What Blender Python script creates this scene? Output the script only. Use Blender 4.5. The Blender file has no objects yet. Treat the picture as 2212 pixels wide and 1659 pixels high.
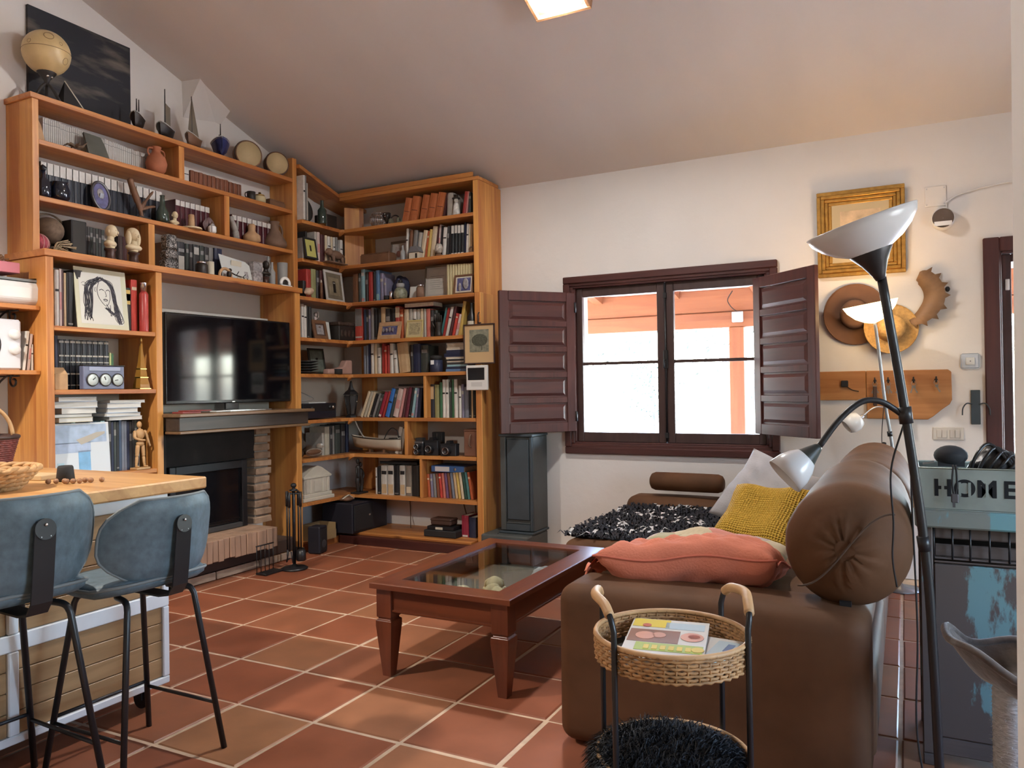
import bpy, math, random
from mathutils import Vector, Matrix
random.seed(11)
SC = bpy.context.scene
COL = SC.collection
PI = math.pi
# ---------------------------------------------------------------- camera
cam = bpy.data.objects.new('camera', bpy.data.cameras.new('camera'))
COL.objects.link(cam)
cam.data.sensor_width = 36.0
cam.data.lens = 26.93
cam.data.clip_start = 0.02
cam.matrix_world = Matrix(((0.88960, 0.016214, 0.456453, 0.0),
                           (0.45650, 0.000847, -0.889723, 0.0),
                           (-0.014813, 0.999868, -0.006648, 1.30), (0, 0, 0, 1)))
SC.camera = cam
# ---------------------------------------------------------------- light and exposure
w = bpy.data.worlds.new('world'); SC.world = w; w.use_nodes = True
nt = w.node_tree; bg = nt.nodes['Background']
sky = nt.nodes.new('ShaderNodeTexSky'); sky.sky_type = 'NISHITA'; sky.sun_disc = False
sky.sun_elevation = math.radians(52); sky.sun_rotation = math.radians(205); sky.dust_density = 2.0
nt.links.new(sky.outputs[0], bg.inputs[0]); bg.inputs[1].default_value = 4.5
vs = SC.view_settings
vs.view_transform = 'Standard'; vs.look = 'None'; vs.gamma = 1.0; vs.use_curve_mapping = False
vs.exposure = 0.88
SC.cycles.max_bounces = 8; SC.cycles.diffuse_bounces = 4; SC.cycles.transparent_max_bounces = 12
SC.cycles.sample_clamp_indirect = 6.0
SC.cycles.caustics_reflective = False; SC.cycles.caustics_refractive = False

def light(name, kind, loc, energy, col, **kw):
    l = bpy.data.lights.new(name, kind); l.energy = energy; l.color = col
    o = bpy.data.objects.new(name, l); COL.objects.link(o); o.location = loc
    for k, v in kw.items():
        if k == 'aim':
            o.rotation_euler = (Vector(v) - Vector(loc)).to_track_quat('-Z', 'Y').to_euler()
        elif k == 'portal':
            l.cycles.is_portal = True
        else:
            setattr(l, k, v)
    return o
light('sun', 'SUN', (0, 0, 9), 30.0, (1, .95, .87), angle=.01, aim=(1.5, 3.4, 4.2))
light('window_portal', 'AREA', (-1.63, 5.90, 1.48), 1, (1, 1, 1), shape='RECTANGLE', size=1.6, size_y=1.3, aim=(-1.63, 0, 1.48), portal=1)
light('garden_door_portal', 'AREA', (1.41, 5.90, 1.07), 1, (1, 1, 1), shape='RECTANGLE', size=1.8, size_y=2.1, aim=(1.41, 0, 1.07), portal=1)
light('side_window_portal', 'AREA', (2.98, 1.75, 1.45), 1, (1, 1, 1), shape='RECTANGLE', size=1.3, size_y=1.5, aim=(0, 1.75, 1.45), portal=1)
# the kitchen's own downlight over the island
light('kitchen_downlight', 'SPOT', (-3.45, 0.95, 2.75), 150, (1, .90, .78), shadow_soft_size=.07, spot_size=math.radians(135), spot_blend=.6, aim=(-3.6, 1.35, .9))
# ---------------------------------------------------------------- materials
MATS = {}
def mat(name, col, rough=.6, metal=0., spec=.5, var=0., scale=8., bump=0., bscale=None, emit=None, es=0., sheen=0., coat=0., alpha=None, trans=0., stretch=(1, 1, 1)):
    """plain colour with soft procedural mottling (var) and fine relief (bump)"""
    if name in MATS: return MATS[name]
    m = bpy.data.materials.new(name); m.use_nodes = True
    n = m.node_tree.nodes; L = m.node_tree.links; b = n['Principled BSDF']
    b.inputs['Base Color'].default_value = (*col, 1); b.inputs['Roughness'].default_value = rough
    b.inputs['Metallic'].default_value = metal; b.inputs['Specular IOR Level'].default_value = spec
    if sheen: b.inputs['Sheen Weight'].default_value = sheen; b.inputs['Sheen Roughness'].default_value = .5
    if coat: b.inputs['Coat Weight'].default_value = coat; b.inputs['Coat Roughness'].default_value = .12
    if trans: b.inputs['Transmission Weight'].default_value = trans
    if emit: b.inputs['Emission Color'].default_value = (*emit, 1); b.inputs['Emission Strength'].default_value = es
    if var or bump:
        tc = n.new('ShaderNodeTexCoord'); mp = n.new('ShaderNodeMapping'); L.new(tc.outputs['Object'], mp.inputs[0])
        mp.inputs['Scale'].default_value = stretch
        nz = n.new('ShaderNodeTexNoise'); nz.inputs['Scale'].default_value = scale; nz.inputs['Detail'].default_value = 5
        L.new(mp.outputs[0], nz.inputs[0])
        if var:
            r = n.new('ShaderNodeValToRGB'); L.new(nz.outputs[0], r.inputs[0])
            r.color_ramp.elements[0].position = .3; r.color_ramp.elements[1].position = .7
            r.color_ramp.elements[0].color = (*[c*(1-var) for c in col], 1)
            r.color_ramp.elements[1].color = (*[min(1, c*(1+var)) for c in col], 1)
            L.new(r.outputs[0], b.inputs['Base Color'])
        if bump:
            src = nz
            if bscale:
                src = n.new('ShaderNodeTexNoise'); src.inputs['Scale'].default_value = bscale; src.inputs['Detail'].default_value = 4
                L.new(mp.outputs[0], src.inputs[0])
            bp = n.new('ShaderNodeBump'); bp.inputs['Strength'].default_value = bump; bp.inputs['Distance'].default_value = .01
            L.new(src.outputs[0], bp.inputs['Height']); L.new(bp.outputs[0], b.inputs['Normal'])
    MATS[name] = m; return m

def wood(name, c1, c2, axis='z', rough=.45, strip=.055, stripvar=.35, coat=0., knots=True, gs=1.0):
    """glued-strip timber: strips across the grain, long grain lines and dark knots along it"""
    if name in MATS: return MATS[name]
    m = bpy.data.materials.new(name); m.use_nodes = True
    n = m.node_tree.nodes; L = m.node_tree.links; b = n['Principled BSDF']
    b.inputs['Roughness'].default_value = rough
    if coat: b.inputs['Coat Weight'].default_value = coat; b.inputs['Coat Roughness'].default_value = .15
    tc = n.new('ShaderNodeTexCoord'); sep = n.new('ShaderNodeSeparateXYZ'); L.new(tc.outputs['Object'], sep.inputs[0])
    ax = 'XYZ'.index(axis.upper()); oth = [i for i in range(3) if i != ax]
    add = n.new('ShaderNodeMath'); add.operation = 'ADD'
    L.new(sep.outputs[oth[0]], add.inputs[0]); L.new(sep.outputs[oth[1]], add.inputs[1])
    dv = n.new('ShaderNodeMath'); dv.operation = 'DIVIDE'; L.new(add.outputs[0], dv.inputs[0]); dv.inputs[1].default_value = strip
    fl = n.new('ShaderNodeMath'); fl.operation = 'FLOOR'; L.new(dv.outputs[0], fl.inputs[0])
    oi = n.new('ShaderNodeObjectInfo'); ad2 = n.new('ShaderNodeMath'); ad2.operation = 'ADD'
    L.new(fl.outputs[0], ad2.inputs[0]); L.new(oi.outputs['Random'], ad2.inputs[1])
    wn = n.new('ShaderNodeTexWhiteNoise'); wn.noise_dimensions = '1D'; L.new(ad2.outputs[0], wn.inputs['W'])
    mp = n.new('ShaderNodeMapping'); sc = [22*gs, 22*gs, 22*gs]; sc[ax] = 1.6*gs; mp.inputs['Scale'].default_value = sc
    L.new(tc.outputs['Object'], mp.inputs[0])
    off = n.new('ShaderNodeVectorMath'); off.operation = 'SCALE'; L.new(wn.outputs['Color'], off.inputs[0]); off.inputs['Scale'].default_value = 9
    va = n.new('ShaderNodeVectorMath'); va.operation = 'ADD'; L.new(mp.outputs[0], va.inputs[0]); L.new(off.outputs[0], va.inputs[1])
    nz = n.new('ShaderNodeTexNoise'); nz.inputs['Scale'].default_value = 1.0; nz.inputs['Detail'].default_value = 6; nz.inputs['Distortion'].default_value = .6
    L.new(va.outputs[0], nz.inputs[0])
    mix = n.new('ShaderNodeMath'); mix.operation = 'MULTIPLY_ADD'; L.new(wn.outputs['Value'], mix.inputs[0]); mix.inputs[1].default_value = stripvar
    sb = n.new('ShaderNodeMath'); sb.operation = 'SUBTRACT'; L.new(nz.outputs[0], sb.inputs[0]); sb.inputs[1].default_value = stripvar*.5
    L.new(sb.outputs[0], mix.inputs[2])
    r = n.new('ShaderNodeValToRGB'); L.new(mix.outputs[0], r.inputs[0])
    r.color_ramp.elements[0].position = .25; r.color_ramp.elements[0].color = (*c2, 1)
    r.color_ramp.elements[1].position = .75; r.color_ramp.elements[1].color = (*c1, 1)
    out = r.outputs[0]
    if knots:
        mk = n.new('ShaderNodeMapping'); s2 = [9., 9., 9.]; s2[ax] = 3.; mk.inputs['Scale'].default_value = s2; L.new(tc.outputs['Object'], mk.inputs[0])
        vo = n.new('ShaderNodeTexVoronoi'); vo.inputs['Scale'].default_value = .55; L.new(mk.outputs[0], vo.inputs[0])
        kr = n.new('ShaderNodeValToRGB'); L.new(vo.outputs['Distance'], kr.inputs[0])
        kr.color_ramp.elements[0].position = .03; kr.color_ramp.elements[0].color = (.25, .18, .14, 1)
        kr.color_ramp.elements[1].position = .10; kr.color_ramp.elements[1].color = (1, 1, 1, 1)
        mm = n.new('ShaderNodeMix'); mm.data_type = 'RGBA'; mm.blend_type = 'MULTIPLY'; mm.inputs[0].default_value = 1
        L.new(out, mm.inputs[6]); L.new(kr.outputs[0], mm.inputs[7]); out = mm.outputs[2]
    L.new(out, b.inputs['Base Color'])
    bp = n.new('ShaderNodeBump'); bp.inputs['Strength'].default_value = .12; bp.inputs['Distance'].default_value = .004
    L.new(nz.outputs[0], bp.inputs['Height']); L.new(bp.outputs[0], b.inputs['Normal'])
    MATS[name] = m; return m

def pane_mat(name, tint=(1, 1, 1), refl=.08):
    if name in MATS: return MATS[name]
    m = bpy.data.materials.new(name); m.use_nodes = True
    n = m.node_tree.nodes; L = m.node_tree.links; n.remove(n['Principled BSDF'])
    t = n.new('ShaderNodeBsdfTransparent'); t.inputs[0].default_value = (*tint, 1)
    g = n.new('ShaderNodeBsdfGlossy'); g.inputs['Roughness'].default_value = .02
    # reflectance from the viewing angle, the same from both sides of the thin sheet
    lw = n.new('ShaderNodeLayerWeight'); lw.inputs['Blend'].default_value = .5
    pw = n.new('ShaderNodeMath'); pw.operation = 'POWER'; L.new(lw.outputs['Facing'], pw.inputs[0]); pw.inputs[1].default_value = 4.5
    fr = n.new('ShaderNodeMath'); fr.operation = 'MULTIPLY_ADD'; L.new(pw.outputs[0], fr.inputs[0]); fr.inputs[1].default_value = .75; fr.inputs[2].default_value = refl*.5
    mx = n.new('ShaderNodeMixShader'); L.new(fr.outputs[0], mx.inputs[0]); L.new(t.outputs[0], mx.inputs[1]); L.new(g.outputs[0], mx.inputs[2])
    L.new(mx.outputs[0], n['Material Output'].inputs[0])
    MATS[name] = m; return m

# ---------------------------------------------------------------- mesh collector
class B:
    def __init__(s): s.v = []; s.f = []; s.m = []; s.s = []
    def add(s, vs, fs, m=0, smooth=False, T=None):
        o = len(s.v)
        s.v += [tuple(T @ Vector(p)) for p in vs] if T else [tuple(p) for p in vs]
        for f in fs: s.f.append(tuple(i+o for i in f)); s.m.append(m); s.s.append(smooth)
        return s
    def box(s, x0, x1, y0, y1, z0, z1, m=0, T=None, ch=0.):
        if ch:
            # bevelled box: three pairs of inset faces joined by chamfers
            vs = []
            for sx in (0, 1):
                for sy in (0, 1):
                    for sz in (0, 1):
                        X = (x0, x1)[sx]; Y = (y0, y1)[sy]; Z = (z0, z1)[sz]
                        ix = ch*(1-2*sx); iy = ch*(1-2*sy); iz = ch*(1-2*sz)
                        vs += [(X, Y+iy, Z+iz), (X+ix, Y, Z+iz), (X+ix, Y+iy, Z)]
            I = lambda a, b, c, k: ((a*2+b)*2+c)*3+k
            fs = []
            for k in range(3):
                for e in (0, 1):
                    q = []
                    for (p, r) in ((0, 0), (1, 0), (1, 1), (0, 1)):
                        c = [0, 0, 0]; c[k] = e; c[(k+1) % 3] = p; c[(k+2) % 3] = r; q.append(I(*c, k))
                    fs.append(tuple(q if e else q[::-1]))
            for k in range(3):
                a, b2 = (k+1) % 3, (k+2) % 3
                for p in (0, 1):
                    for r in (0, 1):
                        c0 = [0, 0, 0]; c1 = [0, 0, 0]; c0[k] = 0; c1[k] = 1; c0[a] = c1[a] = p; c0[b2] = c1[b2] = r
                        q = [I(*c0, a), I(*c1, a), I(*c1, b2), I(*c0, b2)]
                        fs.append(tuple(q if (p ^ r) else q[::-1]))
            for a in (0, 1):
                for b2 in (0, 1):
                    for c in (0, 1):
                        q = [I(a, b2, c, 0), I(a, b2, c, 1), I(a, b2, c, 2)]
                        fs.append(tuple(q if (a+b2+c) % 2 else q[::-1]))
            return s.add(vs, fs, m, False, T)
        vs = [(x0, y0, z0), (x1, y0, z0), (x1, y1, z0), (x0, y1, z0), (x0, y0, z1), (x1, y0, z1), (x1, y1, z1), (x0, y1, z1)]
        return s.add(vs, [(0, 3, 2, 1), (4, 5, 6, 7), (0, 1, 5, 4), (1, 2, 6, 5), (2, 3, 7, 6), (3, 0, 4, 7)], m, False, T)
    def lathe(s, prof, n=16, c=(0, 0, 0), m=0, T=None, smooth=True, cap=True, sy=1.0):
        vs = []; fs = []
        for (r, z) in prof:
            for k in range(n):
                a = 2*PI*k/n; vs.append((c[0]+r*math.cos(a), c[1]+r*math.sin(a)*sy, c[2]+z))
        for i in range(len(prof)-1):
            for k in range(n):
                k2 = (k+1) % n; fs.append((i*n+k, i*n+k2, (i+1)*n+k2, (i+1)*n+k))
        s.add(vs, fs, m, smooth, T)
        if cap:
            o = len(s.v)-len(vs)
            for i, rev in ((0, True), (len(prof)-1, False)):
                if prof[i][0] > 1e-5:
                    q = [o+i*n+k for k in range(n)]; s.f.append(tuple(q[::-1] if rev else q)); s.m.append(m); s.s.append(False)
        return s
    def tube(s, pts, r, n=8, m=0, T=None, cap=True, smooth=True, closed=False):
        pts = [Vector(p) for p in pts]; N = len(pts); R = r if isinstance(r, (list, tuple)) else [r]*N
        vs = []; up = None
        for i, p in enumerate(pts):
            if closed: d = (pts[(i+1) % N]-pts[i-1])
            else: d = pts[min(i+1, N-1)]-pts[max(i-1, 0)]
            d.normalize()
            if up is None:
                up = Vector((0, 0, 1)) if abs(d.z) < .9 else Vector((1, 0, 0))
            a = d.cross(up); a.normalize(); b = a.cross(d); b.normalize(); up = b
            for k in range(n):
                t = 2*PI*k/n; vs.append(p+a*(R[i]*math.cos(t))+b*(R[i]*math.sin(t)))
        fs = []
        for i in range(N if closed else N-1):
            j = (i+1) % N
            for k in range(n):
                k2 = (k+1) % n; fs.append((i*n+k, i*n+k2, j*n+k2, j*n+k))
        if cap and not closed: fs += [tuple(range(n))[::-1], tuple((N-1)*n+k for k in range(n))]
        return s.add(vs, fs, m, smooth, T)
    def ball(s, c, r, nu=14, nv=9, m=0, T=None, f=None):
        rx, ry, rz = r if isinstance(r, (list, tuple)) else (r, r, r)
        vs = [(c[0], c[1], c[2]-rz)]; fs = []
        for i in range(1, nv):
            p = -PI/2+PI*i/nv
            for k in range(nu):
                a = 2*PI*k/nu; q = (math.cos(p)*math.cos(a), math.cos(p)*math.sin(a), math.sin(p))
                g = f(*q) if f else 1
                vs.append((c[0]+rx*q[0]*g, c[1]+ry*q[1]*g, c[2]+rz*q[2]*g))
        vs.append((c[0], c[1], c[2]+rz)); top = len(vs)-1
        for k in range(nu):
            k2 = (k+1) % nu; fs.append((0, 1+k2, 1+k)); fs.append((top, 1+(nv-2)*nu+k, 1+(nv-2)*nu+k2))
            for i in range(nv-2): fs.append((1+i*nu+k, 1+i*nu+k2, 1+(i+1)*nu+k2, 1+(i+1)*nu+k))
        return s.add(vs, fs, m, True, T)
    def prism(s, poly, a0, a1, axis='y', m=0, T=None, smooth=False):
        """polygon in the two other axes, pushed along axis from a0 to a1"""
        def P(u, v, a): return {'x': (a, u, v), 'y': (u, a, v), 'z': (u, v, a)}[axis]
        n = len(poly); vs = [P(u, v, a0) for u, v in poly]+[P(u, v, a1) for u, v in poly]
        fs = [tuple(range(n))[::-1], tuple(range(n, 2*n))]+[(i, (i+1) % n, n+(i+1) % n, n+i) for i in range(n)]
        return s.add(vs, fs, m, smooth, T)
    def grid(s, fn, nu, nv, m=0, T=None, smooth=True, thick=0.):
        vs = [fn(i/nu, j/nv) for j in range(nv+1) for i in range(nu+1)]
        fs = [(j*(nu+1)+i, j*(nu+1)+i+1, (j+1)*(nu+1)+i+1, (j+1)*(nu+1)+i) for j in range(nv) for i in range(nu)]
        return s.add(vs, fs, m, smooth, T)
    def mesh(s, name, mats):
        me = bpy.data.meshes.new(name); me.from_pydata(s.v, [], s.f)
        for x in (mats if isinstance(mats, (list, tuple)) else [mats]): me.materials.append(x)
        me.polygons.foreach_set('material_index', s.m); me.polygons.foreach_set('use_smooth', s.s)
        me.validate(); me.update()
        return me

def rot(axis, deg, at=(0, 0, 0)):
    return Matrix.Translation(at) @ Matrix.Rotation(math.radians(deg), 4, axis) @ Matrix.Translation(-Vector(at))
def at(x, y, z, rz=0): return Matrix.Translation((x, y, z)) @ Matrix.Rotation(math.radians(rz), 4, 'Z')

def put(name, me, parent=None, loc=None, rz=0.):
    o = bpy.data.objects.new(name, me); COL.objects.link(o)
    if parent: o.parent = parent
    if loc: o.location = loc
    if rz: o.rotation_euler = (0, 0, math.radians(rz))
    return o
def obj(name, b, mats, parent=None, loc=None, rz=0., bevel=0., subd=0, label=None):
    o = put(name, b.mesh(name, mats), parent, loc, rz)
    if bevel:
        md = o.modifiers.new('edge', 'BEVEL'); md.width = bevel; md.segments = 2; md.limit_method = 'ANGLE'
    if subd:
        md = o.modifiers.new('soft', 'SUBSURF'); md.levels = subd; md.render_levels = subd
    if label: o['label'] = label
    return o
def tag(o, label, cat, group=None):
    o['label'] = label; o['category'] = cat
    if group: o['group'] = group
    return o
def thing(name, label, cat, loc=(0, 0, 0), rz=0., group=None):
    o = bpy.data.objects.new(name, None); COL.objects.link(o); o.empty_display_size = .05
    o.location = loc; o.rotation_euler = (0, 0, math.radians(rz)); return tag(o, label, cat, group)
def single(name, b, mats, label, cat, loc=None, rz=0., group=None, **k):
    return tag(obj(name, b, mats, None, loc, rz, **k), label, cat, group)
def struct(name, b, mats, parent=None, **k):
    o = obj(name, b, mats, parent, **k)
    if not parent: o['kind'] = 'structure'
    return o
def dup(root, loc, rz=None, label=None):
    r = root.copy(); COL.objects.link(r); r.location = loc
    if rz is not None: r.rotation_euler = (0, 0, math.radians(rz))
    if label: r['label'] = label
    for ch in list(root.children):
        c = ch.copy(); COL.objects.link(c); c.parent = r
        for g in ch.children:
            d = g.copy(); COL.objects.link(d); d.parent = c
    return r
def arc(c, r, a0, a1, n, plane='xz', y=0.):
    out = []
    for i in range(n+1):
        a = math.radians(a0+(a1-a0)*i/n); u = c[0]+r*math.cos(a); v = c[1]+r*math.sin(a)
        out.append({'xz': (u, y, v), 'yz': (y, u, v), 'xy': (u, v, y)}[plane])
    return out
def spline(pts, n=6):
    """Catmull-Rom through the points"""
    P = [Vector(p) for p in pts]; P = [2*P[0]-P[1]]+P+[2*P[-1]-P[-2]]; out = []
    for i in range(1, len(P)-2):
        for k in range(n):
            t = k/n; a, b, c, d = P[i-1:i+3]
            out.append(.5*((2*b)+(c-a)*t+(2*a-5*b+4*c-d)*t*t+(3*b-a-3*c+d)*t**3))
    out.append(P[-2]); return out
def text(name, body, size, mat_, parent, loc, rot3, ext=.001, bold=.0):
    c = bpy.data.curves.new(name, 'FONT'); c.body = body; c.size = size; c.extrude = ext; c.offset = bold; c.align_x = 'CENTER'; c.align_y = 'CENTER'
    o = bpy.data.objects.new(name, c); COL.objects.link(o); bpy.context.view_layer.update()
    me = bpy.data.meshes.new_from_object(o.evaluated_get(bpy.context.evaluated_depsgraph_get())); bpy.data.objects.remove(o)
    me.materials.clear(); me.materials.append(mat_); o = put(name, me, parent, loc); o.rotation_euler = rot3
    return o
# ================================================================= THE ROOM
PLASTER = mat('plaster', (.74, .70, .66), .85, var=.04, scale=1.6, bump=.25, bscale=14)
CEILM = mat('ceiling_plaster', (.66, .60, .555), .9, var=.07, scale=1.1, bump=.35, bscale=5, stretch=(1, .25, 1))
GROUT = mat('grout', (.60, .45, .32), .8, var=.12, scale=20)
REDWOOD = wood('dark_red_wood', (.085, .024, .019), (.042, .011, .010), 'z', .38, .2, .1, knots=False)
REDWOODX = wood('dark_red_wood_x', (.085, .024, .019), (.042, .011, .010), 'x', .38, .2, .1, knots=False)
PINEX = wood('pine_x', (.60, .26, .070), (.36, .12, .032), 'x', .42)
PINEY = wood('pine_y', (.58, .245, .066), (.35, .11, .030), 'y', .42)
PINEZ = wood('pine_z', (.68, .33, .090), (.42, .145, .036), 'z', .42)
BLACK = mat('black_metal', (.012, .012, .014), .38)
BLACKM = mat('matt_black', (.016, .015, .016), .75)
STEEL = mat('steel', (.55, .55, .56), .3, 1.)
WHITEP = mat('white_plastic', (.80, .80, .80), .35)
WX, WY = -4.72, 5.73
GLASSP = pane_mat('window_pane')
CZ = lambda y: 3.0+.338*(WY-y)

# floor: a grout bed with every tile laid on it
b = B(); b.box(-4.9, 3.0, -1.8, 5.9, -.06, -.004); FLOOR = struct('floor', b, GROUT)
def tile_mat():
    m = bpy.data.materials.new('terracotta'); m.use_nodes = True
    n = m.node_tree.nodes; L = m.node_tree.links; p = n['Principled BSDF']
    oi = n.new('ShaderNodeObjectInfo'); tc = n.new('ShaderNodeTexCoord')
    r = n.new('ShaderNodeValToRGB'); L.new(oi.outputs['Random'], r.inputs[0])
    e = r.color_ramp.elements; e[0].position = 0; e[0].color = (.25, .078, .038, 1); e[1].position = 1; e[1].color = (.35, .165, .080, 1)
    for p_, c in ((.3, (.31, .098, .046, 1)), (.6, (.27, .095, .048, 1)), (.85, (.33, .125, .062, 1))):
        x = e.new(p_); x.color = c
    off = n.new('ShaderNodeVectorMath'); off.operation = 'ADD'; L.new(tc.outputs['Object'], off.inputs[0]); L.new(oi.outputs['Location'], off.inputs[1])
    nz = n.new('ShaderNodeTexNoise'); nz.inputs['Scale'].default_value = 5; nz.inputs['Detail'].default_value = 7; L.new(off.outputs[0], nz.inputs[0])
    mr = n.new('ShaderNodeMapRange'); L.new(nz.outputs[0], mr.inputs[0]); mr.inputs[1].default_value = .25; mr.inputs[2].default_value = .75
    mr.inputs[3].default_value = .78; mr.inputs[4].default_value = 1.22
    mx = n.new('ShaderNodeMix'); mx.data_type = 'RGBA'; mx.blend_type = 'MULTIPLY'; mx.inputs[0].default_value = 1
    L.new(r.outputs[0], mx.inputs[6]); L.new(mr.outputs[0], mx.inputs[7]); L.new(mx.outputs[2], p.inputs['Base Color'])
    rr = n.new('ShaderNodeMapRange'); L.new(nz.outputs[0], rr.inputs[0]); rr.inputs[3].default_value = .34; rr.inputs[4].default_value = .58
    L.new(rr.outputs[0], p.inputs['Roughness'])
    bp = n.new('ShaderNodeBump'); bp.inputs['Strength'].default_value = .25; bp.inputs['Distance'].default_value = .008
    L.new(nz.outputs[0], bp.inputs['Height']); L.new(bp.outputs[0], p.inputs['Normal'])
    return m
TERRA = tile_mat()
tb = B(); hx, hy = .1985, .195
for k, (ins, z) in enumerate(((0, -.004), (0, .0), (.006, .004))):
    for sx, sy in ((-1, -1), (1, -1), (1, 1), (-1, 1)): tb.v.append((sx*(hx-ins), sy*(hy-ins), z))
for k in (0, 4):
    for i in range(4): tb.f.append((k+i, k+(i+1) % 4, k+4+(i+1) % 4, k+4+i)); tb.m.append(0); tb.s.append(False)
tb.f.append((8, 9, 10, 11)); tb.m.append(0); tb.s.append(False)
TILE = tb.mesh('tile', TERRA)
n_t = 0
for i in range(-7, 8):
    for j in range(-5, 9):
        x = -2.0965+.412*i+.206; y = 2.733+.4045*j-.202
        if x < -4.55 or x > 1.2 or y > 5.75 or y < .95: continue
        if y < 1.3 and (x < -3.0 or x > -.3): continue
        o = put('tile', TILE, FLOOR, (x+random.uniform(-.003, .003), y+random.uniform(-.003, .003), -.004+random.uniform(-.0012, .0012)), random.uniform(-.35, .35))

# walls: the window wall with its openings, built of upright pieces around them
def wall_y(name, x0, x1, holes, y0, y1, ztop):
    b = B(); xs = sorted({x0, x1, *[h[0] for h in holes], *[h[1] for h in holes]})
    for a, c in zip(xs, xs[1:]):
        hs = [h for h in holes if h[0] <= a+1e-6 and h[1] >= c-1e-6]; z = 0
        for h in sorted(hs, key=lambda q: q[2]):
            if h[2] > z: b.box(a, c, y0, y1, z, h[2])
            z = h[3]
        b.box(a, c, y0, y1, z, ztop)
    return struct(name, b, PLASTER)
WIN = (-2.36, -.885, .86, 2.105)
DOOR = (.52, 2.30, 0, 2.13)
wall_y('wall_window', -4.95, 3.0, [WIN, DOOR], WY, WY+.28, 3.01)
b = B()
b.prism([(-1.8, 0), (6.0, 0), (6.0, CZ(6.0)+.02), (-1.8, CZ(-1.8)+.02)], WX-.25, WX, 'x'); struct('wall_fireplace', b, PLASTER)
b = B(); b.prism([(-1.9, CZ(-1.9)), (6.02, CZ(6.02)), (6.02, CZ(6.02)+.15), (-1.9, CZ(-1.9)+.15)], -5.0, 3.1, 'x'); struct('ceiling', b, CEILM)
b = B(); b.box(-4.95, 3.0, -1.9, -1.75, 0, 5.7); struct('wall_kitchen', b, PLASTER)
b = B()   # side wall with a window (out of frame, hidden by the partition) whose daylight falls on stools, sofa back and console
b.prism([(-1.8, 0), (1.1, 0), (1.1, CZ(1.1)), (-1.8, CZ(-1.8))], 2.9, 3.05, 'x'); b.prism([(2.4, 0), (5.9, 0), (5.9, CZ(5.9)), (2.4, CZ(2.4))], 2.9, 3.05, 'x')
b.box(2.9, 3.05, 1.1, 2.4, 0, .7); b.prism([(1.1, 2.2), (2.4, 2.2), (2.4, CZ(2.4)), (1.1, CZ(1.1))], 2.9, 3.05, 'x'); struct('wall_side', b, PLASTER)
W2 = bpy.data.objects.new('window_2', None); COL.objects.link(W2); W2['kind'] = 'structure'; W2.location = (2.97, 1.75, .7)
b = B()
for y0, y1, z0, z1 in ((-.65, -.59, 0, 1.5), (.59, .65, 0, 1.5), (-.03, .03, .06, 1.44), (-.59, .59, 0, .06), (-.59, .59, 1.44, 1.5)): b.box(-.03, .03, y0, y1, z0, z1)
obj('window_frame', b, REDWOOD, W2)
b = B(); b.box(-.003, .003, -.59, -.03, .06, 1.44); obj('pane', b, GLASSP, W2); b = B(); b.box(-.003, .003, .03, .59, .06, 1.44); obj('pane', b, GLASSP, W2)
# the partition end close by the camera
b = B(); b.box(.128, .34, -1.7, 1.20, 0, 3.3)
o = struct('wall_partition', b, PLASTER); o.rotation_euler = (0, math.radians(.45), 0)
o.location = (-.010, 0, 0)
# plaster boxing of the flue, where wall and sloping ceiling meet
b = B(); b.add([(WX-.03, 3.92, 3.64), (-4.535, 3.945, CZ(3.945)+.02), (WX-.03, 3.93, 3.30), (WX-.03, 4.31, 3.52), (-4.60, 4.29, CZ(4.29)+.02), (WX-.03, 4.28, 3.365)],
      [(0, 2, 1), (3, 4, 5), (1, 2, 5, 4), (0, 1, 4, 3), (0, 3, 5, 2)]); struct('wall_flue', b, PLASTER)

# ---------------------------------------------------------------- window_1: frame, two sashes, panes, mullion hardware

W1 = bpy.data.objects.new('window_1', None); COL.objects.link(W1); W1['kind'] = 'structure'; W1.location = (-1.622, WY, .78)
def Wx(x): return x+1.622
def frame_bars(b, x0, x1, z0, z1, wd, y0, y1, T=None, zoff=.78):
    b.box(Wx(x0), Wx(x1), y0, y1, z1-wd-zoff, z1-zoff, ch=.006); b.box(Wx(x0), Wx(x1), y0, y1, z0-zoff, z0+wd-zoff, ch=.006)
    b.box(Wx(x0), Wx(x0+wd), y0, y1, z0+wd-zoff, z1-wd-zoff, ch=.006); b.box(Wx(x1-wd), Wx(x1), y0, y1, z0+wd-zoff, z1-wd-zoff, ch=.006)
b = B(); frame_bars(b, -2.45, -.795, .775, 2.195, .055, -.035, .0)
frame_bars(b, -2.425, -.82, .80, 2.17, .055, -.022, .06); frame_bars(b, -2.385, -.86, .84, 2.13, .03, -.012, .12)
obj('window_frame', b, REDWOODX, W1)
DARKSASH = wood('sash_wood', (.060, .030, .026), (.035, .016, .014), 'z', .5, .3, .1, knots=False)
for x0, x1 in ((-2.355, -1.628), (-1.622, -.893)):
    b = B(); px0, px1 = (x0+.05, x1-.062) if x0 < -2 else (x0+.062, x1-.05)
    z0, z1 = .87, 2.10
    b.box(Wx(x0), Wx(px0), .02, .065, z0-.78, z1-.78, ch=.004); b.box(Wx(px1), Wx(x1), .02, .065, z0-.78, z1-.78, ch=.004)
    b.box(Wx(px0), Wx(px1), .02, .065, z0-.78, .945-.78, ch=.004); b.box(Wx(px0), Wx(px1), .02, .065, 2.03-.78, z1-.78, ch=.004)
    b.box(Wx(px0), Wx(px1), .028, .058, 1.482-.78, 1.506-.78, ch=.003)
    s = obj('sash', b, DARKSASH, W1)
    for za, zb in ((.945, 1.482), (1.506, 2.03)):
        p = B(); p.box(Wx(px0), Wx(px1), .041, .045, za-.78, zb-.78); obj('pane', p, GLASSP, s)
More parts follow.
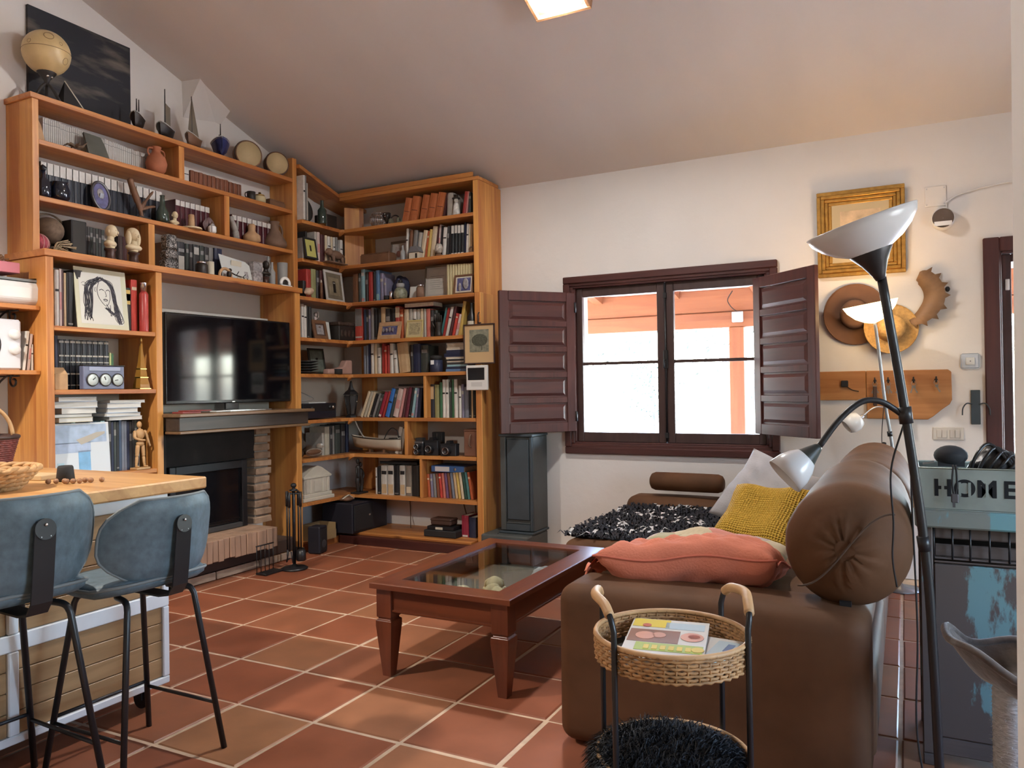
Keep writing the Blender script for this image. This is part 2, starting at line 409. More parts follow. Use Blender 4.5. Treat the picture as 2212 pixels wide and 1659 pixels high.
b = B(); b.tube([(0, .008, .10), (0, .008, 1.31)], .008, 8); b.box(-.017, .017, -.004, .02, .66, .80, ch=.004); b.tube([(0, -.002, .73), (0, -.04, .72), (.0, -.045, .66)], .007)
b.box(-.012, .012, .0, .02, 1.2, 1.24); b.box(-.012, .012, .0, .02, .13, .17)
obj('bolt', b, BLACK, W1)

# ---------------------------------------------------------------- the two inside shutters: stiles, rails and five raised panels each
def shutter(name, label, loc, rz, sgn):
    t = thing(name, label, 'shutter', loc, rz); L, H, d = .645, 1.11, .034
    b = B(); st = .075; zs = [0]
    ph = (H-.075*2-.045*4)/5
    def bx(q, x0, x1, *r, **k): q.box(min(sgn*x0, sgn*x1), max(sgn*x0, sgn*x1), *r, **k)
    bx(b, 0, st, -d, 0, 0, H, ch=.004); bx(b, L-st, L, -d, 0, 0, H, ch=.004)
    bx(b, st, L-st, -d, 0, 0, .075, ch=.003); bx(b, st, L-st, -d, 0, H-.075, H, ch=.003)
    z = .075
    for k in range(4):
        z += ph; bx(b, st, L-st, -d, 0, z, z+.045, ch=.003); z += .045
    obj('shutter_frame', b, REDWOOD, t)
    z = .075
    pb = B(); x0, x1 = min(sgn*st, sgn*(L-st)), max(sgn*st, sgn*(L-st))
    pb.box(x0, x1, -d+.012, -.012, 0, ph)
    for y, e in ((-d+.012, -1), (-.012, 1)):      # fielded centre on both faces
        q = [(x0+.012, .012), (x1-.012, .012), (x1-.012, ph-.012), (x0+.012, ph-.012)]; r = [(x0+.036, .034), (x1-.036, .034), (x1-.036, ph-.034), (x0+.036, ph-.034)]
        vs = [(u, y, v) for u, v in q]+[(u, y+e*.010, v) for u, v in r]
        pb.add(vs, [(i, (i+1) % 4, 4+(i+1) % 4, 4+i) for i in range(4)]+[(4, 5, 6, 7)])
    pm = pb.mesh('panel', REDWOODX)
    for k in range(5): put('panel', pm, t, (0, 0, z)); z += ph+.045
    for zz in (.12, H-.12): h = B(); h.tube([(0, .004, zz-.04), (0, .004, zz+.04)], .009, 8); obj('hinge', h, BLACK, t)
    return t
shutter('window_shutter', 'dark red five-panel wooden shutter swung open toward the tall bookcase', (-2.345, WY-.037, .955), 180+48.3, 1)
shutter('window_shutter', 'five-panel wooden shutter beside the gilt painting, its face lit pale by daylight', (-.937, WY-.037, .955), -44.8, 1)

# ---------------------------------------------------------------- door_1: dark frame, two glazed leaves
D1 = bpy.data.objects.new('door_1', None); COL.objects.link(D1); D1['kind'] = 'structure'; D1.location = (1.41, WY, 0)
b = B()
for x0, x1, y0, y1, top in ((.455, .545, -.03, .02, 2.215), (.487, .555, -.016, .10, 2.18)):
    b.box(x0-1.41, x1-1.41, y0, y1, 0, top, ch=.006); b.box(2.82-x1-1.41, 2.82-x0-1.41, y0, y1, 0, top, ch=.006)
    b.box(x1-1.41, 2.82-x1-1.41, y0, y1, top-(x1-x0), top, ch=.006)
obj('door_frame', b, REDWOOD, D1)
for s_ in (-1, 1):
    b = B(); X = lambda a, c: (min(s_*a, s_*c), max(s_*a, s_*c))
    for a, c, z0, z1 in ((.004, .06, .02, 2.11), (.80, .852, .02, 2.11), (.06, .80, 2.06, 2.11), (.06, .80, .02, .30)): b.box(*X(a, c), .03, .075, z0, z1, ch=.004)
    lf = obj('door_leaf', b, REDWOOD, D1)
    b = B(); b.box(*X(.06, .80), .05, .055, .30, 2.06); obj('pane', b, GLASSP, lf)
b = B(); b.box(-.835, -.812, .012, .029, 1.88, 1.95, ch=.002); obj('contact_sensor', b, WHITEP, D1)

# ================================================================= OUTSIDE
GRND = mat('pale_paving', (.72, .67, .60), .9, var=.08, scale=3)
b = B(); b.box(-12, 14, 5.9, 30, -.25, -.12); b.box(3.0, 14, -6, 5.9, -.25, -.12); o = struct('ground', b, GRND)
PERG = wood('pergola_wood', (.30, .10, .035), (.21, .06, .02), 'x', .6, .14, .2)
PERGY = wood('pergola_wood_y', (.30, .10, .035), (.21, .06, .02), 'y', .6, .14, .2)
PERGZ = wood('pergola_wood_z', (.30, .10, .035), (.21, .06, .02), 'z', .6, .14, .2)
pg = thing('pergola', 'orange timber porch roof with beams and post outside the window', 'pergola', (-1.5, 8.0, -.12))
def pb(name, x0, x1, y0, y1, z0, z1, m, ch=.006):
    q = B(); q.box(x0+1.5, x1+1.5, y0-8, y1-8, z0+.12, z1+.12, ch=ch); return obj(name, q, m, pg)
pb('fascia_beam', -6.5, 4.5, 8.0, 8.10, 1.90, 2.06, PERG); pb('fascia_beam', -6.5, 4.5, 8.02, 8.12, 2.065, 2.30, PERG)
for x in (-1.52,): pb('post', x-.075, x+.075, 7.98, 8.13, -.12, 1.9, PERGZ)
pb('post', 1.75, 1.9, 7.98, 8.13, -.12, 1.9, PERGZ); pb('post', -4.9, -4.75, 7.98, 8.13, -.12, 1.9, PERGZ)
for k in range(12):
    x = -5.6+.86*k; q = B(); q.prism([(6.02-8, 2.62+.12), (8.3-8, 2.17+.12), (8.3-8, 2.31+.12), (6.02-8, 2.76+.12)], x-.05+1.5, x+.05+1.5, 'x'); obj('rafter', q, PERGY, pg)
bm = None
for k in range(14):
    y = 6.02+k*.17; z = 2.76-(y-6.02)*.197
    q = B(); q.prism([(y-8, z+.12), (y+.165-8, z-.0325+.12), (y+.165-8, z-.0125+.12), (y-8, z+.02+.12)], -5.0, 6.0, 'x'); obj('roof_board', q, PERG, pg)
q = B(); q.box(-.04, .04, -.035, .0, -.05, .05, ch=.006); q.box(-.03, .03, -.037, -.034, -.04, .04, 1)
fl = thing('floodlight', 'small square white floodlight on the porch beam above the post', 'lamp', (-1.5, 7.965, 2.0))
q = B(); q.box(-.055, .055, -.03, .0, -.055, .055, ch=.008); obj('housing', q, mat('grey_housing', (.35, .36, .38), .4), fl)
q = B(); q.box(-.042, .042, -.033, -.030, -.042, .042); obj('lens', q, mat('lens_white', (.9, .9, .9), .2), fl)
q = B(); q.tube(spline([(.0, .0, .05), (-.06, .0, .10), (-.10, .01, .18), (-.05, .01, .27)], 5), .005, 6); obj('cable', q, BLACKM, fl)
# olive tree and a hedge row beyond
BARK = mat('bark', (.025, .027, .03), .95, var=.35, scale=9, bump=.8)
OLIVE = mat('olive_leaf', (.012, .022, .016), .6, var=.3, scale=3); HEDGE = mat('hedge_leaf', (.008, .025, .018), .6, var=.3, scale=3)
def leaves(cs, n, r, lw, seed):
    rn = random.Random(seed); q = B()
    for c in cs:
        for k in range(n):
            d = Vector((rn.gauss(0, 1), rn.gauss(0, 1), rn.gauss(0, 1))).normalized()*r*rn.uniform(.25, 1)**.6
            p = Vector(c)+d; a = Vector((rn.gauss(0, 1), rn.gauss(0, 1), rn.gauss(0, .6))).normalized(); e = a.cross(Vector((rn.random(), rn.random(), 1))).normalized()
            L = lw*rn.uniform(1.6, 2.6); W = lw*.35
            q.add([p-a*L*.5, p+e*W, p+a*L*.5, p-e*W], [(0, 1, 2, 3)])
    return q
tr = thing('olive_tree', 'old olive tree with forked trunk behind the porch post', 'tree', (-1.75, 12.6, -.12))
q = B(); q.tube(spline([(.15, 0, 0), (.0, 0, .55), (-.15, .05, 1.0), (-.45, .1, 1.5), (-.9, .1, 2.0)], 6), [.34]*7+[.26]*6+[.2]*6+[.13]*6, 10)
q.tube(spline([(0, 0, .7), (.25, .05, 1.25), (.35, .1, 1.9), (.2, 0, 2.4)], 6), [.22]*7+[.15]*6+[.1]*6, 9); q.tube(spline([(-.4, .1, 1.4), (-.2, .0, 1.9), (-.35, 0, 2.4)], 5), [.12]*6+[.07]*5, 8)
obj('trunk', q, BARK, tr)
rn = random.Random(5); cs = [(rn.uniform(-2.6, 1.6), rn.uniform(-.9, .9), rn.uniform(1.35, 3.0)) for k in range(30)]
q = leaves(cs, 55, .42, .055, 3); o = obj('foliage', q, OLIVE, tr); o['kind'] = 'stuff'
for k, (x, y, h, lab) in enumerate(((.35, 15.2, 2.3, 'round green shrub seen past the porch post'), (-1.1, 17.5, 2.6, 'dense green bush far behind the olive tree'), (-5.6, 18.5, 2.2, 'distant bush at the bookcase side of the window view'))):
    sh = thing('garden_bush', lab, 'bush', (x, y, -.12)); q = B(); q.tube([(0, 0, 0), (.05, 0, h*.5)], [.07, .04], 7); obj('stem', q, BARK, sh)
    rn = random.Random(k); q = leaves([(rn.uniform(-.5, .5), rn.uniform(-.4, .4), h*.35+rn.random()*h*.6) for _ in range(12)], 70, .42, .06, k+9); o = obj('foliage', q, HEDGE, sh); o['kind'] = 'stuff'
# ================================================================= BOOKCASES AND FIREPLACE
LX, LUX, RY = -4.338, -4.463, 5.345
G = .002
def board(root, name, x0, x1, y0, y1, z0, z1, m, ch=.0025):
    q = B(); o = root.location; q.box(x0-o.x, x1-o.x, y0-o.y, y1-o.y, z0-o.z, z1-o.z, ch=ch); return obj(name, q, m, root)
low = thing('bookcase', 'deep lower pine bookcase framing the fireplace and television', 'bookcase', (WX+.2, 2.69, 0))
board(low, 'side_panel', WX+G, LX, 2.667, 2.712, 0, 2.10, PINEZ)
board(low, 'upright', WX+G, LX, 3.386, 3.433, 0, 2.10, PINEZ); board(low, 'upright', WX+G, LX, 4.668, 4.727, 0, 2.10, PINEZ)
for z in (1.705, 1.335, .82, .42): board(low, 'shelf_board', WX+G, LX-.006, 2.7125, 3.3855, z-.028, z, PINEY)
board(low, 'step_board', WX+G, LX+.012, 2.655, 4.745, 2.1005, 2.14, PINEY)
upp = thing('bookcase', 'shallower upper pine bookcase with staggered dividers, drums and model boats on top', 'bookcase', (WX+.12, 2.69, 2.1405))
board(upp, 'side_panel', WX+G, LUX, 2.672, 2.712, 2.1405, 3.028, PINEZ); board(upp, 'upright', WX+G, LUX, 4.792, 4.842, 2.1405, 3.235, PINEZ)
board(upp, 'top_board', WX+G, LUX+.006, 2.66, 4.7915, 3.0285, 3.06, PINEY)
for z in (2.80, 2.47): board(upp, 'shelf_board', WX+G, LUX-.004, 2.7125, 4.7915, z-.030, z, PINEY)
for y0, y1, z0, z1 in ((3.686, 3.732, 2.8005, 3.028), (4.082, 4.131, 2.4705, 2.7695), (3.437, 3.486, 2.1405, 2.4395)): board(upp, 'divider', WX+G, LUX-.006, y0, y1, z0, z1, PINEZ)
cor = thing('bookcase', 'tall corner pine bookcase running from the fireplace to the stove', 'bookcase', (-4.0, 5.55, 0))
XR0, XR1 = -3.072, -3.020
LV = (2.73, 2.41, 2.08, 1.745, 1.45, 1.07, .755, .40)
for z in LV:
    fx = LX if z < 2.3 else LUX+.05
    q = B(); y0 = 4.7275 if z < 2.1 else 4.8425
    q.prism([(WX+G, y0-5.55), (fx, y0-5.55), (fx, RY-.02-5.55), (fx+.03, RY-5.55), (XR0-.0005, RY-5.55), (XR0-.0005, WY-G-5.55), (WX+G, WY-G-5.55)], z-.028, z, 'z', T=Matrix.Translation((4.0, 0, 0)))
    q.v = [(x if abs(x-4.0) > 99 else x, y, zz) for x, y, zz in q.v]
    obj('shelf_board', q, PINEX, cor)
q = B(); q.prism([(4.8425-5.55, 3.19), (RY-5.55, 3.045), (WY-.004-5.55, 2.985), (WY-.004-5.55, 2.955), (RY-5.55, 3.015), (4.8425-5.55, 3.16)], WX+G+4, LUX+.03+4, 'x'); obj('top_board', q, PINEY, cor)
board(cor, 'top_board', LUX+.0305, XR1+.004, RY-.004, WY-.05, 2.988, 3.016, PINEX)
board(cor, 'front_fascia', LUX+.0305, XR0, RY-.006, RY+.016, 3.0165, 3.056, PINEX)
board(cor, 'side_panel', XR0, XR1, RY, WY-G, 2.0805, 2.9875, PINEZ); board(cor, 'side_panel', XR0+.006, XR1+.01, RY-.008, WY-G, 0, 2.0800, PINEZ)
board(cor, 'corner_post', -4.478, -4.335, 5.66, WY-G, .0905, .3715, PINEZ)
za = .40
for zb in LV[::-1][1:]:
    board(cor, 'corner_post', -4.478, -4.335, 5.68, WY-G, za+.0005, zb-.0285, PINEZ); za = zb
for z0, z1 in ((2.7305, 2.95), (2.4105, 2.7015)):
    q = B(); q.box(-.085, .085, -.012, .012, z0, z1, T=at(-4.40+4, 5.50-5.55, 0, 42)); obj('corner_panel', q, PINEZ, cor)
board(cor, 'divider', -3.577, -3.551, RY+.004, 5.70, 1.0705, 1.4215, PINEZ); board(cor, 'divider', -3.775, -3.740, RY+.004, 5.66, .7555, 1.0415, PINEZ)
board(cor, 'divider', -3.626, -3.600, RY+.004, 5.68, .4005, .7265, PINEZ)
for z in LV:
    q = B(); fx = (LX if z < 2.3 else LUX+.05)+4; q.prism([(fx-.01, -.028-.03), (fx+.035, -.028), (fx-.01, -.028)], RY-.03-5.55, RY-.005-5.55, 'y', T=Matrix.Translation((0, 0, z))); obj('bracket', q, PINEX, cor)
board(cor, 'plinth', LX-.02, XR0-.001, RY-.16, WY-G, 0, .068, REDWOODX); board(cor, 'plinth', LX-.03, XR0-.001, RY-.10, WY-G, .0685, .09, PINEX)
board(cor, 'plinth', WX+G, LX-.031, 4.7275, WY-G, 0, .06, PINEY)

# ---------------------------------------------------------------- fireplace: mantel, brick jamb, hearth, dark firebox with an iron insert
SOOT = mat('soot', (.012, .011, .011), .9, var=.4, scale=4)
BRICKM = mat('old_brick', (.36, .25, .17), .9, var=.28, scale=14, bump=.6)
BRICKD = mat('hearth_brick', (.38, .24, .16), .85, var=.22, scale=9, bump=.5, stretch=(1, 1, .3))
MANT = wood('mantel_wood', (.26, .16, .085), (.12, .065, .035), 'y', .35, .3, .1)
MANTD = wood('mantel_beam_wood', (.075, .055, .045), (.035, .026, .022), 'y', .4, .4, .1, knots=False)
fp = thing('fireplace', 'brick hearth and dark firebox under the mantel beam, below the television', 'fireplace', (-4.45, 4.05, 0))
def fb(name, x0, x1, y0, y1, z0, z1, m, ch=.004, j=0):
    q = B(); q.box(x0+4.45, x1+4.45, y0-4.05, y1-4.05, z0, z1, ch=ch)
    if j: q.v = [(x+random.uniform(-j, j), y+random.uniform(-j, j), z+random.uniform(-j, j)) for x, y, z in q.v]
    return obj(name, q, m, fp)
fb('mantel_board', WX+G, -4.335, 3.4335, 4.6675, 1.147, 1.170, MANT); fb('mantel_board', -4.335, -4.165, 3.42, 4.69, 1.147, 1.170, MANT)
fb('mantel_beam', -4.332, -4.20, 3.442, 4.652, 1.055, 1.1465, MANTD); fb('mantel_moulding', -4.332, -4.185, 3.436, 4.662, 1.036, 1.0545, MANT)
fb('firebox_back', WX+G, -4.69, 3.4335, 4.34, .22, 1.035, SOOT); fb('firebox_side', -4.69, -4.36, 3.4335, 3.47, .28, 1.035, SOOT); fb('firebox_hood', -4.69, -4.46, 3.47, 4.34, .80, 1.035, SOOT)
z = .292; k = 0
while z < 1.02:
    fb('brick', -4.68+(.0 if k % 2 else .015), -4.45+random.uniform(-.008, .008), 4.335+random.uniform(-.006, .006), 4.498+random.uniform(-.006, .006), z, z+.050, BRICKM, .006, .003); z += .0625; k += 1
fb('mortar_core', -4.685, -4.47, 4.345, 4.488, .29, 1.03, mat('mortar', (.30, .27, .23), .95))
fb('insert_frame', -4.48, -4.445, 3.56, 3.61, .30, .80, BLACK); fb('insert_frame', -4.48, -4.445, 4.20, 4.25, .30, .80, BLACK); fb('insert_frame', -4.48, -4.445, 3.61, 4.20, .74, .80, STEEL if 0 else BLACK)
fb('insert_frame', -4.48, -4.445, 3.61, 4.20, .30, .335, mat('iron_grey', (.10, .10, .10), .5, .6)); fb('insert_glass', -4.475, -4.468, 3.61, 4.20, .335, .74, mat('black_glass', (.006, .006, .008), .12))
for zz in (.34, .352, .364): 
    q = B(); q.tube([(-.02+.45-.45, 3.62-4.05, zz), (-.02, 4.19-4.05, zz)], .003, 6); obj('grate_bar', q, BLACK, fp)
fb('hearth_core', WX+G, -4.225, 3.4335, 4.30, .16, .288, mat('mortar', (.3, .27, .23)), .003)
y = 3.44
while y < 4.29:
    wd = min(random.uniform(.046, .056), 4.306-y); fb('hearth_brick', -4.34, -4.195+random.uniform(-.006, .006), y, y+wd-.004, .150+random.uniform(-.008, .006), .296+random.uniform(-.003, .004), BRICKD, .004, .0015); y += wd
fb('hearth_top', -4.69, -4.345, 3.4335, 4.30, .288, .296, BRICKD)
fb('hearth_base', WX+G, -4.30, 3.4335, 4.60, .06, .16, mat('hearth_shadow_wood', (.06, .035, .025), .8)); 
for y0, y1 in ((3.44, 3.80), (3.81, 4.20), (4.21, 4.42), (4.43, 4.60)): fb('kerb_tile', -4.30, -4.285, y0, y1, .004, .058, mat('kerb_tile', (.40, .32, .24), .6, var=.2, scale=8))

# ---------------------------------------------------------------- BOOKS
PAL = {'wh': (.62, .60, .56), 'ww': (.48, .46, .43), 'wg': (.42, .40, .36), 'gw': (.44, .41, .33), 'gy': (.22, .215, .21), 'cr': (.60, .50, .35), 'tn': (.52, .37, .21), 'bk': (.012, .012, .014), 'bk2': (.022, .02, .02),
 'dk': (.035, .032, .034), 'dg': (.045, .055, .05), 'db': (.06, .03, .022), 'dm': (.07, .02, .022), 'br': (.17, .075, .035), 'rb': (.20, .07, .035), 'nb': (.018, .024, .06), 'nv': (.015, .02, .034), 'bu': (.075, .014, .022),
 'bu2': (.12, .02, .035), 'rd': (.34, .035, .03), 're': (.48, .05, .035), 'od': (.42, .10, .035), 'or': (.44, .135, .045), 'ye': (.55, .38, .10), 'yb': (.52, .45, .26), 'pk': (.52, .25, .24), 'pw': (.55, .44, .41), 'kw': (.013, .016, .018),
 'lb': (.25, .42, .47), 'bl': (.10, .19, .36), 'bl2': (.04, .07, .13), 'bb': (.035, .16, .50), 'li': (.20, .19, .28), 'rw': (.50, .07, .05), 'rc': (.38, .06, .05), 'sr': (.55, .16, .12), 'te': (.07, .20, .20), 'gb': (.17, .19, .24),
 'cm': (.28, .02, .045), 'kt': (.02, .024, .035), 'kh': (.26, .26, .12), 'gn': (.04, .13, .06), 'dgn': (.02, .06, .04), 'lg': (.40, .45, .20), 'yl': (.02, .02, .02), 'sv': (.014, .018, .028), 'kl': (.016, .016, .02), 'kl2': (.02, .02, .022), 'bn': (.52, .49, .44),
 'bn2': (.20, .17, .14), 'pu': (.16, .08, .17), 'lp': (.06, .07, .10)}
LOOK = {'wh': 'white book', 'ww': 'thin white volume', 'wg': 'off-white book', 'gw': 'greyish cream book', 'gy': 'grey book', 'cr': 'cream book', 'tn': 'tan book', 'bk': 'black book', 'bk2': 'black hardback', 'dk': 'charcoal book', 'dg': 'dark green-grey book',
 'db': 'dark brown book', 'dm': 'dark maroon book', 'br': 'brown book', 'rb': 'red-brown book', 'nb': 'navy book', 'nv': 'navy volume with a white top', 'bu': 'burgundy volume with a white band', 'bu2': 'burgundy book', 'rd': 'dull red book', 're': 'bright red book',
 'od': 'orange-red book', 'or': 'orange volume', 'ye': 'yellow book', 'yb': 'yellowed paperback', 'pk': 'pink book', 'pw': 'pinkish white book', 'kw': 'black book with a white top', 'lb': 'light blue book', 'bl': 'blue book', 'bl2': 'dark blue book', 'bb': 'vivid blue book',
 'li': 'lilac-grey book', 'rw': 'book, red below and grey above,', 'rc': 'red book with a cream top', 'sr': 'salmon book', 'te': 'teal book', 'gb': 'blue-grey book', 'cm': 'crimson book', 'kt': 'dark book with a tan label', 'kh': 'khaki book', 'gn': 'green book', 'dgn': 'bottle-green book',
 'lg': 'lime green booklet', 'yl': 'black book with a yellow label', 'sv': 'dark leather volume with silver bands', 'kl': 'black book with pale lettering', 'kl2': 'black book with a white label', 'bn': 'white ring binder with a dark finger hole', 'bn2': 'grey ring binder', 'pu': 'purple book', 'lp': 'record sleeve'}
BANDS = {'nv': [(.70, .995, 'wh')], 'bu': [(.80, .985, 'wh')], 'kw': [(.72, .97, 'wh'), (.06, .09, 'wh')], 'kt': [(.55, .93, 'tn')], 'yl': [(.62, .95, 'ye'), (.70, .86, 'bk')], 'sv': [(.93, .97, 'wg'), (.66, .69, 'wg'), (.54, .56, 'wg'), (.30, .33, 'wg'), (.08, .10, 'wg')],
 'kl': [(.10, .58, 'wg'), (.70, .80, 'gy')], 'kl2': [(.70, .92, 'wg')], 'bn': [(.70, .82, 'bk'), (.04, .36, 'tn')], 'bn2': [(.10, .3, 'cr')], 'rw': [(.45, .97, 'gy'), (.10, .14, 'wh')], 'rc': [(.66, .97, 'cr')], 'lb': [(.80, .90, 'wh'), (.05, .14, 'pk')], 'bl': [(.05, .25, 'lb')], 'bb': [(.5, .55, 'bk')],
 'or': [(.44, .46, 'dm')], 'wh': [(.62, .66, 'bk')], 'cm': [(.02, .10, 'wh')], 'bk': [(.05, .08, 'gy')], 'dk': [(.6, .75, 'gy')], 'li': [(.7, .8, 'wg')], 'pw': [(.3, .6, 'pk')], 'od': [(.75, .82, 'cr')], 're': [(.8, .86, 'cr')], 'dg': [(.72, .84, 'gy')], 'ww': [(.80, .82, 'gy')]}
def bmat(k): return mat('cover_'+k, PAL[k], .55 if k not in ('sv', 'nv', 'bu') else .38, var=.10, scale=25)
PAGES = mat('pages', (.58, .51, .40), .9, var=.12, scale=60)
ORD = 'first second third fourth fifth sixth seventh eighth ninth tenth eleventh twelfth thirteenth fourteenth fifteenth sixteenth seventeenth eighteenth nineteenth twentieth'.split()
ORD += ['twenty-'+o for o in ORD[:9]]+['thirtieth']+['thirty-'+o for o in ORD[:9]]+['fortieth']+['forty-'+o for o in ORD[:9]]
BM = {}
def book_mesh(wd, d, h, k):
    key = (round(wd, 3), round(d, 3), round(h, 3), k)
    if key not in BM:
        q = B(); t = min(.003, wd*.2)
        q.box(0, wd, 0, .003, 0, h); q.box(0, t, .003, d, 0, h); q.box(wd-t, wd, .003, d, 0, h)
        q.box(t, wd-t, .003, d-.004, .003, h-.004, 1)
        # rounded spine: a shallow extra ridge
        if wd > .02: q.prism([(wd*.12, 0), (wd*.3, -.004), (wd*.7, -.004), (wd*.88, 0)], .0, h, 'z', 0)
        ls = []
        for z0, z1, c in BANDS.get(k, ()):
            l = B(); y = -.0048 if wd > .02 else -.0008; a = wd*.13 if wd > .02 else wd*.04
            if k in ('nv', 'bu', 'kw', 'rw', 'rc', 'sv'): a = wd*.03
            l.box(a, wd-a, y, .001, z0*h, z1*h)
            ls.append(l.mesh('spine_label', bmat(c)))
        BM[key] = (q.mesh('book', [bmat(k), PAGES]), ls)
    return BM[key]
def book(wd, d, h, k, loc, rz, lean=0., label='', group='', nm='book', tilt=None):
    me, ls = book_mesh(wd, d, h, k)
    o = put(nm, me)
    for l in ls: put('spine_label', l, o)
    ang = math.atan(lean)
    if tilt is not None: M = Matrix.Translation(loc) @ tilt
    else:
        M = Matrix.Translation(loc) @ Matrix.Rotation(math.radians(rz), 4, 'Z')
        if ang: piv = Vector((wd if ang > 0 else 0, 0, 0)); M = M @ Matrix.Translation(piv) @ Matrix.Rotation(ang, 4, 'Y') @ Matrix.Translation(-piv)
    o.matrix_world = M
    return tag(o, label, 'book', group)
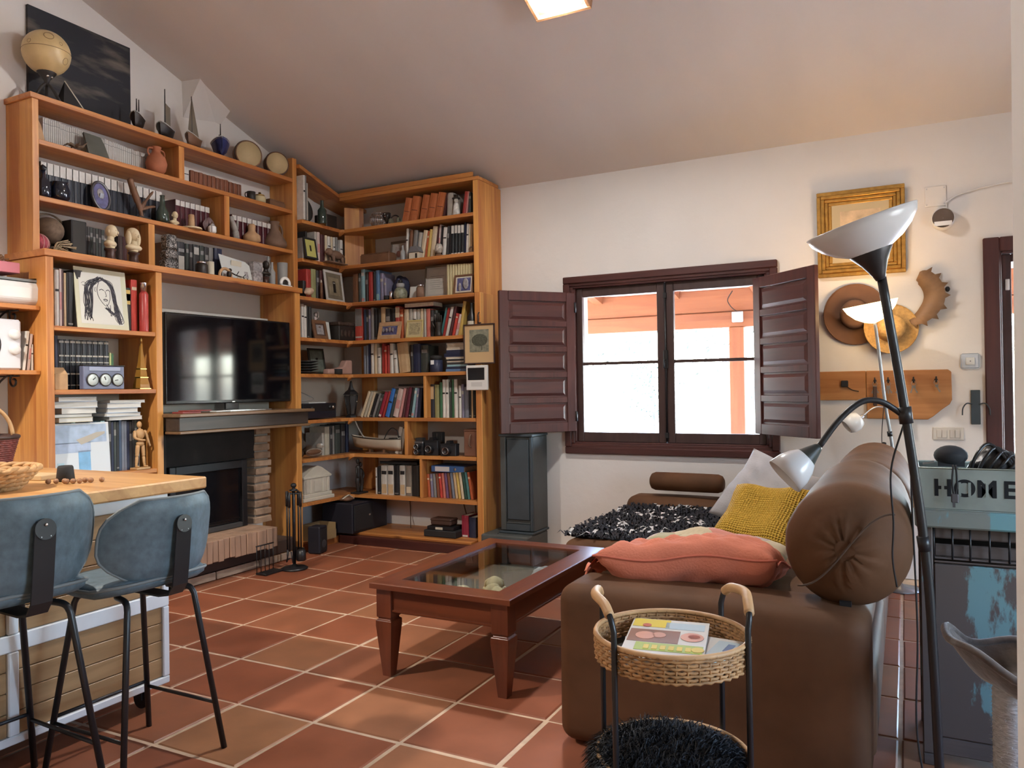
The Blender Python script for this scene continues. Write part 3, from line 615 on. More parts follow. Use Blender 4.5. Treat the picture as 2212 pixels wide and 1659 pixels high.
ROWS = {
'A1w':('x',-4.6,2.8,[(2.82,.011,0,'ww'),(2.832,.011,0,'ww'),(2.843,.011,0,'ww'),(2.855,.011,0,'ww'),(2.867,.011,0,'ww'),(2.879,.011,0,'ww'),(2.891,.011,0,'ww'),(2.903,.011,0,'ww'),(2.915,.011,0,'ww'),(2.927,.011,0,'ww'),(2.939,.011,0,'ww'),(2.951,.011,0,'ww'),(2.963,.011,0,'ww'),(2.975,.011,0,'ww'),(2.988,.011,0,'ww'),(3.0,.012,0,'ww'),(3.012,.012,0,'ww'),(3.025,.012,0,'ww'),(3.038,.012,0,'ww'),(3.05,.012,0,'ww'),(3.063,.012,0,'ww'),(3.076,.012,0,'ww'),(3.088,.012,0,'ww'),(3.101,.012,0,'ww'),(3.114,.012,0,'ww'),(3.127,.012,0,'ww'),(3.14,.012,0,'ww'),(3.153,.012,0,'ww'),(3.166,.012,0,'ww'),(3.18,.012,0,'ww'),(3.193,.012,0,'ww'),(3.206,.012,0,'ww'),(3.22,.013,0,'ww'),(3.233,.013,0,'ww'),(3.247,.013,0,'ww'),(3.26,.013,0,'ww'),(3.274,.013,0,'ww'),(3.288,.013,0,'ww'),(3.302,.013,0,'ww'),(3.316,.013,0,'ww'),(3.33,.013,0,'ww'),(3.344,.013,0,'ww'),(3.358,.013,0,'ww'),(3.372,.013,0,'ww'),(3.386,.013,0,'ww'),(3.4,.013,0,'ww'),(3.415,.013,0,'ww'),(3.429,.013,0,'ww'),(3.444,.014,0,'ww'),(3.458,.014,0,'ww'),(3.473,.014,0,'ww'),(3.488,.014,0,'ww'),(3.502,.014,0,'ww'),(3.517,.014,0,'ww'),(3.532,.014,0,'ww'),(3.547,.014,0,'ww')]),
'A2':('x',-4.56,2.8,[(3.831,.048,.138,'wh'),(3.892,.035,0,'or'),(3.929,.035,0,'or'),(3.968,.036,0,'or'),(4.006,.036,0,'or'),(4.045,.036,0,'or'),(4.085,.037,0,'or'),(4.125,.037,0,'or'),(4.165,.038,0,'or'),(4.206,.038,0,'or'),(4.248,.039,0,'or'),(4.29,.039,0,'or'),(4.332,.04,0,'or')]),
'B1n':('x',-4.58,2.47,[(2.79,.036,0,'nv'),(2.829,.037,0,'nv'),(2.868,.037,0,'nv'),(2.907,.038,0,'nv'),(2.947,.038,0,'nv'),(2.988,.039,0,'nv'),(3.029,.04,0,'nv'),(3.071,.04,0,'nv'),(3.114,.041,0,'nv'),(3.157,.041,0,'nv'),(3.201,.042,0,'nv'),(3.246,.043,0,'nv'),(3.292,.043,0,'nv'),(3.338,.044,0,'nv'),(3.385,.045,0,'nv'),(3.432,.046,0,'nv'),(3.481,.046,0,'nv'),(3.53,.047,0,'nv'),(3.581,.048,0,'nv')]),
'B1r':('x',-4.58,2.47,[(3.741,.039,0,'bu'),(3.782,.039,0,'bu'),(3.824,.04,0,'bu'),(3.867,.041,0,'bu'),(3.91,.041,0,'bu'),(3.953,.042,0,'bu'),(3.998,.042,0,'bu')]),
'B2r':('x',-4.58,2.47,[(4.253,.046,0,'bu'),(4.303,.046,0,'bu'),(4.353,.047,0,'bu'),(4.405,.048,0,'bu'),(4.457,.049,0,'bu'),(4.51,.049,0,'bu'),(4.564,.05,0,'bu'),(4.619,.051,0,'bu'),(4.675,.052,0,'bu')]),
'S1':('x',-4.58,2.14,[(3.047,.018,.229,'bk'),(3.067,.014,.227,'dk'),(3.083,.017,.227,'dk'),(3.101,.017,.227,'dg'),(3.12,.017,.225,'dk'),(3.139,.017,.225,'dg'),(3.158,.017,.226,'dk'),(3.177,.021,.223,'dg'),(3.295,.03,.206,'db'),(3.327,.032,.205,'dm')]),
'S2':('x',-4.55,2.14,[(3.655,.03,.225,'br'),(3.687,.036,.225,'rb'),(3.727,.066,.237,'kl'),(3.798,.028,.232,'dg'),(3.83,.028,.234,'dk'),(3.862,.057,.238,'kl2'),(3.923,.037,.239,'dg'),(3.964,.038,.236,'dk'),(4.006,.038,.236,'gy'),(4.053,.074,.242,'nb')]),
'L170':('x',-4.42,1.705,[(2.769,.025,.335,'wh'),(2.797,.014,.343,'pw'),(2.812,.01,.339,'dm'),(2.824,.014,.322,'tn'),(2.841,.04,.329,'bk'),(2.884,.055,.349,'bk2'),(3.182,.032,.281,'bk'),(3.217,.046,.279,'yl'),(3.266,.043,.336,'re')]),
'L133':('x',-4.45,1.335,[(2.785,.018,.32,'nb'),(2.806,.031,.3,'sv'),(2.84,.031,.3,'sv'),(2.875,.032,.301,'sv'),(2.91,.032,.301,'sv'),(2.945,.033,.301,'sv'),(2.981,.033,.302,'sv'),(3.018,.033,.302,'sv'),(3.055,.034,.303,'sv'),(3.093,.034,.303,'sv'),(3.132,.013,.231,'lg'),(3.146,.014,.226,'gn')]),
'L80':('x',-4.42,.82,[(2.762,.022,0,'lp'),(2.787,.022,0,'lp'),(2.812,.022,0,'lp'),(2.837,.023,0,'lp'),(2.862,.023,0,'lp'),(2.888,.023,0,'lp'),(2.914,.023,0,'lp'),(2.941,.024,0,'lp'),(2.967,.024,0,'lp'),(2.994,.024,0,'lp'),(3.021,.024,0,'lp'),(3.049,.025,0,'lp'),(3.082,.016,0,'lp'),(3.1,.016,0,'lp'),(3.117,.016,0,'lp'),(3.135,.016,0,'lp'),(3.153,.017,0,'lp'),(3.171,.017,0,'lp'),(3.189,.017,0,'lp'),(3.207,.017,0,'lp'),(3.225,.017,0,'lp'),(3.243,.017,0,'lp'),(3.262,.017,0,'lp'),(3.28,.017,0,'lp'),(3.299,.018,0,'lp')]),
'M273':('x',-4.4,2.73,[(4.784,.022,.366,'wh'),(4.808,.014,.367,'gy'),(4.825,.014,.309,'wg')]),
'M241':('x',-4.42,2.41,[(4.8,.033,.169,'gy'),(4.838,.022,.228,'bk'),(4.949,.028,.245,'wg'),(4.982,.034,.248,'pw'),(5.022,.052,.236,'dm'),(5.08,.029,.237,'cr'),(5.115,.036,.235,'wh'),(5.157,.024,.237,'cr'),(5.187,.024,.238,'wh'),(5.217,.03,.244,'gy'),(5.278,.037,.231,'wh')]),
'M208':('x',-4.42,2.08,[(4.799,.038,.144,'bk'),(4.84,.058,.246,'rd'),(4.903,.056,.255,'kh'),(4.965,.034,.25,'dk'),(5.005,.046,.256,'dm'),(5.056,.041,.235,'dk')]),
'M1745':('x',-4.42,1.745,[(4.831,.027,.283,'wh'),(4.861,.03,.275,'wh'),(4.894,.025,.27,'bk'),(4.922,.031,.268,'bk2')]),
'M0755':('x',-4.45,.755,[(5.094,.029,.193,'wg'),(5.13,.06,.243,'gw'),(5.195,.03,.228,'dk'),(5.231,.024,.246,'gy'),(5.262,.068,.252,'dg'),(5.342,.057,.257,'dk'),(5.412,.038,.258,'nb')]),
'R273':('y',5.42,2.73,[(-3.82,.072,.213,'or',.22),(-3.744,.076,.218,'or',.21),(-3.64,.07,.217,'or',.21),(-3.565,.074,.219,'or',.21),(-3.486,.073,.217,'or',.21),(-3.408,.018,.21,'dm',.21),(-3.363,.054,.203,'wg',.04),(-3.22,.031,.197,'rd',.17),(-3.187,.015,.195,'pk',.15),(-3.158,.026,.182,'dg',.04)]),
'R241':('y',5.43,2.41,[(-3.794,.024,.277,'wh',.05),(-3.766,.033,.26,'br',.09),(-3.727,.038,.255,'gy',.11),(-3.685,.033,.23,'wg',.16),(-3.647,.042,.244,'cr',.19),(-3.6,.019,.237,'od',.17),(-3.577,.028,.246,'ye',.15),(-3.544,.046,.265,'cr',.14),(-3.493,.018,.254,'dm',.13),(-3.47,.018,.275,'pw',.1),(-3.447,.018,.261,'bk',.09),(-3.425,.036,.246,'wh',.09),(-3.384,.023,.255,'dk',.07),(-3.356,.018,.252,'bk',.05),(-3.334,.027,.258,'kw',.03),(-3.302,.027,.258,'kw',.03),(-3.271,.027,.254,'kw',.03),(-3.24,.027,.255,'kw',.03),(-3.209,.013,.267,'nb',.03),(-3.193,.02,.253,'wh',.05),(-3.171,.015,.247,'cr',.05),(-3.154,.02,.245,'tn',.05)]),
'R208':('y',5.42,2.08,[(-4.356,.057,.262,'br'),(-4.294,.026,.266,'dg'),(-4.264,.041,.296,'lb'),(-4.218,.03,.268,'dk'),(-4.182,.045,.268,'rd'),(-4.132,.025,.261,'bk'),(-4.102,.04,.274,'bl'),(-4.057,.035,.246,'li'),(-4.017,.025,.199,'li'),(-3.374,.023,.26,'yb'),(-3.348,.023,.259,'yb'),(-3.322,.023,.258,'yb'),(-3.297,.023,.258,'yb'),(-3.271,.023,.257,'yb'),(-3.246,.023,.256,'yb'),(-3.221,.023,.256,'yb'),(-3.196,.023,.255,'yb'),(-3.171,.023,.254,'yb'),(-3.146,.023,.254,'yb')]),
'R1745':('y',5.43,1.745,[(-4.344,.077,.296,'rw'),(-4.246,.02,.279,'bl2'),(-4.221,.02,.278,'dk'),(-4.196,.02,.276,'li'),(-4.17,.03,.287,'gy'),(-4.135,.035,.272,'bk'),(-4.095,.03,.27,'bk2'),(-4.06,.045,.284,'tn'),(-4.01,.049,.268,'dk'),(-3.956,.044,.265,'bk'),(-3.907,.044,.282,'rc'),(-3.859,.034,.256,'od'),(-3.815,.048,.252,'cr'),(-3.762,.033,.25,'wg'),(-3.724,.033,.247,'wh'),(-3.686,.033,.245,'wg'),(-3.649,.028,.247,'cr'),(-3.616,.023,.245,'wg'),(-3.588,.037,.243,'sr'),(-3.546,.032,.229,'dk'),(-3.509,.032,.227,'dg'),(-3.454,.018,.247,'te',.24),(-3.431,.023,.242,'rd',.24),(-3.404,.027,.248,'wh',.25),(-3.372,.027,.253,'dm',.25),(-3.34,.027,.191,'re',.25),(-3.309,.027,.181,'pw',.26),(-3.278,.031,.286,'ye',.19)]),
'R145':('y',5.43,1.45,[(-4.256,.025,.248,'gb'),(-4.228,.023,.255,'gb'),(-4.203,.018,.262,'nb'),(-4.175,.03,.273,'wh'),(-4.14,.03,.271,'cr'),(-4.105,.035,.229,'wh'),(-4.055,.02,.264,'rd'),(-4.03,.025,.239,'re'),(-4.0,.025,.246,'rd'),(-3.971,.034,.26,'wh'),(-3.922,.034,.199,'wh',-.08),(-3.868,.111,.26,'tn',-.11),(-3.753,.024,.24,'dk'),(-3.725,.071,.246,'nb'),(-3.649,.075,.231,'dg')]),
'R107':('y',5.42,1.07,[(-4.296,.031,.242,'cr',.42),(-4.26,.031,.238,'gw',.4),(-4.225,.025,.234,'cr',.38),(-4.194,.025,.217,'bk',.39),(-4.164,.025,.217,'gy',.39),(-4.134,.03,.208,'dg',.38),(-4.099,.035,.228,'cm',.36),(-4.059,.025,.232,'rd',.34),(-4.024,.044,.255,'bb',.31),(-3.975,.029,.247,'dg',.29),(-3.941,.054,.25,'pw',.27),(-3.882,.029,.253,'pk',.24),(-3.848,.024,.257,'dm',.22),(-3.819,.034,.261,'bu2',.2),(-3.781,.024,.252,'bk',.19),(-3.753,.028,.256,'lb',.18),(-3.719,.024,.248,'li',.15),(-3.691,.038,.251,'nb',.09),(-3.555,.042,.281,'kt'),(-3.509,.041,.276,'kh'),(-3.461,.025,.295,'gn'),(-3.432,.027,.317,'wh'),(-3.402,.029,.317,'wh'),(-3.364,.018,.297,'dg'),(-3.341,.018,.316,'gn'),(-3.319,.031,.319,'wh'),(-3.274,.022,.265,'wh'),(-3.247,.022,.276,'li'),(-3.221,.04,.253,'gb'),(-3.177,.018,.245,'bk'),(-3.155,.013,.244,'tn'),(-3.138,.022,.244,'bk')]),
'R0755':('y',5.42,.755,[(-3.926,.039,.235,'wh',.22),(-3.883,.034,.22,'wg',.21)]),
'R040':('y',5.42,.4,[(-4.135,.015,.231,'wh'),(-4.115,.035,.241,'bk'),(-4.075,.064,.25,'bn'),(-4.006,.064,.253,'bn'),(-3.937,.053,.255,'bk'),(-3.879,.058,.257,'bn'),(-3.816,.062,.259,'bn2'),(-3.75,.071,.261,'bk2'),(-3.59,.026,.195,'od',-.05),(-3.559,.026,.197,'li',-.06),(-3.529,.026,.199,'gy',-.07),(-3.498,.026,.202,'rb',-.08),(-3.468,.026,.204,'re',-.09),(-3.438,.025,.206,'sr',-.09),(-3.408,.025,.208,'pu',-.1),(-3.378,.025,.21,'rb',-.11),(-3.349,.025,.213,'gb',-.11),(-3.319,.025,.215,'tn',-.12),(-3.29,.025,.217,'ye',-.13),(-3.26,.025,.219,'cr',-.13),(-3.231,.025,.221,'dgn',-.14),(-3.202,.025,.223,'te',-.14),(-3.173,.024,.225,'od',-.15)]),
'RF':('y',5.42,.09,[(-3.264,.066,.177,'cm'),(-3.193,.065,.166,'nb')]),
}
RDESC = {'A1w': ('', "thin white volume in the long row on the upper bookcase's top shelf", 'thin white volumes on the top shelf', 0.185, 0.13), 'A2': ('', 'brown and white ornate volume on the top shelf below the drums', 'ornate volumes below the drums', 0.13, 0.1), 'B1n': ('', 'navy and white encyclopedia volume on the shelf behind the oval portrait', 'navy encyclopedia volumes', 0.235, 0.13), 'B1r': ('', 'burgundy encyclopedia volume with white band behind the small ivory bust', 'burgundy volumes behind the ivory bust', 0.212, 0.13), 'B2r': ('', 'burgundy encyclopedia volume with white band behind the clay bottle', 'burgundy volumes behind the clay bottle', 0.205, 0.13), 'S1': ('from the bar', 'shelf of the ivory busts', 'books behind the ivory busts', 0.2, 0.13), 'S2': ('from the black patterned idol', 'shelf over the television', 'books over the television', 0.2, 0.15), 'L170': ('from the bar', 'shelf of the portrait sketch', 'tall books beside the portrait sketch', 0.2, 0.22), 'L133': ('from the bar', 'shelf of the three-dial weather station', 'leather volumes above the weather station', 0.3, 0.2), 'L80': ('', 'record sleeve in the row under the paper piles behind the blue poster', 'records under the paper piles', 0.315, 0.28), 'M273': ('from the fireplace', 'top shelf of the narrow corner bay', 'books in the narrow corner bay', 0.2, 0.2), 'M241': ('from the fireplace', 'second shelf of the narrow corner bay', 'books in the narrow corner bay', 0.2, 0.17), 'M208': ('from the fireplace', 'third shelf of the narrow corner bay', 'books in the narrow corner bay', 0.2, 0.18), 'M1745': ('from the fireplace', 'fourth shelf of the narrow corner bay', 'books in the narrow corner bay', 0.2, 0.18), 'M0755': ('from the fireplace', 'shelf behind the wooden bird', 'books behind the wooden bird', 0.2, 0.18), 'R273': ('from the corner', 'top shelf beside the window', 'books on the top shelf beside the window', 0.2, 0.17), 'R241': ('from the corner', 'second shelf beside the window', 'books on the second shelf beside the window', 0.2, 0.17), 'R208': ('from the corner', 'third shelf beside the window', 'books on the third shelf beside the window', 0.2, 0.18), 'R1745': ('from the corner', 'fourth shelf beside the window', 'books on the fourth shelf beside the window', 0.2, 0.18), 'R145': ('from the corner', 'fifth shelf beside the window', 'books on the fifth shelf beside the window', 0.2, 0.18), 'R107': ('from the corner', 'sixth shelf beside the window', 'books on the sixth shelf beside the window', 0.2, 0.19), 'R0755': ('from the boat', 'shelf of the half-hull boat', 'books beside the half-hull boat', 0.2, 0.17), 'R040': ('from the corner', 'lowest shelf beside the stove', 'files and books on the lowest shelf', 0.2, 0.2), 'RF': ('from the printer', 'plinth beside the stove', 'files on the plinth', 0.2, 0.2)}
rb_ = random.Random(4)
for rk, (ax, pv, zb, items) in ROWS.items():
    end, where, grp, hdef, dep = RDESC[rk]; same = not end
    if rk == 'A2': pv = -4.60
    for i, it in enumerate(items):
        s0, wd, h, k = it[:4]; lean = it[4] if len(it) > 4 else 0.
        if not h: h = hdef*(1 if rk not in ('A1w', 'A2', 'L80') else rb_.uniform(.97, 1.02))
        if rk == 'A1w': h -= .04*i/56
        if rk == 'A2' and k == 'or': k = 'rb'
        if rk == 'L80': k = rb_.choice(['nb', 'bl2', 'dk', 'gb', 'lb', 'bk', 'li', 'dg'])
        if lean: wd = wd*math.cos(math.atan(lean))-.0015
        wd = max(.006, wd-.001); d = min(dep, 5.715-pv if ax == 'y' else pv+4.71)-.01*((i*7) % 3)
        if same and rk != 'L80' and not (rk == 'A2' and i == 0): lab = where
        elif same and rk == 'L80': lab = f"{LOOK[k].replace('book', 'record sleeve')}, {ORD[i]} from the bar under the paper piles"
        elif rk == 'A2': lab = 'upright white book against the divider, before the ornate volumes'
        else:
            nm = LOOK[k]
            lab = f"{nm.rstrip(',')}, {ORD[i]} {end}, {where}"
            if len(lab.split()) > 16: lab = lab.replace(' dark finger', ' finger').replace(' with a finger hole', '')
        nmk = 'ring_binder' if k.startswith('bn') or rk == 'RF' else ('record_sleeve' if rk == 'L80' else 'book')
        if rk == 'RF': lab = ('crimson lever-arch file standing on the plinth beside the printer', 'navy box file standing against the bookcase end by the stove')[i]
        if rk in ('M273', 'M241', 'M208'): s0 += .064 if rk == 'M273' else .05
        loc = (pv, s0, zb+.0006) if ax == 'x' else (s0, pv, zb+.0006)
        book(wd, d, h, k, loc, 90 if ax == 'x' else 0, lean, lab, grp, nmk)
# ================================================================= FURNITURE
# ---------------------------------------------------------------- kitchen island on castors
OAKX = wood('oak_top', (.62, .36, .15), (.44, .22, .08), 'x', .35, .10, .35)
PLANKY = wood('plank_wood', (.42, .26, .125), (.27, .155, .068), 'y', .45, .14, .25)
WHITEW = mat('white_paint', (.70, .72, .74), .45, var=.05, scale=10)
isl = thing('kitchen_island', 'plank-sided white-framed kitchen island with oak worktop and castors', 'island', (-3.2, 1.4, 0))
def ib(name, x0, x1, y0, y1, z0, z1, m, ch=.004): q = B(); q.box(x0+3.2, x1+3.2, y0-1.4, y1-1.4, z0, z1, ch=ch); return obj(name, q, m, isl)
ib('worktop', -3.95, -2.722, .55, 2.372, .888, .938, OAKX, .006)
X1, Y1, Y0 = -2.751, 2.195, .62
ib('carcass', -3.66, X1-.030, Y0, Y1-.03, .11, .886, mat('carcass_grey', (.25, .25, .25)))
def rail(y0, y1, z0, z1, n='frame_rail'): ib(n, X1-.028, X1, y0, y1, z0, z1, WHITEW)
rail(Y0, Y1, .838, .887); rail(Y0, Y1, .418, .478); rail(Y0, Y1, .098, .128)
for y0, y1 in ((2.165, 2.195), (1.548, 1.585), (.62, .66)): rail(y0, y1, .1285, .4175, 'frame_stile'); rail(y0, y1, .4785, .8375, 'frame_stile')
for y0, y1 in ((1.5855, 2.1645), (.6605, 1.5475)):
    for z0, z1 in ((.129, .206), (.208, .278), (.280, .350), (.352, .417), (.479, .565), (.567, .652), (.654, .745), (.747, .837)): ib('plank', X1-.026, X1-.010, y0, y1, z0, z1, PLANKY, .003)
for x0 in (-3.66, ): ib('end_panel', x0, X1-.03, Y1-.029, Y1, .11, .886, WHITEW)
for x, y in ((-2.83, 2.12), (-3.55, 2.12), (-2.83, .75), (-3.55, .75)):
    q = B(); q.lathe([(.038, -.011), (.04, -.008), (.04, .008), (.038, .011)], 18, (0, 0, 0), T=Matrix.Translation((x+3.2, y-1.4, .044)) @ Matrix.Rotation(PI/2, 4, 'X')); q.box(x+3.2-.022, x+3.2+.022, y-1.4-.02, y-1.4-.014, .044, .105); q.box(x+3.2-.022, x+3.2+.022, y-1.4+.014, y-1.4+.02, .044, .105); q.box(x+3.2-.03, x+3.2+.03, y-1.4-.03, y-1.4+.03, .100, .109)
    obj('castor', q, BLACK, isl)

# ---------------------------------------------------------------- bar stools
LEATH = mat('blue_grey_leather', (.085, .125, .155), .48, var=.22, scale=38, bump=.12)
SEAM = mat('seam_leather', (.16, .18, .19), .6)
def bar_stool(label, loc, rz):
    t = thing('bar_stool', label, 'stool', loc, rz, 'bar stools at the island')
    # local: +x is the rear (toward the room), seat faces -x
    def sup(r, a, e=3.0):
        c, s_ = math.cos(a), math.sin(a); return (abs(c)**(2/e)*math.copysign(1, c)*r, abs(s_)**(2/e)*math.copysign(1, s_)*r)
    q = B(); n = 36; vs = []; fs = []
    for (k, z, g) in ((.2, .668, 0), (.70, .672, 0), (.93, .668, 0), (1.0, .652, 0), (.985, .634, 0), (.9, .622, 0), (.3, .620, 0)):
        for i in range(n):
            x, y = sup(1, 2*PI*i/n); wv = .035*max(0, x-.3)*k; vs.append((x*.195*k-.0, y*.215*k, z+wv))
    for j in range(6):
        for i in range(n): fs.append((j*n+i, (j+1)*n+i, (j+1)*n+(i+1) % n, j*n+(i+1) % n))
    fs += [tuple(range(n)), tuple(6*n+i for i in range(n))[::-1]]
    q.add(vs, fs, 0, True); obj('seat', q, LEATH, t)
    q = B(); q.tube([(sup(1, 2*PI*i/n)[0]*.196, sup(1, 2*PI*i/n)[1]*.216, .652+.035*max(0, sup(1, 2*PI*i/n)[0]-.3)) for i in range(n)], .006, 6, closed=True); obj('seat_piping', q, SEAM, t)
    # backrest: curved shield
    q = B(); nu, nv = 22, 12
    def outline(v): return .222*(1-abs(2*v-1)**3.2*.42)*(1.0 if v > .35 else .80+.20*(v/.35)**.6)
    def fr(u, v, side):
        y = (2*u-1)*outline(v); z = .665+.285*v; e = min(1, (1-abs(2*u-1))*6, v*7+.02, (1-v)*7+.02)
        x = .205-.10*(y/.22)**2+.045*(v-.3)+side*.018*e**.5; return (x, y, z)
    q.grid(lambda u, v: fr(u, v, 1), nu, nv); q.grid(lambda u, v: fr(1-u, v, -1), nu, nv); obj('backrest', q, LEATH, t)
    q = B(); ed = [fr(i/20, 0, 0) for i in range(21)]+[fr(1, i/10, 0) for i in range(1, 11)]+[fr(1-i/20, 1, 0) for i in range(1, 21)]+[fr(0, 1-i/10, 0) for i in range(1, 10)]
    q.tube(ed, .005, 6, closed=True); obj('back_piping', q, SEAM, t)
    # flat black bracket bending under the seat
    q = B(); pr = [(.02, .612), (.16, .610), (.205, .618), (.228, .65), (.237, .72), (.252, .86)]; wv = .030; vs = []
    for k, (x, z) in enumerate(pr):
        d = Vector((pr[min(k+1, 5)][0]-pr[max(k-1, 0)][0], 0, pr[min(k+1, 5)][1]-pr[max(k-1, 0)][1])).normalized(); nx, nz = d.z, -d.x
        for sy in (-1, 1):
            for e in (0, .006): vs.append((x+nx*e, sy*wv, z+nz*e))
    fs = []
    for k in range(5):
        a = 4*k; c = a+4; fs += [(a, a+2, c+2, c), (a+1, c+1, c+3, a+3), (a, c, c+1, a+1), (a+2, a+3, c+3, c+2)]
    q.add(vs, fs+[(20, 22, 23, 21)]); c = (.2555, 0, .86); q.lathe([(wv, 0), (wv, .006)], 20, (0, 0, 0), T=Matrix.Translation((.2525, 0, .859)) @ Matrix.Rotation(PI/2-.10, 4, 'Y'))
    obj('bracket', q, BLACK, t)
    for y, z in ((0, .872), (-.013, .838), (.013, .838)): q = B(); q.ball((.2615 if z > .85 else .258, y, z), (.003, .0045, .0045), 8, 6); obj('screw', q, STEEL, t)
    # four tube legs with a bent top, and the foot rails
    feet = {}
    for sx in (-1, 1):
        for sy in (-1, 1):
            f = (sx*.205, sy*.205, 0); feet[sx, sy] = f
            p = [(sx*.04, sy*.10, .607), (sx*.10, sy*.118, .606), (sx*.128, sy*.128, .598), (sx*.140, sy*.134, .578), f]
            q = B(); q.tube(spline(p[:4], 4)+[f], .0105, 10); obj('leg', q, BLACK, t)
    def lp(sx, sy, z): return (sx*(.205-.065*z/.578), sy*(.205-.071*z/.578), z)
    for a, c, z in (((-1, -1), (-1, 1), .19), ((1, -1), (-1, -1), .17), ((1, 1), (-1, 1), .17)): q = B(); q.tube([lp(*a, z), lp(*c, z)], .0065, 8); obj('foot_rail', q, BLACK, t)
    return t
st1 = bar_stool('blue-grey bar stool at the island end beside the fireplace', (-2.452, 1.815, 0), 0)
st2 = dup(st1, (-2.535, 1.40, 0), -3, 'blue-grey bar stool beside the straw basket, cut off by the photo edge'); st2.scale = (1.04, 1.04, 1.055)

# ---------------------------------------------------------------- coffee table with a glass top and a display tray
MAHOG = wood('mahogany_x', (.20, .055, .022), (.105, .026, .011), 'x', .3, .4, .1, coat=.4, knots=False)
MAHOGY = wood('mahogany_y', (.20, .055, .022), (.105, .026, .011), 'y', .3, .4, .1, coat=.4, knots=False)
MAHOGZ = wood('mahogany_z', (.18, .048, .020), (.09, .022, .010), 'z', .32, .4, .1, coat=.4, knots=False)
GLASST = pane_mat('table_glass', (.95, .97, .96), .045)
ct = thing('coffee_table', 'mahogany coffee table with a glass display top', 'table', (-1.825, 3.37, 0))
hw, hl = .360, .565
z1 = .430
for y0, y1, s in ((-hl, -hl+.105, -1), (hl-.105, hl, 1)):
    q = B(); q.add([(-hw, s*hl, z1-.026), (hw, s*hl, z1-.026), (hw, s*hl, z1-.004), (-hw, s*hl, z1-.004), (-hw+.004, s*(hl-.004), z1), (hw-.004, s*(hl-.004), z1), (hw-.105, s*(hl-.105), z1), (-hw+.105, s*(hl-.105), z1), (hw-.105, s*(hl-.105), z1-.026), (-hw+.105, s*(hl-.105), z1-.026)],
      [(0, 1, 2, 3), (3, 2, 5, 4), (4, 5, 6, 7), (7, 6, 8, 9), (0, 9, 8, 1), (1, 8, 6, 5, 2), (0, 3, 4, 7, 9)]); obj('top_rail', q, MAHOG, ct)
for s in (-1, 1):
    q = B(); q.add([(s*hw, -hl, z1-.026), (s*hw, hl, z1-.026), (s*hw, hl, z1-.004), (s*hw, -hl, z1-.004), (s*(hw-.004), -hl+.004, z1), (s*(hw-.004), hl-.004, z1), (s*(hw-.105), hl-.105, z1), (s*(hw-.105), -hl+.105, z1), (s*(hw-.105), hl-.105, z1-.026), (s*(hw-.105), -hl+.105, z1-.026)],
      [(0, 1, 2, 3), (3, 2, 5, 4), (4, 5, 6, 7), (7, 6, 8, 9), (0, 9, 8, 1)]); obj('top_rail', q, MAHOGY, ct)
q = B(); q.box(-hw+.10, hw-.10, -hl+.10, hl-.10, z1-.012, z1-.006); obj('glass_top', q, GLASST, ct)
for s in (-1, 1):
    q = B(); q.box(-hw+.10, hw-.10, min(s*(hl-.035), s*(hl-.058)), max(s*(hl-.035), s*(hl-.058)), .295, z1-.027, ch=.003); q.box(-hw+.10, hw-.10, min(s*(hl-.031), s*(hl-.05)), max(s*(hl-.031), s*(hl-.05)), .300, .308); obj('apron', q, MAHOG, ct)
    q = B(); q.box(min(s*(hw-.035), s*(hw-.058)), max(s*(hw-.035), s*(hw-.058)), -hl+.10, hl-.10, .295, z1-.027, ch=.003); q.box(min(s*(hw-.031), s*(hw-.05)), max(s*(hw-.031), s*(hw-.05)), -hl+.10, hl-.10, .300, .308); obj('apron', q, MAHOGY, ct)
q = B(); q.box(-hw+.06, hw-.06, -hl+.06, hl-.06, .297, .306); obj('display_tray', q, mat('tray_felt', (.17, .15, .12), .9), ct)
for sx in (-1, 1):
    for sy in (-1, 1):
        cx, cy = sx*(hw-.062), sy*(hl-.062); q = B()
        def sq(h, z): return [(cx-h, cy-h, z), (cx+h, cy-h, z), (cx+h, cy+h, z), (cx-h, cy+h, z)]
        pr = [(.040, z1-.027), (.040, .272), (.034, .268), (.034, .262), (.043, .255), (.043, .230), (.022, .0)]
        vs = [v for h, z in pr for v in sq(h, z)]; q.add(vs, [(4*k+i, 4*k+4+i, 4*k+4+(i+1) % 4, 4*k+(i+1) % 4) for k in range(len(pr)-1) for i in range(4)]+[(24, 27, 26, 25)]); obj('leg', q, MAHOGZ, ct, bevel=.002)
BONE = mat('bone', (.62, .55, .36), .7, var=.22, scale=22, bump=.4); BONED = mat('bone_hollow', (.10, .075, .05), .9)
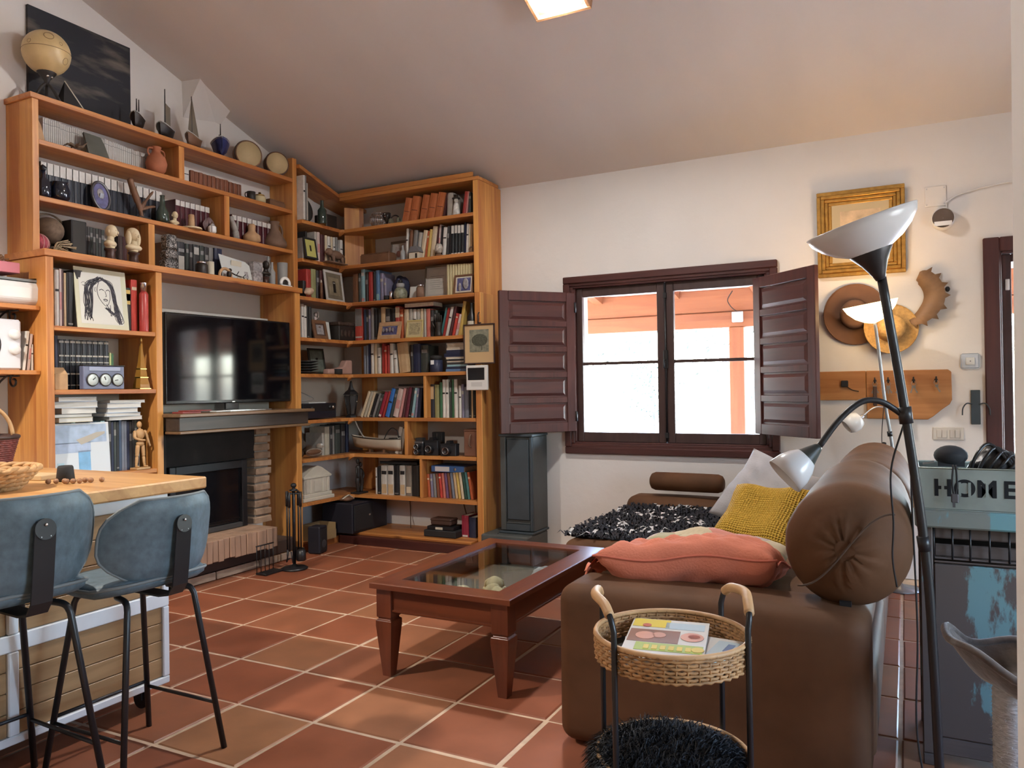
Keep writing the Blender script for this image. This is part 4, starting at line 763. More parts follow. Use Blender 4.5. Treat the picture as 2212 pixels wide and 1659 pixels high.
def skull(label, loc, rz, s, pitch=0):
    t = thing('animal_skull', label, 'skull', loc, rz, 'skulls in the glass table')
    T = Matrix.Rotation(math.radians(pitch), 4, 'Y') @ Matrix.Scale(s, 4)
    q = B(); q.ball((.045, 0, .062), (.062, .050, .050), 16, 11, T=T, f=lambda x, y, z: 1+.06*math.sin(5*x+3*z))
    q.ball((-.045, 0, .047), (.072, .030, .032), 14, 9, T=T, f=lambda x, y, z: 1-.22*max(0, -x))
    q.ball((.0, 0, .066), (.05, .040, .038), 14, 9, T=T)
    for sy in (-1, 1): q.tube([T @ Vector(p) for p in spline([(-.05, sy*.026, .035), (-.005, sy*.060, .036), (.045, sy*.062, .042), (.07, sy*.044, .05)], 4)], .008*s, 7); q.tube([T @ Vector(p) for p in ((-.01, sy*.030, .088), (.0, sy*.050, .075), (-.005, sy*.056, .045))], .007*s, 6)
    q.box(-.108, -.02, -.024, .024, .022, .032, T=T); obj('cranium', q, BONE, t)
    q = B()
    for sy in (-1, 1): q.ball((-.005, sy*.034, .062), (.022, .014, .021), 10, 7, T=T)
    q.ball((-.112, 0, .050), (.010, .014, .013), 8, 6, T=T); obj('eye_socket', q, BONED, t)
    for sy in (-1, 1):
        for k in range(5): q = B(); q.lathe([(.0055, .0), (.006, .008), (.001, .022)], 6, (0, 0, 0), T=T @ Matrix.Translation((-.10+k*.019, sy*.020, .028)) @ Matrix.Rotation(PI, 4, 'X')); obj('tooth', q, BONE, t)
    return t
skull('pale animal skull resting near the front rail of the glass table', (-1.86, 3.07, .306), -35, .78)
skull('animal skull propped highest among the skulls in the glass table', (-1.79, 3.27, .309), -60, .80)
skull('animal skull tipped toward the sofa side inside the glass table', (-1.69, 3.11, .306), 150, .82)
for k, (x, y, r, lab, col) in enumerate(((-2.02, 2.99, .030, 'flat cream shell in the near corner of the glass table', (.55, .48, .36)), (-1.955, 3.03, .026, 'small grey stone between shell and skulls in the glass table', (.22, .21, .19)), (-1.665, 2.945, .032, 'round speckled shell by the front rail inside the glass table', (.60, .52, .38)), (-1.82, 2.98, .018, 'tiny brown cone by the front skull inside the glass table', (.25, .15, .08)))):
    q = B(); rn = random.Random(k); ph = rn.random()*6; q.ball((0, 0, r*.55), (r*1.25, r, r*.55), 14, 8, f=lambda a, b_, c: 1+.08*math.sin(6*a+ph)+.05*math.sin(9*b_))
    single('shell' if 'shell' in lab else ('stone' if 'stone' in lab else 'pine_cone'), q, mat('curio%d' % k, col, .6, var=.2, scale=40, bump=.3), lab, 'shell' if 'shell' in lab else ('stone' if 'stone' in lab else 'cone'), (x, y, .306), 30*k)
q = B(); q.ball((0, 0, .05), (.075, .075, .05), 18, 12, f=lambda a, b_, c: 1+.07*math.sin(9*a)*math.sin(8*b_+2)*math.cos(7*c)); single('crystal_cluster', q, mat('crystal', (.50, .52, .54), .35, var=.35, scale=30, bump=.6), 'grey crystal cluster behind the skulls in the glass table', 'mineral', (-1.62, 3.50, .306))

# ---------------------------------------------------------------- L-shaped sofa
SUEDE = mat('brown_suede', (.105, .048, .022), .70, spec=.22, var=.20, scale=5, bump=.10, bscale=26)
sf = thing('sofa', 'brown suede corner sofa with roll back cushions and chaise', 'sofa', (-.7, 4.0, 0))
def pad(name, x0, x1, y0, y1, z0, z1, r, dome=.0, wob=.0, parent=None, m=None, n=10, o=(-.7, 4.0, 0)):
    """soft upholstered block: rounded box with slightly domed top"""
    q = B(); nx, ny, nz = max(4, int((x1-x0)/.10)), max(4, int((y1-y0)/.10)), max(3, int((z1-z0)/.10))
    cx, cy, cz = (x0+x1)/2, (y0+y1)/2, (z0+z1)/2; hx, hy, hz = (x1-x0)/2, (y1-y0)/2, (z1-z0)/2
    def sh(p):
        v = Vector(p); c = Vector((max(-hx+r, min(hx-r, v.x)), max(-hy+r, min(hy-r, v.y)), max(-hz+r, min(hz-r, v.z)))); d = v-c
        if d.length > 1e-9: v = c+d.normalized()*min(r, d.length if d.length < r else r)
        k = (1-(v.x/hx)**2)*(1-(v.y/hy)**2); v.z += dome*k*(1 if v.z > 0 else 0)
        if wob: v.z += wob*math.sin(7*v.x+3*v.y)*k; v.y += wob*.6*math.sin(9*v.x+6*v.z); v.x += wob*.5*math.sin(8*v.y+5*v.z)
        return (cx+v.x-o[0], cy+v.y-o[1], cz+v.z-o[2])
    def lin(n_, h):   # denser towards the edges
        return [-h]+[-h+r*.35, -h+r*.75]+[(-h+r)+(2*h-2*r)*i/n_ for i in range(0, n_+1)]+[h-r*.75, h-r*.35]+[h]
    X, Y, Z = lin(nx, hx), lin(ny, hy), lin(nz, hz)
    def face(A, C, fn, flip):
        vs = [sh(fn(a, c)) for c in C for a in A]; w_ = len(A); fs = []
        for j in range(len(C)-1):
            for i in range(w_-1):
                f = (j*w_+i, j*w_+i+1, (j+1)*w_+i+1, (j+1)*w_+i); fs.append(f[::-1] if flip else f)
        q.add(vs, fs, 0, True)
    face(X, Y, lambda a, c: (a, c, hz), 0); face(X, Y, lambda a, c: (a, c, -hz), 1); face(X, Z, lambda a, c: (a, -hy, c), 0); face(X, Z, lambda a, c: (a, hy, c), 1); face(Y, Z, lambda a, c: (-hx, a, c), 1); face(Y, Z, lambda a, c: (hx, a, c), 0)
    ob = obj(name, q, m or SUEDE, parent)
    wd = ob.modifiers.new('weld', 'WELD'); wd.merge_threshold = .0004
    return ob
pad('arm', -1.150, -.110, 2.56, 2.845, .012, .582, .060, .012, .003, sf)
pad('base', -1.110, -.105, 2.846, 4.02, .03, .30, .03, 0, 0, sf); pad('seat_cushion', -1.135, -.13, 2.85, 4.03, .295, .445, .055, .02, .004, sf)
pad('chaise_base', -1.735, -.105, 4.035, 5.36, .03, .29, .03, 0, 0, sf); pad('chaise_cushion', -1.765, -.13, 4.035, 5.36, .285, .432, .055, .012, .004, sf)
pad('end_backrest', -1.845, -1.06, 5.365, 5.62, .03, .505, .075, .008, 0, sf)
q = B(); L_ = .265; prof = [(0.001, -L_), (.035, -L_), (.055, -L_+.012), (.066, -L_+.04)]+[(.067, -L_+.04+(2*L_-.08)*k/6) for k in range(1, 6)]+[(.066, L_-.04), (.055, L_-.012), (.035, L_), (.001, L_)]
q.lathe(prof, 24, T=Matrix.Translation((-1.40+.7, 5.44-4, .615)) @ Matrix.Rotation(PI/2, 4, 'Y') @ Matrix.Rotation(.03, 4, 'X'), cap=False); obj('headrest_roll', q, SUEDE, sf)
def bolster(name, cx, cz, y0, y1, rx, rz, seed, rzdeg=0):
    rn = random.Random(seed); q = B(); n = 40; L2 = y1-y0
    ys = [0, .004, .012, .028, .05, .075]+[.075+(L2-.15)*k/12 for k in range(1, 12)]+[L2-.075, L2-.05, L2-.028, L2-.012, L2-.004, L2]
    def rad(t):
        e = min(t, L2-t); return (1-max(0, 1-e/.09)**2.6*.34)
    vs = []; fs = []
    for t in ys:
        for k in range(n):
            a = 2*PI*k/n; g = rad(t); e = min(t, L2-t); pk = .010*math.exp(-((e-.05)/.05)**2)*math.sin(11*a+seed)*(.5+.5*math.sin(3*a)); g += pk+.012*math.sin(2*a+4*t)+.010*math.sin(5*t*3)
            vs.append((cx+rx*g*math.cos(a), y0+t, cz+rz*g*math.sin(a)))
    N = len(ys)
    for j in range(N-1):
        for k in range(n): fs.append((j*n+k, j*n+(k+1) % n, (j+1)*n+(k+1) % n, (j+1)*n+k))
    # gathered end caps
    for j, yy, s in ((0, y0, -1), (N-1, y1, 1)):
        base = len(vs)
        for ring, (f, dy) in enumerate(((.82, -.016), (.55, -.028), (.25, -.030))):
            for k in range(n):
                a = 2*PI*k/n; fold = .006*math.sin(13*a+seed)*(1-f)*1.6+.004*math.sin(21*a)
                vs.append((cx+rx*.66*f*math.cos(a), yy+s*(-dy+fold), cz+rz*.66*f*math.sin(a)))
        rings = [[j*n+k for k in range(n)]]+[[base+r_*n+k for k in range(n)] for r_ in range(3)]
        for A_, C_ in zip(rings, rings[1:]):
            for k in range(n): f = (A_[k], A_[(k+1) % n], C_[(k+1) % n], C_[k]); fs.append(f if s > 0 else f[::-1])
        fs.append(tuple(rings[3]) if s > 0 else tuple(rings[3][::-1]))
    q.add([(x+.7, y-4.0, z) for x, y, z in vs], fs, 0, True)
    ob = obj(name, q, SUEDE, sf)
    sm = B(); sm.tube([(cx+.7+rx*.50*(t-.0)*1.5, y0-4.0-.030-.004*math.cos(3*t), cz+rz*.62*math.sin(t*1.6)) for t in [(-1+k/10) for k in range(21)]], .0035, 5); obj('seam', sm, mat('seam_brown', (.07, .038, .022), .8), ob)
    return ob
bolster('roll_cushion', -.178, .772, 2.67, 3.72, .192, .200, 1); bolster('roll_cushion', -.168, .760, 3.74, 5.1, .190, .190, 5)
for y in (2.70, 3.9, 5.25): q = B(); q.box(-.20+.7, -.165+.7, y-4-.02, y-4+.02, .44, .60); obj('back_strut', q, BLACK, sf)
# ================================================================= SOFT THINGS ON THE SOFA
def cushion(name, label, cat, W, H, T, M, m, loc, seed=0, wr=.006, puff=2.4, piping=None, group=None, n=26, wl=9):
    """pillow: two puffed faces meeting in a seam; M orients it (local z = face normal)"""
    rn = random.Random(seed); ph = [rn.uniform(0, 6.28) for _ in range(8)]
    def z(u, v): return T*.5*max(0, (1-abs(u)**puff)*(1-abs(v)**puff))**.55
    def xy(u, v):
        k = .06; return (u*W*.5*(1-k*(1-abs(v)**2)*abs(u)**3), v*H*.5*(1-k*(1-abs(u)**2)*abs(v)**3))
    def wrk(u, v): return wr*(math.sin(wl*u+3*v+ph[0])*math.sin(4*v-2*u+ph[1])+.7*math.sin(wl*1.7*v+5*u+ph[2])*math.cos(3*u+ph[3])+.5*math.sin(15*(u+v)+ph[4]))*(.25+.75*(1-abs(u)**4)*(1-abs(v)**4))
    def edge(u, v): return .010*math.sin(5*u+ph[5])+.010*math.sin(4*v+ph[6])
    q = B()
    def P(s):
        def f(a, b_):
            u, v = 2*a-1, 2*b_-1; X, Y = xy(u, v); e = (1-abs(u)**6)*(1-abs(v)**6); return (X, Y, s*z(u, v)+edge(u, v)+(wrk(u, v)*s if e > 0.02 else 0))
        return f
    q.grid(P(1), n, n); q.grid(lambda a, b_: P(-1)(1-a, b_), n, n)
    t = thing(name, label, cat, loc, 0, group); t.rotation_euler = M.to_euler() if M else (0, 0, 0)
    o = obj('cover', q, m, t); wd = o.modifiers.new('weld', 'WELD'); wd.merge_threshold = .0005
    if piping:
        ed = [P(1)(i/24, 0) for i in range(24)]+[P(1)(1, i/24) for i in range(24)]+[P(1)(1-i/24, 1) for i in range(24)]+[P(1)(0, 1-i/24) for i in range(24)]
        p = B(); p.tube(ed, .0045, 6, closed=True); obj('piping', p, piping, t)
    return t
def frame_rot(nrm, up=(0, 0, 1)):
    z = Vector(nrm).normalized(); x = Vector(up).cross(z).normalized(); y = z.cross(x); return Matrix((x, y, z)).transposed()
CORAL = mat('coral_linen', (.60, .19, .115), .85, var=.12, scale=5, bump=.25, bscale=120); CORALP = mat('coral_piping', (.50, .13, .08), .85)
M = Matrix.Rotation(math.radians(-5), 3, 'Y') @ Matrix.Rotation(math.radians(-13), 3, 'X') @ Matrix.Rotation(math.radians(3), 3, 'Z')
cp = cushion('pillow', 'crumpled coral linen pillow lying across the sofa arm', 'pillow', .66, .48, .175, M, CORAL, (-.735, 2.955, .622), 3, .011, 5., CORALP, n=40, wl=14)
q = B(); q.grid(lambda u, v: (-.31-.11*u, (v-.5)*.34*(1-.5*u), .012*math.sin(9*v)+.022*math.sin(6*v+5*u)*u-.035*u), 8, 12); q.grid(lambda u, v: (-.31-.11*(1-u), (v-.5)*.34*(1-.5*(1-u)), .016+.012*math.sin(9*v)+.022*math.sin(6*v+5*(1-u))*(1-u)-.035*(1-u)), 8, 12); obj('case_flap', q, CORAL, cp)
PATCH = bpy.data.materials.new('patchwork'); PATCH.use_nodes = True
n_ = PATCH.node_tree.nodes; L_n = PATCH.node_tree.links; tc_ = n_.new('ShaderNodeTexCoord'); vo = n_.new('ShaderNodeTexVoronoi'); vo.inputs['Scale'].default_value = 7; L_n.new(tc_.outputs['Object'], vo.inputs['Vector'])
rp = n_.new('ShaderNodeValToRGB'); rp.color_ramp.interpolation = 'CONSTANT'; sp = n_.new('ShaderNodeSeparateColor'); L_n.new(vo.outputs['Color'], sp.inputs[0]); L_n.new(sp.outputs[0], rp.inputs[0])
e_ = rp.color_ramp.elements; e_[0].color = (.52, .44, .30, 1); e_[1].position = .3; e_[1].color = (.36, .33, .20, 1)
for p_, c_ in ((.5, (.55, .22, .17, 1)), (.65, (.45, .36, .33, 1)), (.8, (.14, .16, .17, 1)), (.9, (.60, .52, .40, 1))): x_ = e_.new(p_); x_.color = c_
L_n.new(rp.outputs[0], n_['Principled BSDF'].inputs['Base Color']); n_['Principled BSDF'].inputs['Roughness'].default_value = .85
cushion('pillow', 'patchwork pillow of cream, rose and grey between coral and yellow cushions', 'pillow', .70, .42, .17, Matrix.Rotation(math.radians(3), 3, 'X'), PATCH, (-.80, 3.50, .535), 8, .010, 2.6)
def waffle():
    m = mat('yellow_waffle', (.60, .36, .035), .8, var=.06, scale=3); n = m.node_tree.nodes; L = m.node_tree.links
    tc = n.new('ShaderNodeTexCoord'); sp = n.new('ShaderNodeSeparateXYZ'); L.new(tc.outputs['Object'], sp.inputs[0]); res = []
    for k in (0, 1):
        mu = n.new('ShaderNodeMath'); mu.operation = 'MULTIPLY'; L.new(sp.outputs[k], mu.inputs[0]); mu.inputs[1].default_value = 2*PI/.0135
        si = n.new('ShaderNodeMath'); si.operation = 'SINE'; L.new(mu.outputs[0], si.inputs[0]); res.append(si)
    ml = n.new('ShaderNodeMath'); ml.operation = 'MAXIMUM'; L.new(res[0].outputs[0], ml.inputs[0]); L.new(res[1].outputs[0], ml.inputs[1])
    bp = n.new('ShaderNodeBump'); bp.inputs['Strength'].default_value = .9; bp.inputs['Distance'].default_value = .006; L.new(ml.outputs[0], bp.inputs['Height']); L.new(bp.outputs[0], n['Principled BSDF'].inputs['Normal'])
    return m
cushion('cushion', 'mustard yellow waffle-weave cushion leaning on the roll cushion', 'cushion', .46, .43, .15, frame_rot((-.22, -.62, .75)), waffle(), (-.70, 4.26, .590), 2, .003, 3.0)
cushion('cushion', 'pale grey crumpled cushion behind the yellow one', 'cushion', .52, .50, .16, frame_rot((-.12, -.80, .58)) @ Matrix.Rotation(math.radians(-24), 3, 'Z'), mat('grey_cotton', (.40, .39, .40), .85, var=.08, scale=4, bump=.2, bscale=90), (-.735, 4.70, .640), 6, .010, 2.6)
# shaggy black and white throw on the chaise: a sheet thick with yarn tufts
FURB = mat('black_yarn', (.012, .013, .020), .9); FURW = mat('white_yarn', (.55, .55, .56), .9)
th = thing('shaggy_throw', 'black and white shaggy yarn throw spread on the chaise', 'throw', (-1.38, 4.70, .434))
rn = random.Random(21)
def edge_x(y): return -.40+.03*math.sin(9*y)
q = B(); q.grid(lambda u, v: (-.385+.83*u+.02*math.sin(9*v), -.60+1.20*v+.02*math.sin(7*u), .012+.006*math.sin(13*u+5*v)+(-.07*max(0, (.06-u)/.06) if u < .06 else 0)*0), 20, 24); q.box(-.36, .42, -.58, .58, .003, .010); obj('cloth', q, FURB, th)
for nm, mt, cnt, ln, seed in (('black_tufts', FURB, 2600, .05, 1), ('white_tufts', FURW, 520, .105, 2)):
    q = B(); r2 = random.Random(seed)
    for k in range(cnt):
        x = r2.uniform(-.40, .45); y = r2.uniform(-.61, .61)
        if seed == 2 and math.sin(11*x+4*math.sin(5*y))+math.sin(14*y+3*x) < r2.uniform(-.5, .9): continue
        a = r2.uniform(0, 6.28) if seed == 1 else r2.gauss(.5, .8); l = ln*r2.uniform(.5, 1.1); h = r2.uniform(.012, .034); c, s_ = math.cos(a)*l, math.sin(a)*l; wx, wy = [v*(.006 if seed == 1 else .0095) for v in (-math.sin(a), math.cos(a))]
        q.add([(x-wx, y-wy, .010), (x+wx, y+wy, .010), (x+c*.5+wx*1.3, y+s_*.5+wy*1.3, .010+h), (x+c*.5-wx*1.3, y+s_*.5-wy*1.3, .010+h), (x+c, y+s_, .012+h*.35)], [(0, 1, 2, 3), (3, 2, 4)], 0, True)
    o = obj(nm, q, mt, th); o['kind'] = 'stuff'

# ================================================================= ROUND WICKER TROLLEY
WICK = mat('wicker', (.42, .23, .095), .6, var=.35, scale=45, bump=.2); CANE = mat('cane_handle', (.55, .33, .16), .5, var=.12, scale=20)
cart = thing('serving_trolley', 'round wicker tray trolley with black hairpin legs and cane handles', 'trolley', (-.549, 1.949, 0), 27.2)
def wtray(name, z0, h, r):
    q = B(); q.lathe([(.01, z0), (r*.97, z0), (r*.97, z0+.006), (.01, z0+.006)], 40, cap=False); base = obj(name, q, BLACKM if 0 else mat('tray_bottom', (.02, .018, .016), .8), cart)
    q = B(); nr, ns = max(5, int(h/.0075)), 44
    for i in range(nr):
        z = z0+.004+h*i/(nr-1); pts = []
        for k in range(ns*2):
            a = 2*PI*k/(ns*2); w_ = .0035*math.cos(PI*k+PI*i); rr = r+w_+.010*(i/nr-.5)*.3; pts.append((rr*math.cos(a), rr*math.sin(a), z+random.uniform(-.0008, .0008)))
        q.tube(pts, .0042, 5, closed=True)
    o = obj('weave', q, WICK, base); o['kind'] = 'stuff'
    q = B()
    for k in range(ns): a = 2*PI*k/ns; q.tube([(r*math.cos(a), r*math.sin(a), z0), (r*math.cos(a), r*math.sin(a), z0+h)], .003, 5)
    o = obj('stake', q, WICK, base); o['kind'] = 'stuff'
    q = B(); q.tube([((r+.001)*math.cos(2*PI*k/60), (r+.001)*math.sin(2*PI*k/60), z0+h+.006) for k in range(60)], .0065, 7, closed=True); q2 = obj('rim', q, CANE, base)
    return base
wtray('tray', .600, .060, .192); wtray('lower_tray', .300, .050, .192)
for s in (-1, 1):
    X = s*.163; q = B(); q.tube([(X, -.128, .012), (X, -.122, .60), (X, -.120, .69)]+spline([(X, -.120, .705), (X+s*.006, -.112, .735), (X+s*.012, -.092, .752)], 5), .0075, 10); q.ball((X, -.128, .009), (.010, .010, .009), 8, 6); obj('leg', q, BLACK, cart)
    q = B(); q.tube([(X, .128, .012), (X, .122, .60), (X, .120, .69)]+spline([(X, .120, .705), (X+s*.006, .112, .735), (X+s*.012, .092, .752)], 5), .0075, 10); q.ball((X, .128, .009), (.010, .010, .009), 8, 6); obj('leg', q, BLACK, cart)
    q = B(); q.tube(spline([(X+s*.008, -.106, .742), (X+s*.016, -.070, .760), (X+s*.030, 0, .766), (X+s*.016, .070, .760), (X+s*.008, .106, .742)], 6), .0125, 12); obj('cane_handle', q, CANE, cart)
def tray_pt(u, v, z): a = math.radians(27.2); return (-.549+u*math.cos(a)-v*math.sin(a), 1.949+u*math.sin(a)+v*math.cos(a), z)
PAPER = mat('paper', (.62, .62, .60), .6, var=.04, scale=9)
def magazine(label, W, H, T, loc, rz, cover, tilt=0., curl=.0, nm='magazine'):
    t = thing(nm, label, 'magazine', loc, rz, 'magazines on the wicker trolley'); t.rotation_euler = (math.radians(tilt), 0, math.radians(rz))
    q = B(); q.box(-W/2, W/2, -H/2, H/2, .001, T*.9); obj('page_block', q, PAPER, t); cover(t, W, H, T); return t
def flat(t, name, x0, x1, y0, y1, z, m): q = B(); q.box(x0, x1, y0, y1, z-.0006, z); return obj(name, q, m, t)
PM = {k: mat('print_'+k, c, .35) for k, c in dict(white=(.66, .66, .64), green=(.38, .50, .08), yellow=(.70, .55, .06), brown=(.24, .11, .08), skin=(.62, .30, .22), red=(.50, .12, .08), blue=(.13, .22, .42), sky=(.45, .58, .66), black=(.02, .02, .025), grey=(.3, .3, .3)).items()}
def cov_plain(t, W, H, T): flat(t, 'cover', -W/2, W/2, -H/2, H/2, T, PM['grey'])
def cov_sky(t, W, H, T): flat(t, 'cover', -W/2, W/2, -H/2, H/2, T, PM['white']); flat(t, 'print', -W/2+.01, W/2-.02, -H/2+.005, -H/2+.06, T+.0008, PM['sky']); flat(t, 'print', .0, W/2-.04, -H/2+.012, -H/2+.03, T+.0014, PM['blue'])
def cov_food(t, W, H, T):
    flat(t, 'cover', -W/2, W/2, -H/2, H/2, T, PM['white']); flat(t, 'print', -W/2+.004, W/2-.07, -.03, .055, T+.0008, PM['brown']); flat(t, 'print', -W/2+.004, 0, .075, H/2-.004, T+.0008, PM['yellow'])
    flat(t, 'print', -W/2+.03, W/2-.005, -.085, -.035, T+.0008, PM['green']); flat(t, 'print', -.01, W/2-.01, .07, H/2-.02, T+.0008, PM['sky'])
    for x, y, r, c in ((-.055, .012, .026, 'skin'), (-.02, .02, .018, 'skin'), (.065, .02, .030, 'skin'), (.07, .024, .016, 'red'), (.085, -.06, .016, 'yellow'), (-.06, .085, .012, 'red')):
        q = B(); q.lathe([(r, .0008), (r, .0015)], 16, (x, y, T)); obj('print', q, PM[c], t)
    for k in range(7): flat(t, 'lettering', -.05+k*.021, -.036+k*.021, -.076, -.050, T+.0016, PM['yellow'])
    flat(t, 'print', -.01, .10, -H/2+.004, -H/2+.018, T+.0008, PM['black'])
magazine('thick grey-backed magazine at the bottom of the trolley pile', .205, .27, .016, tray_pt(.012, -.02, .607), 27.2+80, cov_plain)
magazine('white and blue magazine in the middle of the trolley pile', .195, .265, .008, tray_pt(.030, .0, .6245), 27.2+58, cov_sky)
magazine('curled colourful food magazine on top of the trolley pile', .205, .27, .010, tray_pt(-.010, .015, .634), 27.2+72-90, cov_food, 3.5)
# black fur cushion on the lower tray
fc = thing('fur_cushion', 'black long-haired fur cushion on the lower trolley tray', 'cushion', tray_pt(-.02, -.01, .308), 27.2)
q = B(); q.ball((0, 0, .040), (.175, .175, .036), 24, 12); obj('cushion_body', q, mat('black_fur', (.012, .013, .016), .95), fc)
q = B(); r2 = random.Random(9)
for k in range(8200):
    a = r2.uniform(0, 2*PI); b_ = math.asin(r2.uniform(-.35, 1)); d = Vector((math.cos(b_)*math.cos(a), math.cos(b_)*math.sin(a), math.sin(b_))); p = Vector((d.x*.175, d.y*.175, .040+d.z*.036)); l = r2.uniform(.025, .055)
    g = (d+Vector((r2.gauss(0, .9), r2.gauss(0, .9), r2.gauss(-.15, .35)))).normalized()*l; sd = g.cross(Vector((r2.random(), r2.random(), r2.random()))).normalized()*.0016; e = p+g+Vector((0, 0, -.016))
    q.add([p-sd, p+sd, p+g*.6+sd*.7, p+g*.6-sd*.7, e], [(0, 1, 2, 3), (3, 2, 4)], 0, True)
o = obj('fur_strands', q, mat('black_fur_strand', (.022, .025, .032), .7), fc); o['kind'] = 'stuff'

# ================================================================= LAMPS
OPAL = mat('opal_shade', (.62, .62, .63), .25, var=.02, scale=4)
def axis_T(p, d):
    z = Vector(d).normalized(); x = Vector((0, 1, 0)).cross(z).normalized(); y = z.cross(x); R_ = Matrix((x, y, z)).transposed().to_4x4(); return Matrix.Translation(p) @ R_
fl1 = thing('floor_lamp', 'black floor lamp with opal bowl shade and a reading arm', 'lamp', (.08, 2.42, 0))
O1 = Vector((.08, 2.42, 0)); rel = lambda *p: Vector(p)-O1
q = B(); q.lathe([(.001, 0), (.14, 0), (.142, .006), (.135, .018), (.05, .026), (.018, .032), (.014, .05)], 32); obj('base', q, BLACK, fl1)
q = B(); q.tube(spline([rel(.08, 2.42, .03), rel(.067, 2.403, .244), rel(.057, 2.395, .55), rel(.043, 2.386, .827), rel(-.001, 2.36, 1.221), rel(-.054, 2.332, 1.60)], 6), .0125, 14); obj('pole', q, BLACK, fl1)
q = B(); q.tube([rel(.041, 2.385, .84), rel(.036, 2.382, .88)], .016, 14); obj('joint_collar', q, BLACK, fl1); q = B(); q.tube([rel(.002, 2.362, 1.19), rel(-.003, 2.359, 1.235)], .018, 14); obj('joint_collar', q, BLACK, fl1)
axd = Vector((-.30, -.16, 1)); Tt = axis_T(rel(-.054, 2.332, 1.585), axd)
q = B(); q.lathe([(.013, 0), (.018, .015), (.034, .048), (.056, .080), (.057, .086), (.052, .088)], 24, T=Tt); obj('shade_holder', q, BLACK, fl1)
q = B(); q.lathe([(.052, .080), (.088, .098), (.118, .122), (.138, .146), (.146, .168), (.143, .170), (.135, .149), (.115, .127), (.086, .104), (.050, .086)], 40, T=Tt, cap=False); obj('bowl_shade', q, OPAL, fl1)
q = B(); arm = spline([rel(.004, 2.386-.02, 1.201), rel(-.024, 2.352, 1.227), rel(-.064, 2.331, 1.252), rel(-.109, 2.31, 1.250), rel(-.161, 2.285, 1.204), rel(-.214, 2.258, 1.128)], 6); q.tube(arm, .0085, 10); obj('reading_arm', q, BLACK, fl1)
d2 = Vector((-.070, -.034, -.066)); T2 = axis_T(rel(-.212, 2.259, 1.131), d2)
q = B(); q.lathe([(.009, 0), (.013, .006), (.030, .050), (.034, .056), (.030, .058)], 20, T=T2); obj('reading_holder', q, mat('dark_green_black', (.02, .024, .02), .4), fl1)
q = B(); q.lathe([(.032, .050), (.043, .068), (.052, .095), (.056, .128), (.054, .128), (.049, .096), (.040, .070), (.030, .053)], 28, T=T2, cap=False); obj('reading_shade', q, OPAL, fl1)
for pts in ([rel(-.004, 2.40, 1.19), rel(-.040, 2.45, 1.05), rel(-.036, 2.457, .90), rel(-.040, 2.453, .80), rel(-.03, 2.44, .72)], [rel(.01, 2.39, 1.17), rel(.012, 2.43, .95), rel(.02, 2.44, .60), rel(.015, 2.44, .30), rel(.06, 2.44, .05)]):
    q = B(); q.tube(spline(pts, 6), .003, 6); obj('cable', q, BLACKM, fl1)
WARM = (1, .62, .25)
fl2 = thing('floor_lamp', 'grey floor lamp with lit glass bowl before the hats', 'lamp', (-.045, 5.42, 0))
O2 = Vector((-.045, 5.42, 0)); rl2 = lambda *p: Vector(p)-O2
q = B(); q.lathe([(.001, 0), (.12, 0), (.122, .008), (.02, .022), (.012, .04)], 24); obj('base', q, mat('grey_metal', (.30, .31, .32), .35, .7), fl2)
q = B(); q.tube(spline([rl2(-.045, 5.42, .03), rl2(-.068, 5.364, .787), rl2(-.113, 5.338, 1.18), rl2(-.151, 5.316, 1.587), rl2(-.165, 5.31, 1.69)], 6), .010, 10); obj('pole', q, MATS['grey_metal'], fl2)
q = B(); q.tube([rl2(-.088, 5.353, .97), rl2(-.092, 5.350, 1.0)], .015, 12); obj('joint_collar', q, BLACK, fl2)
LITG = mat('lit_glass', (.9, .8, .6), .4, emit=(1, .66, .30), es=6)
T3 = axis_T(rl2(-.168, 5.308, 1.68), (-.16, -.10, 1))
q = B(); q.lathe([(.012, .0), (.05, .012), (.10, .042), (.140, .085), (.160, .125), (.157, .126), (.136, .088), (.097, .047), (.048, .018), (.010, .006)], 36, T=T3, cap=False); obj('bowl_shade', q, LITG, fl2)
q = B(); q.ball((0, 0, .075), .030, 14, 9, T=T3); obj('bulb', q, mat('warm_bulb', (1, .8, .5), .4, emit=(1, .60, .26), es=70), fl2)
q = B(); q.tube(spline([rl2(-.113, 5.338, 1.15), rl2(-.16, 5.315, 1.155), rl2(-.20, 5.295, 1.135), rl2(-.235, 5.275, 1.10)], 5), .004, 7); obj('reading_arm', q, STEEL, fl2)
q = B(); q.lathe([(.010, 0), (.014, .03)], 10, T=axis_T(rl2(-.235, 5.275, 1.10), (-.7, -.3, -.5))); obj('reading_holder', q, STEEL, fl2)
q = B(); q.lathe([(.014, .02), (.045, .03), (.060, .06), (.058, .10), (.045, .125), (.042, .125), (.054, .098), (.056, .06), (.042, .034), (.012, .025)], 24, T=axis_T(rl2(-.235, 5.275, 1.10), (-.7, -.3, -.5)), cap=False); obj('reading_shade', q, mat('globe_glass', (.72, .70, .66), .25), fl2)
q = B(); q.tube(spline([rl2(-.12, 5.33, 1.17), rl2(-.135, 5.32, .95), rl2(-.115, 5.33, .82), rl2(-.07, 5.36, .6)], 6), .0028, 6); obj('cable', q, BLACKM, fl2)
q = B(); q.box(-.012, .012, -.009, .009, -.035, .035, ch=.005, T=Matrix.Translation(rl2(-.128, 5.322, .90)) @ Matrix.Rotation(.25, 4, 'Y')); obj('switch', q, BLACKM, fl2)
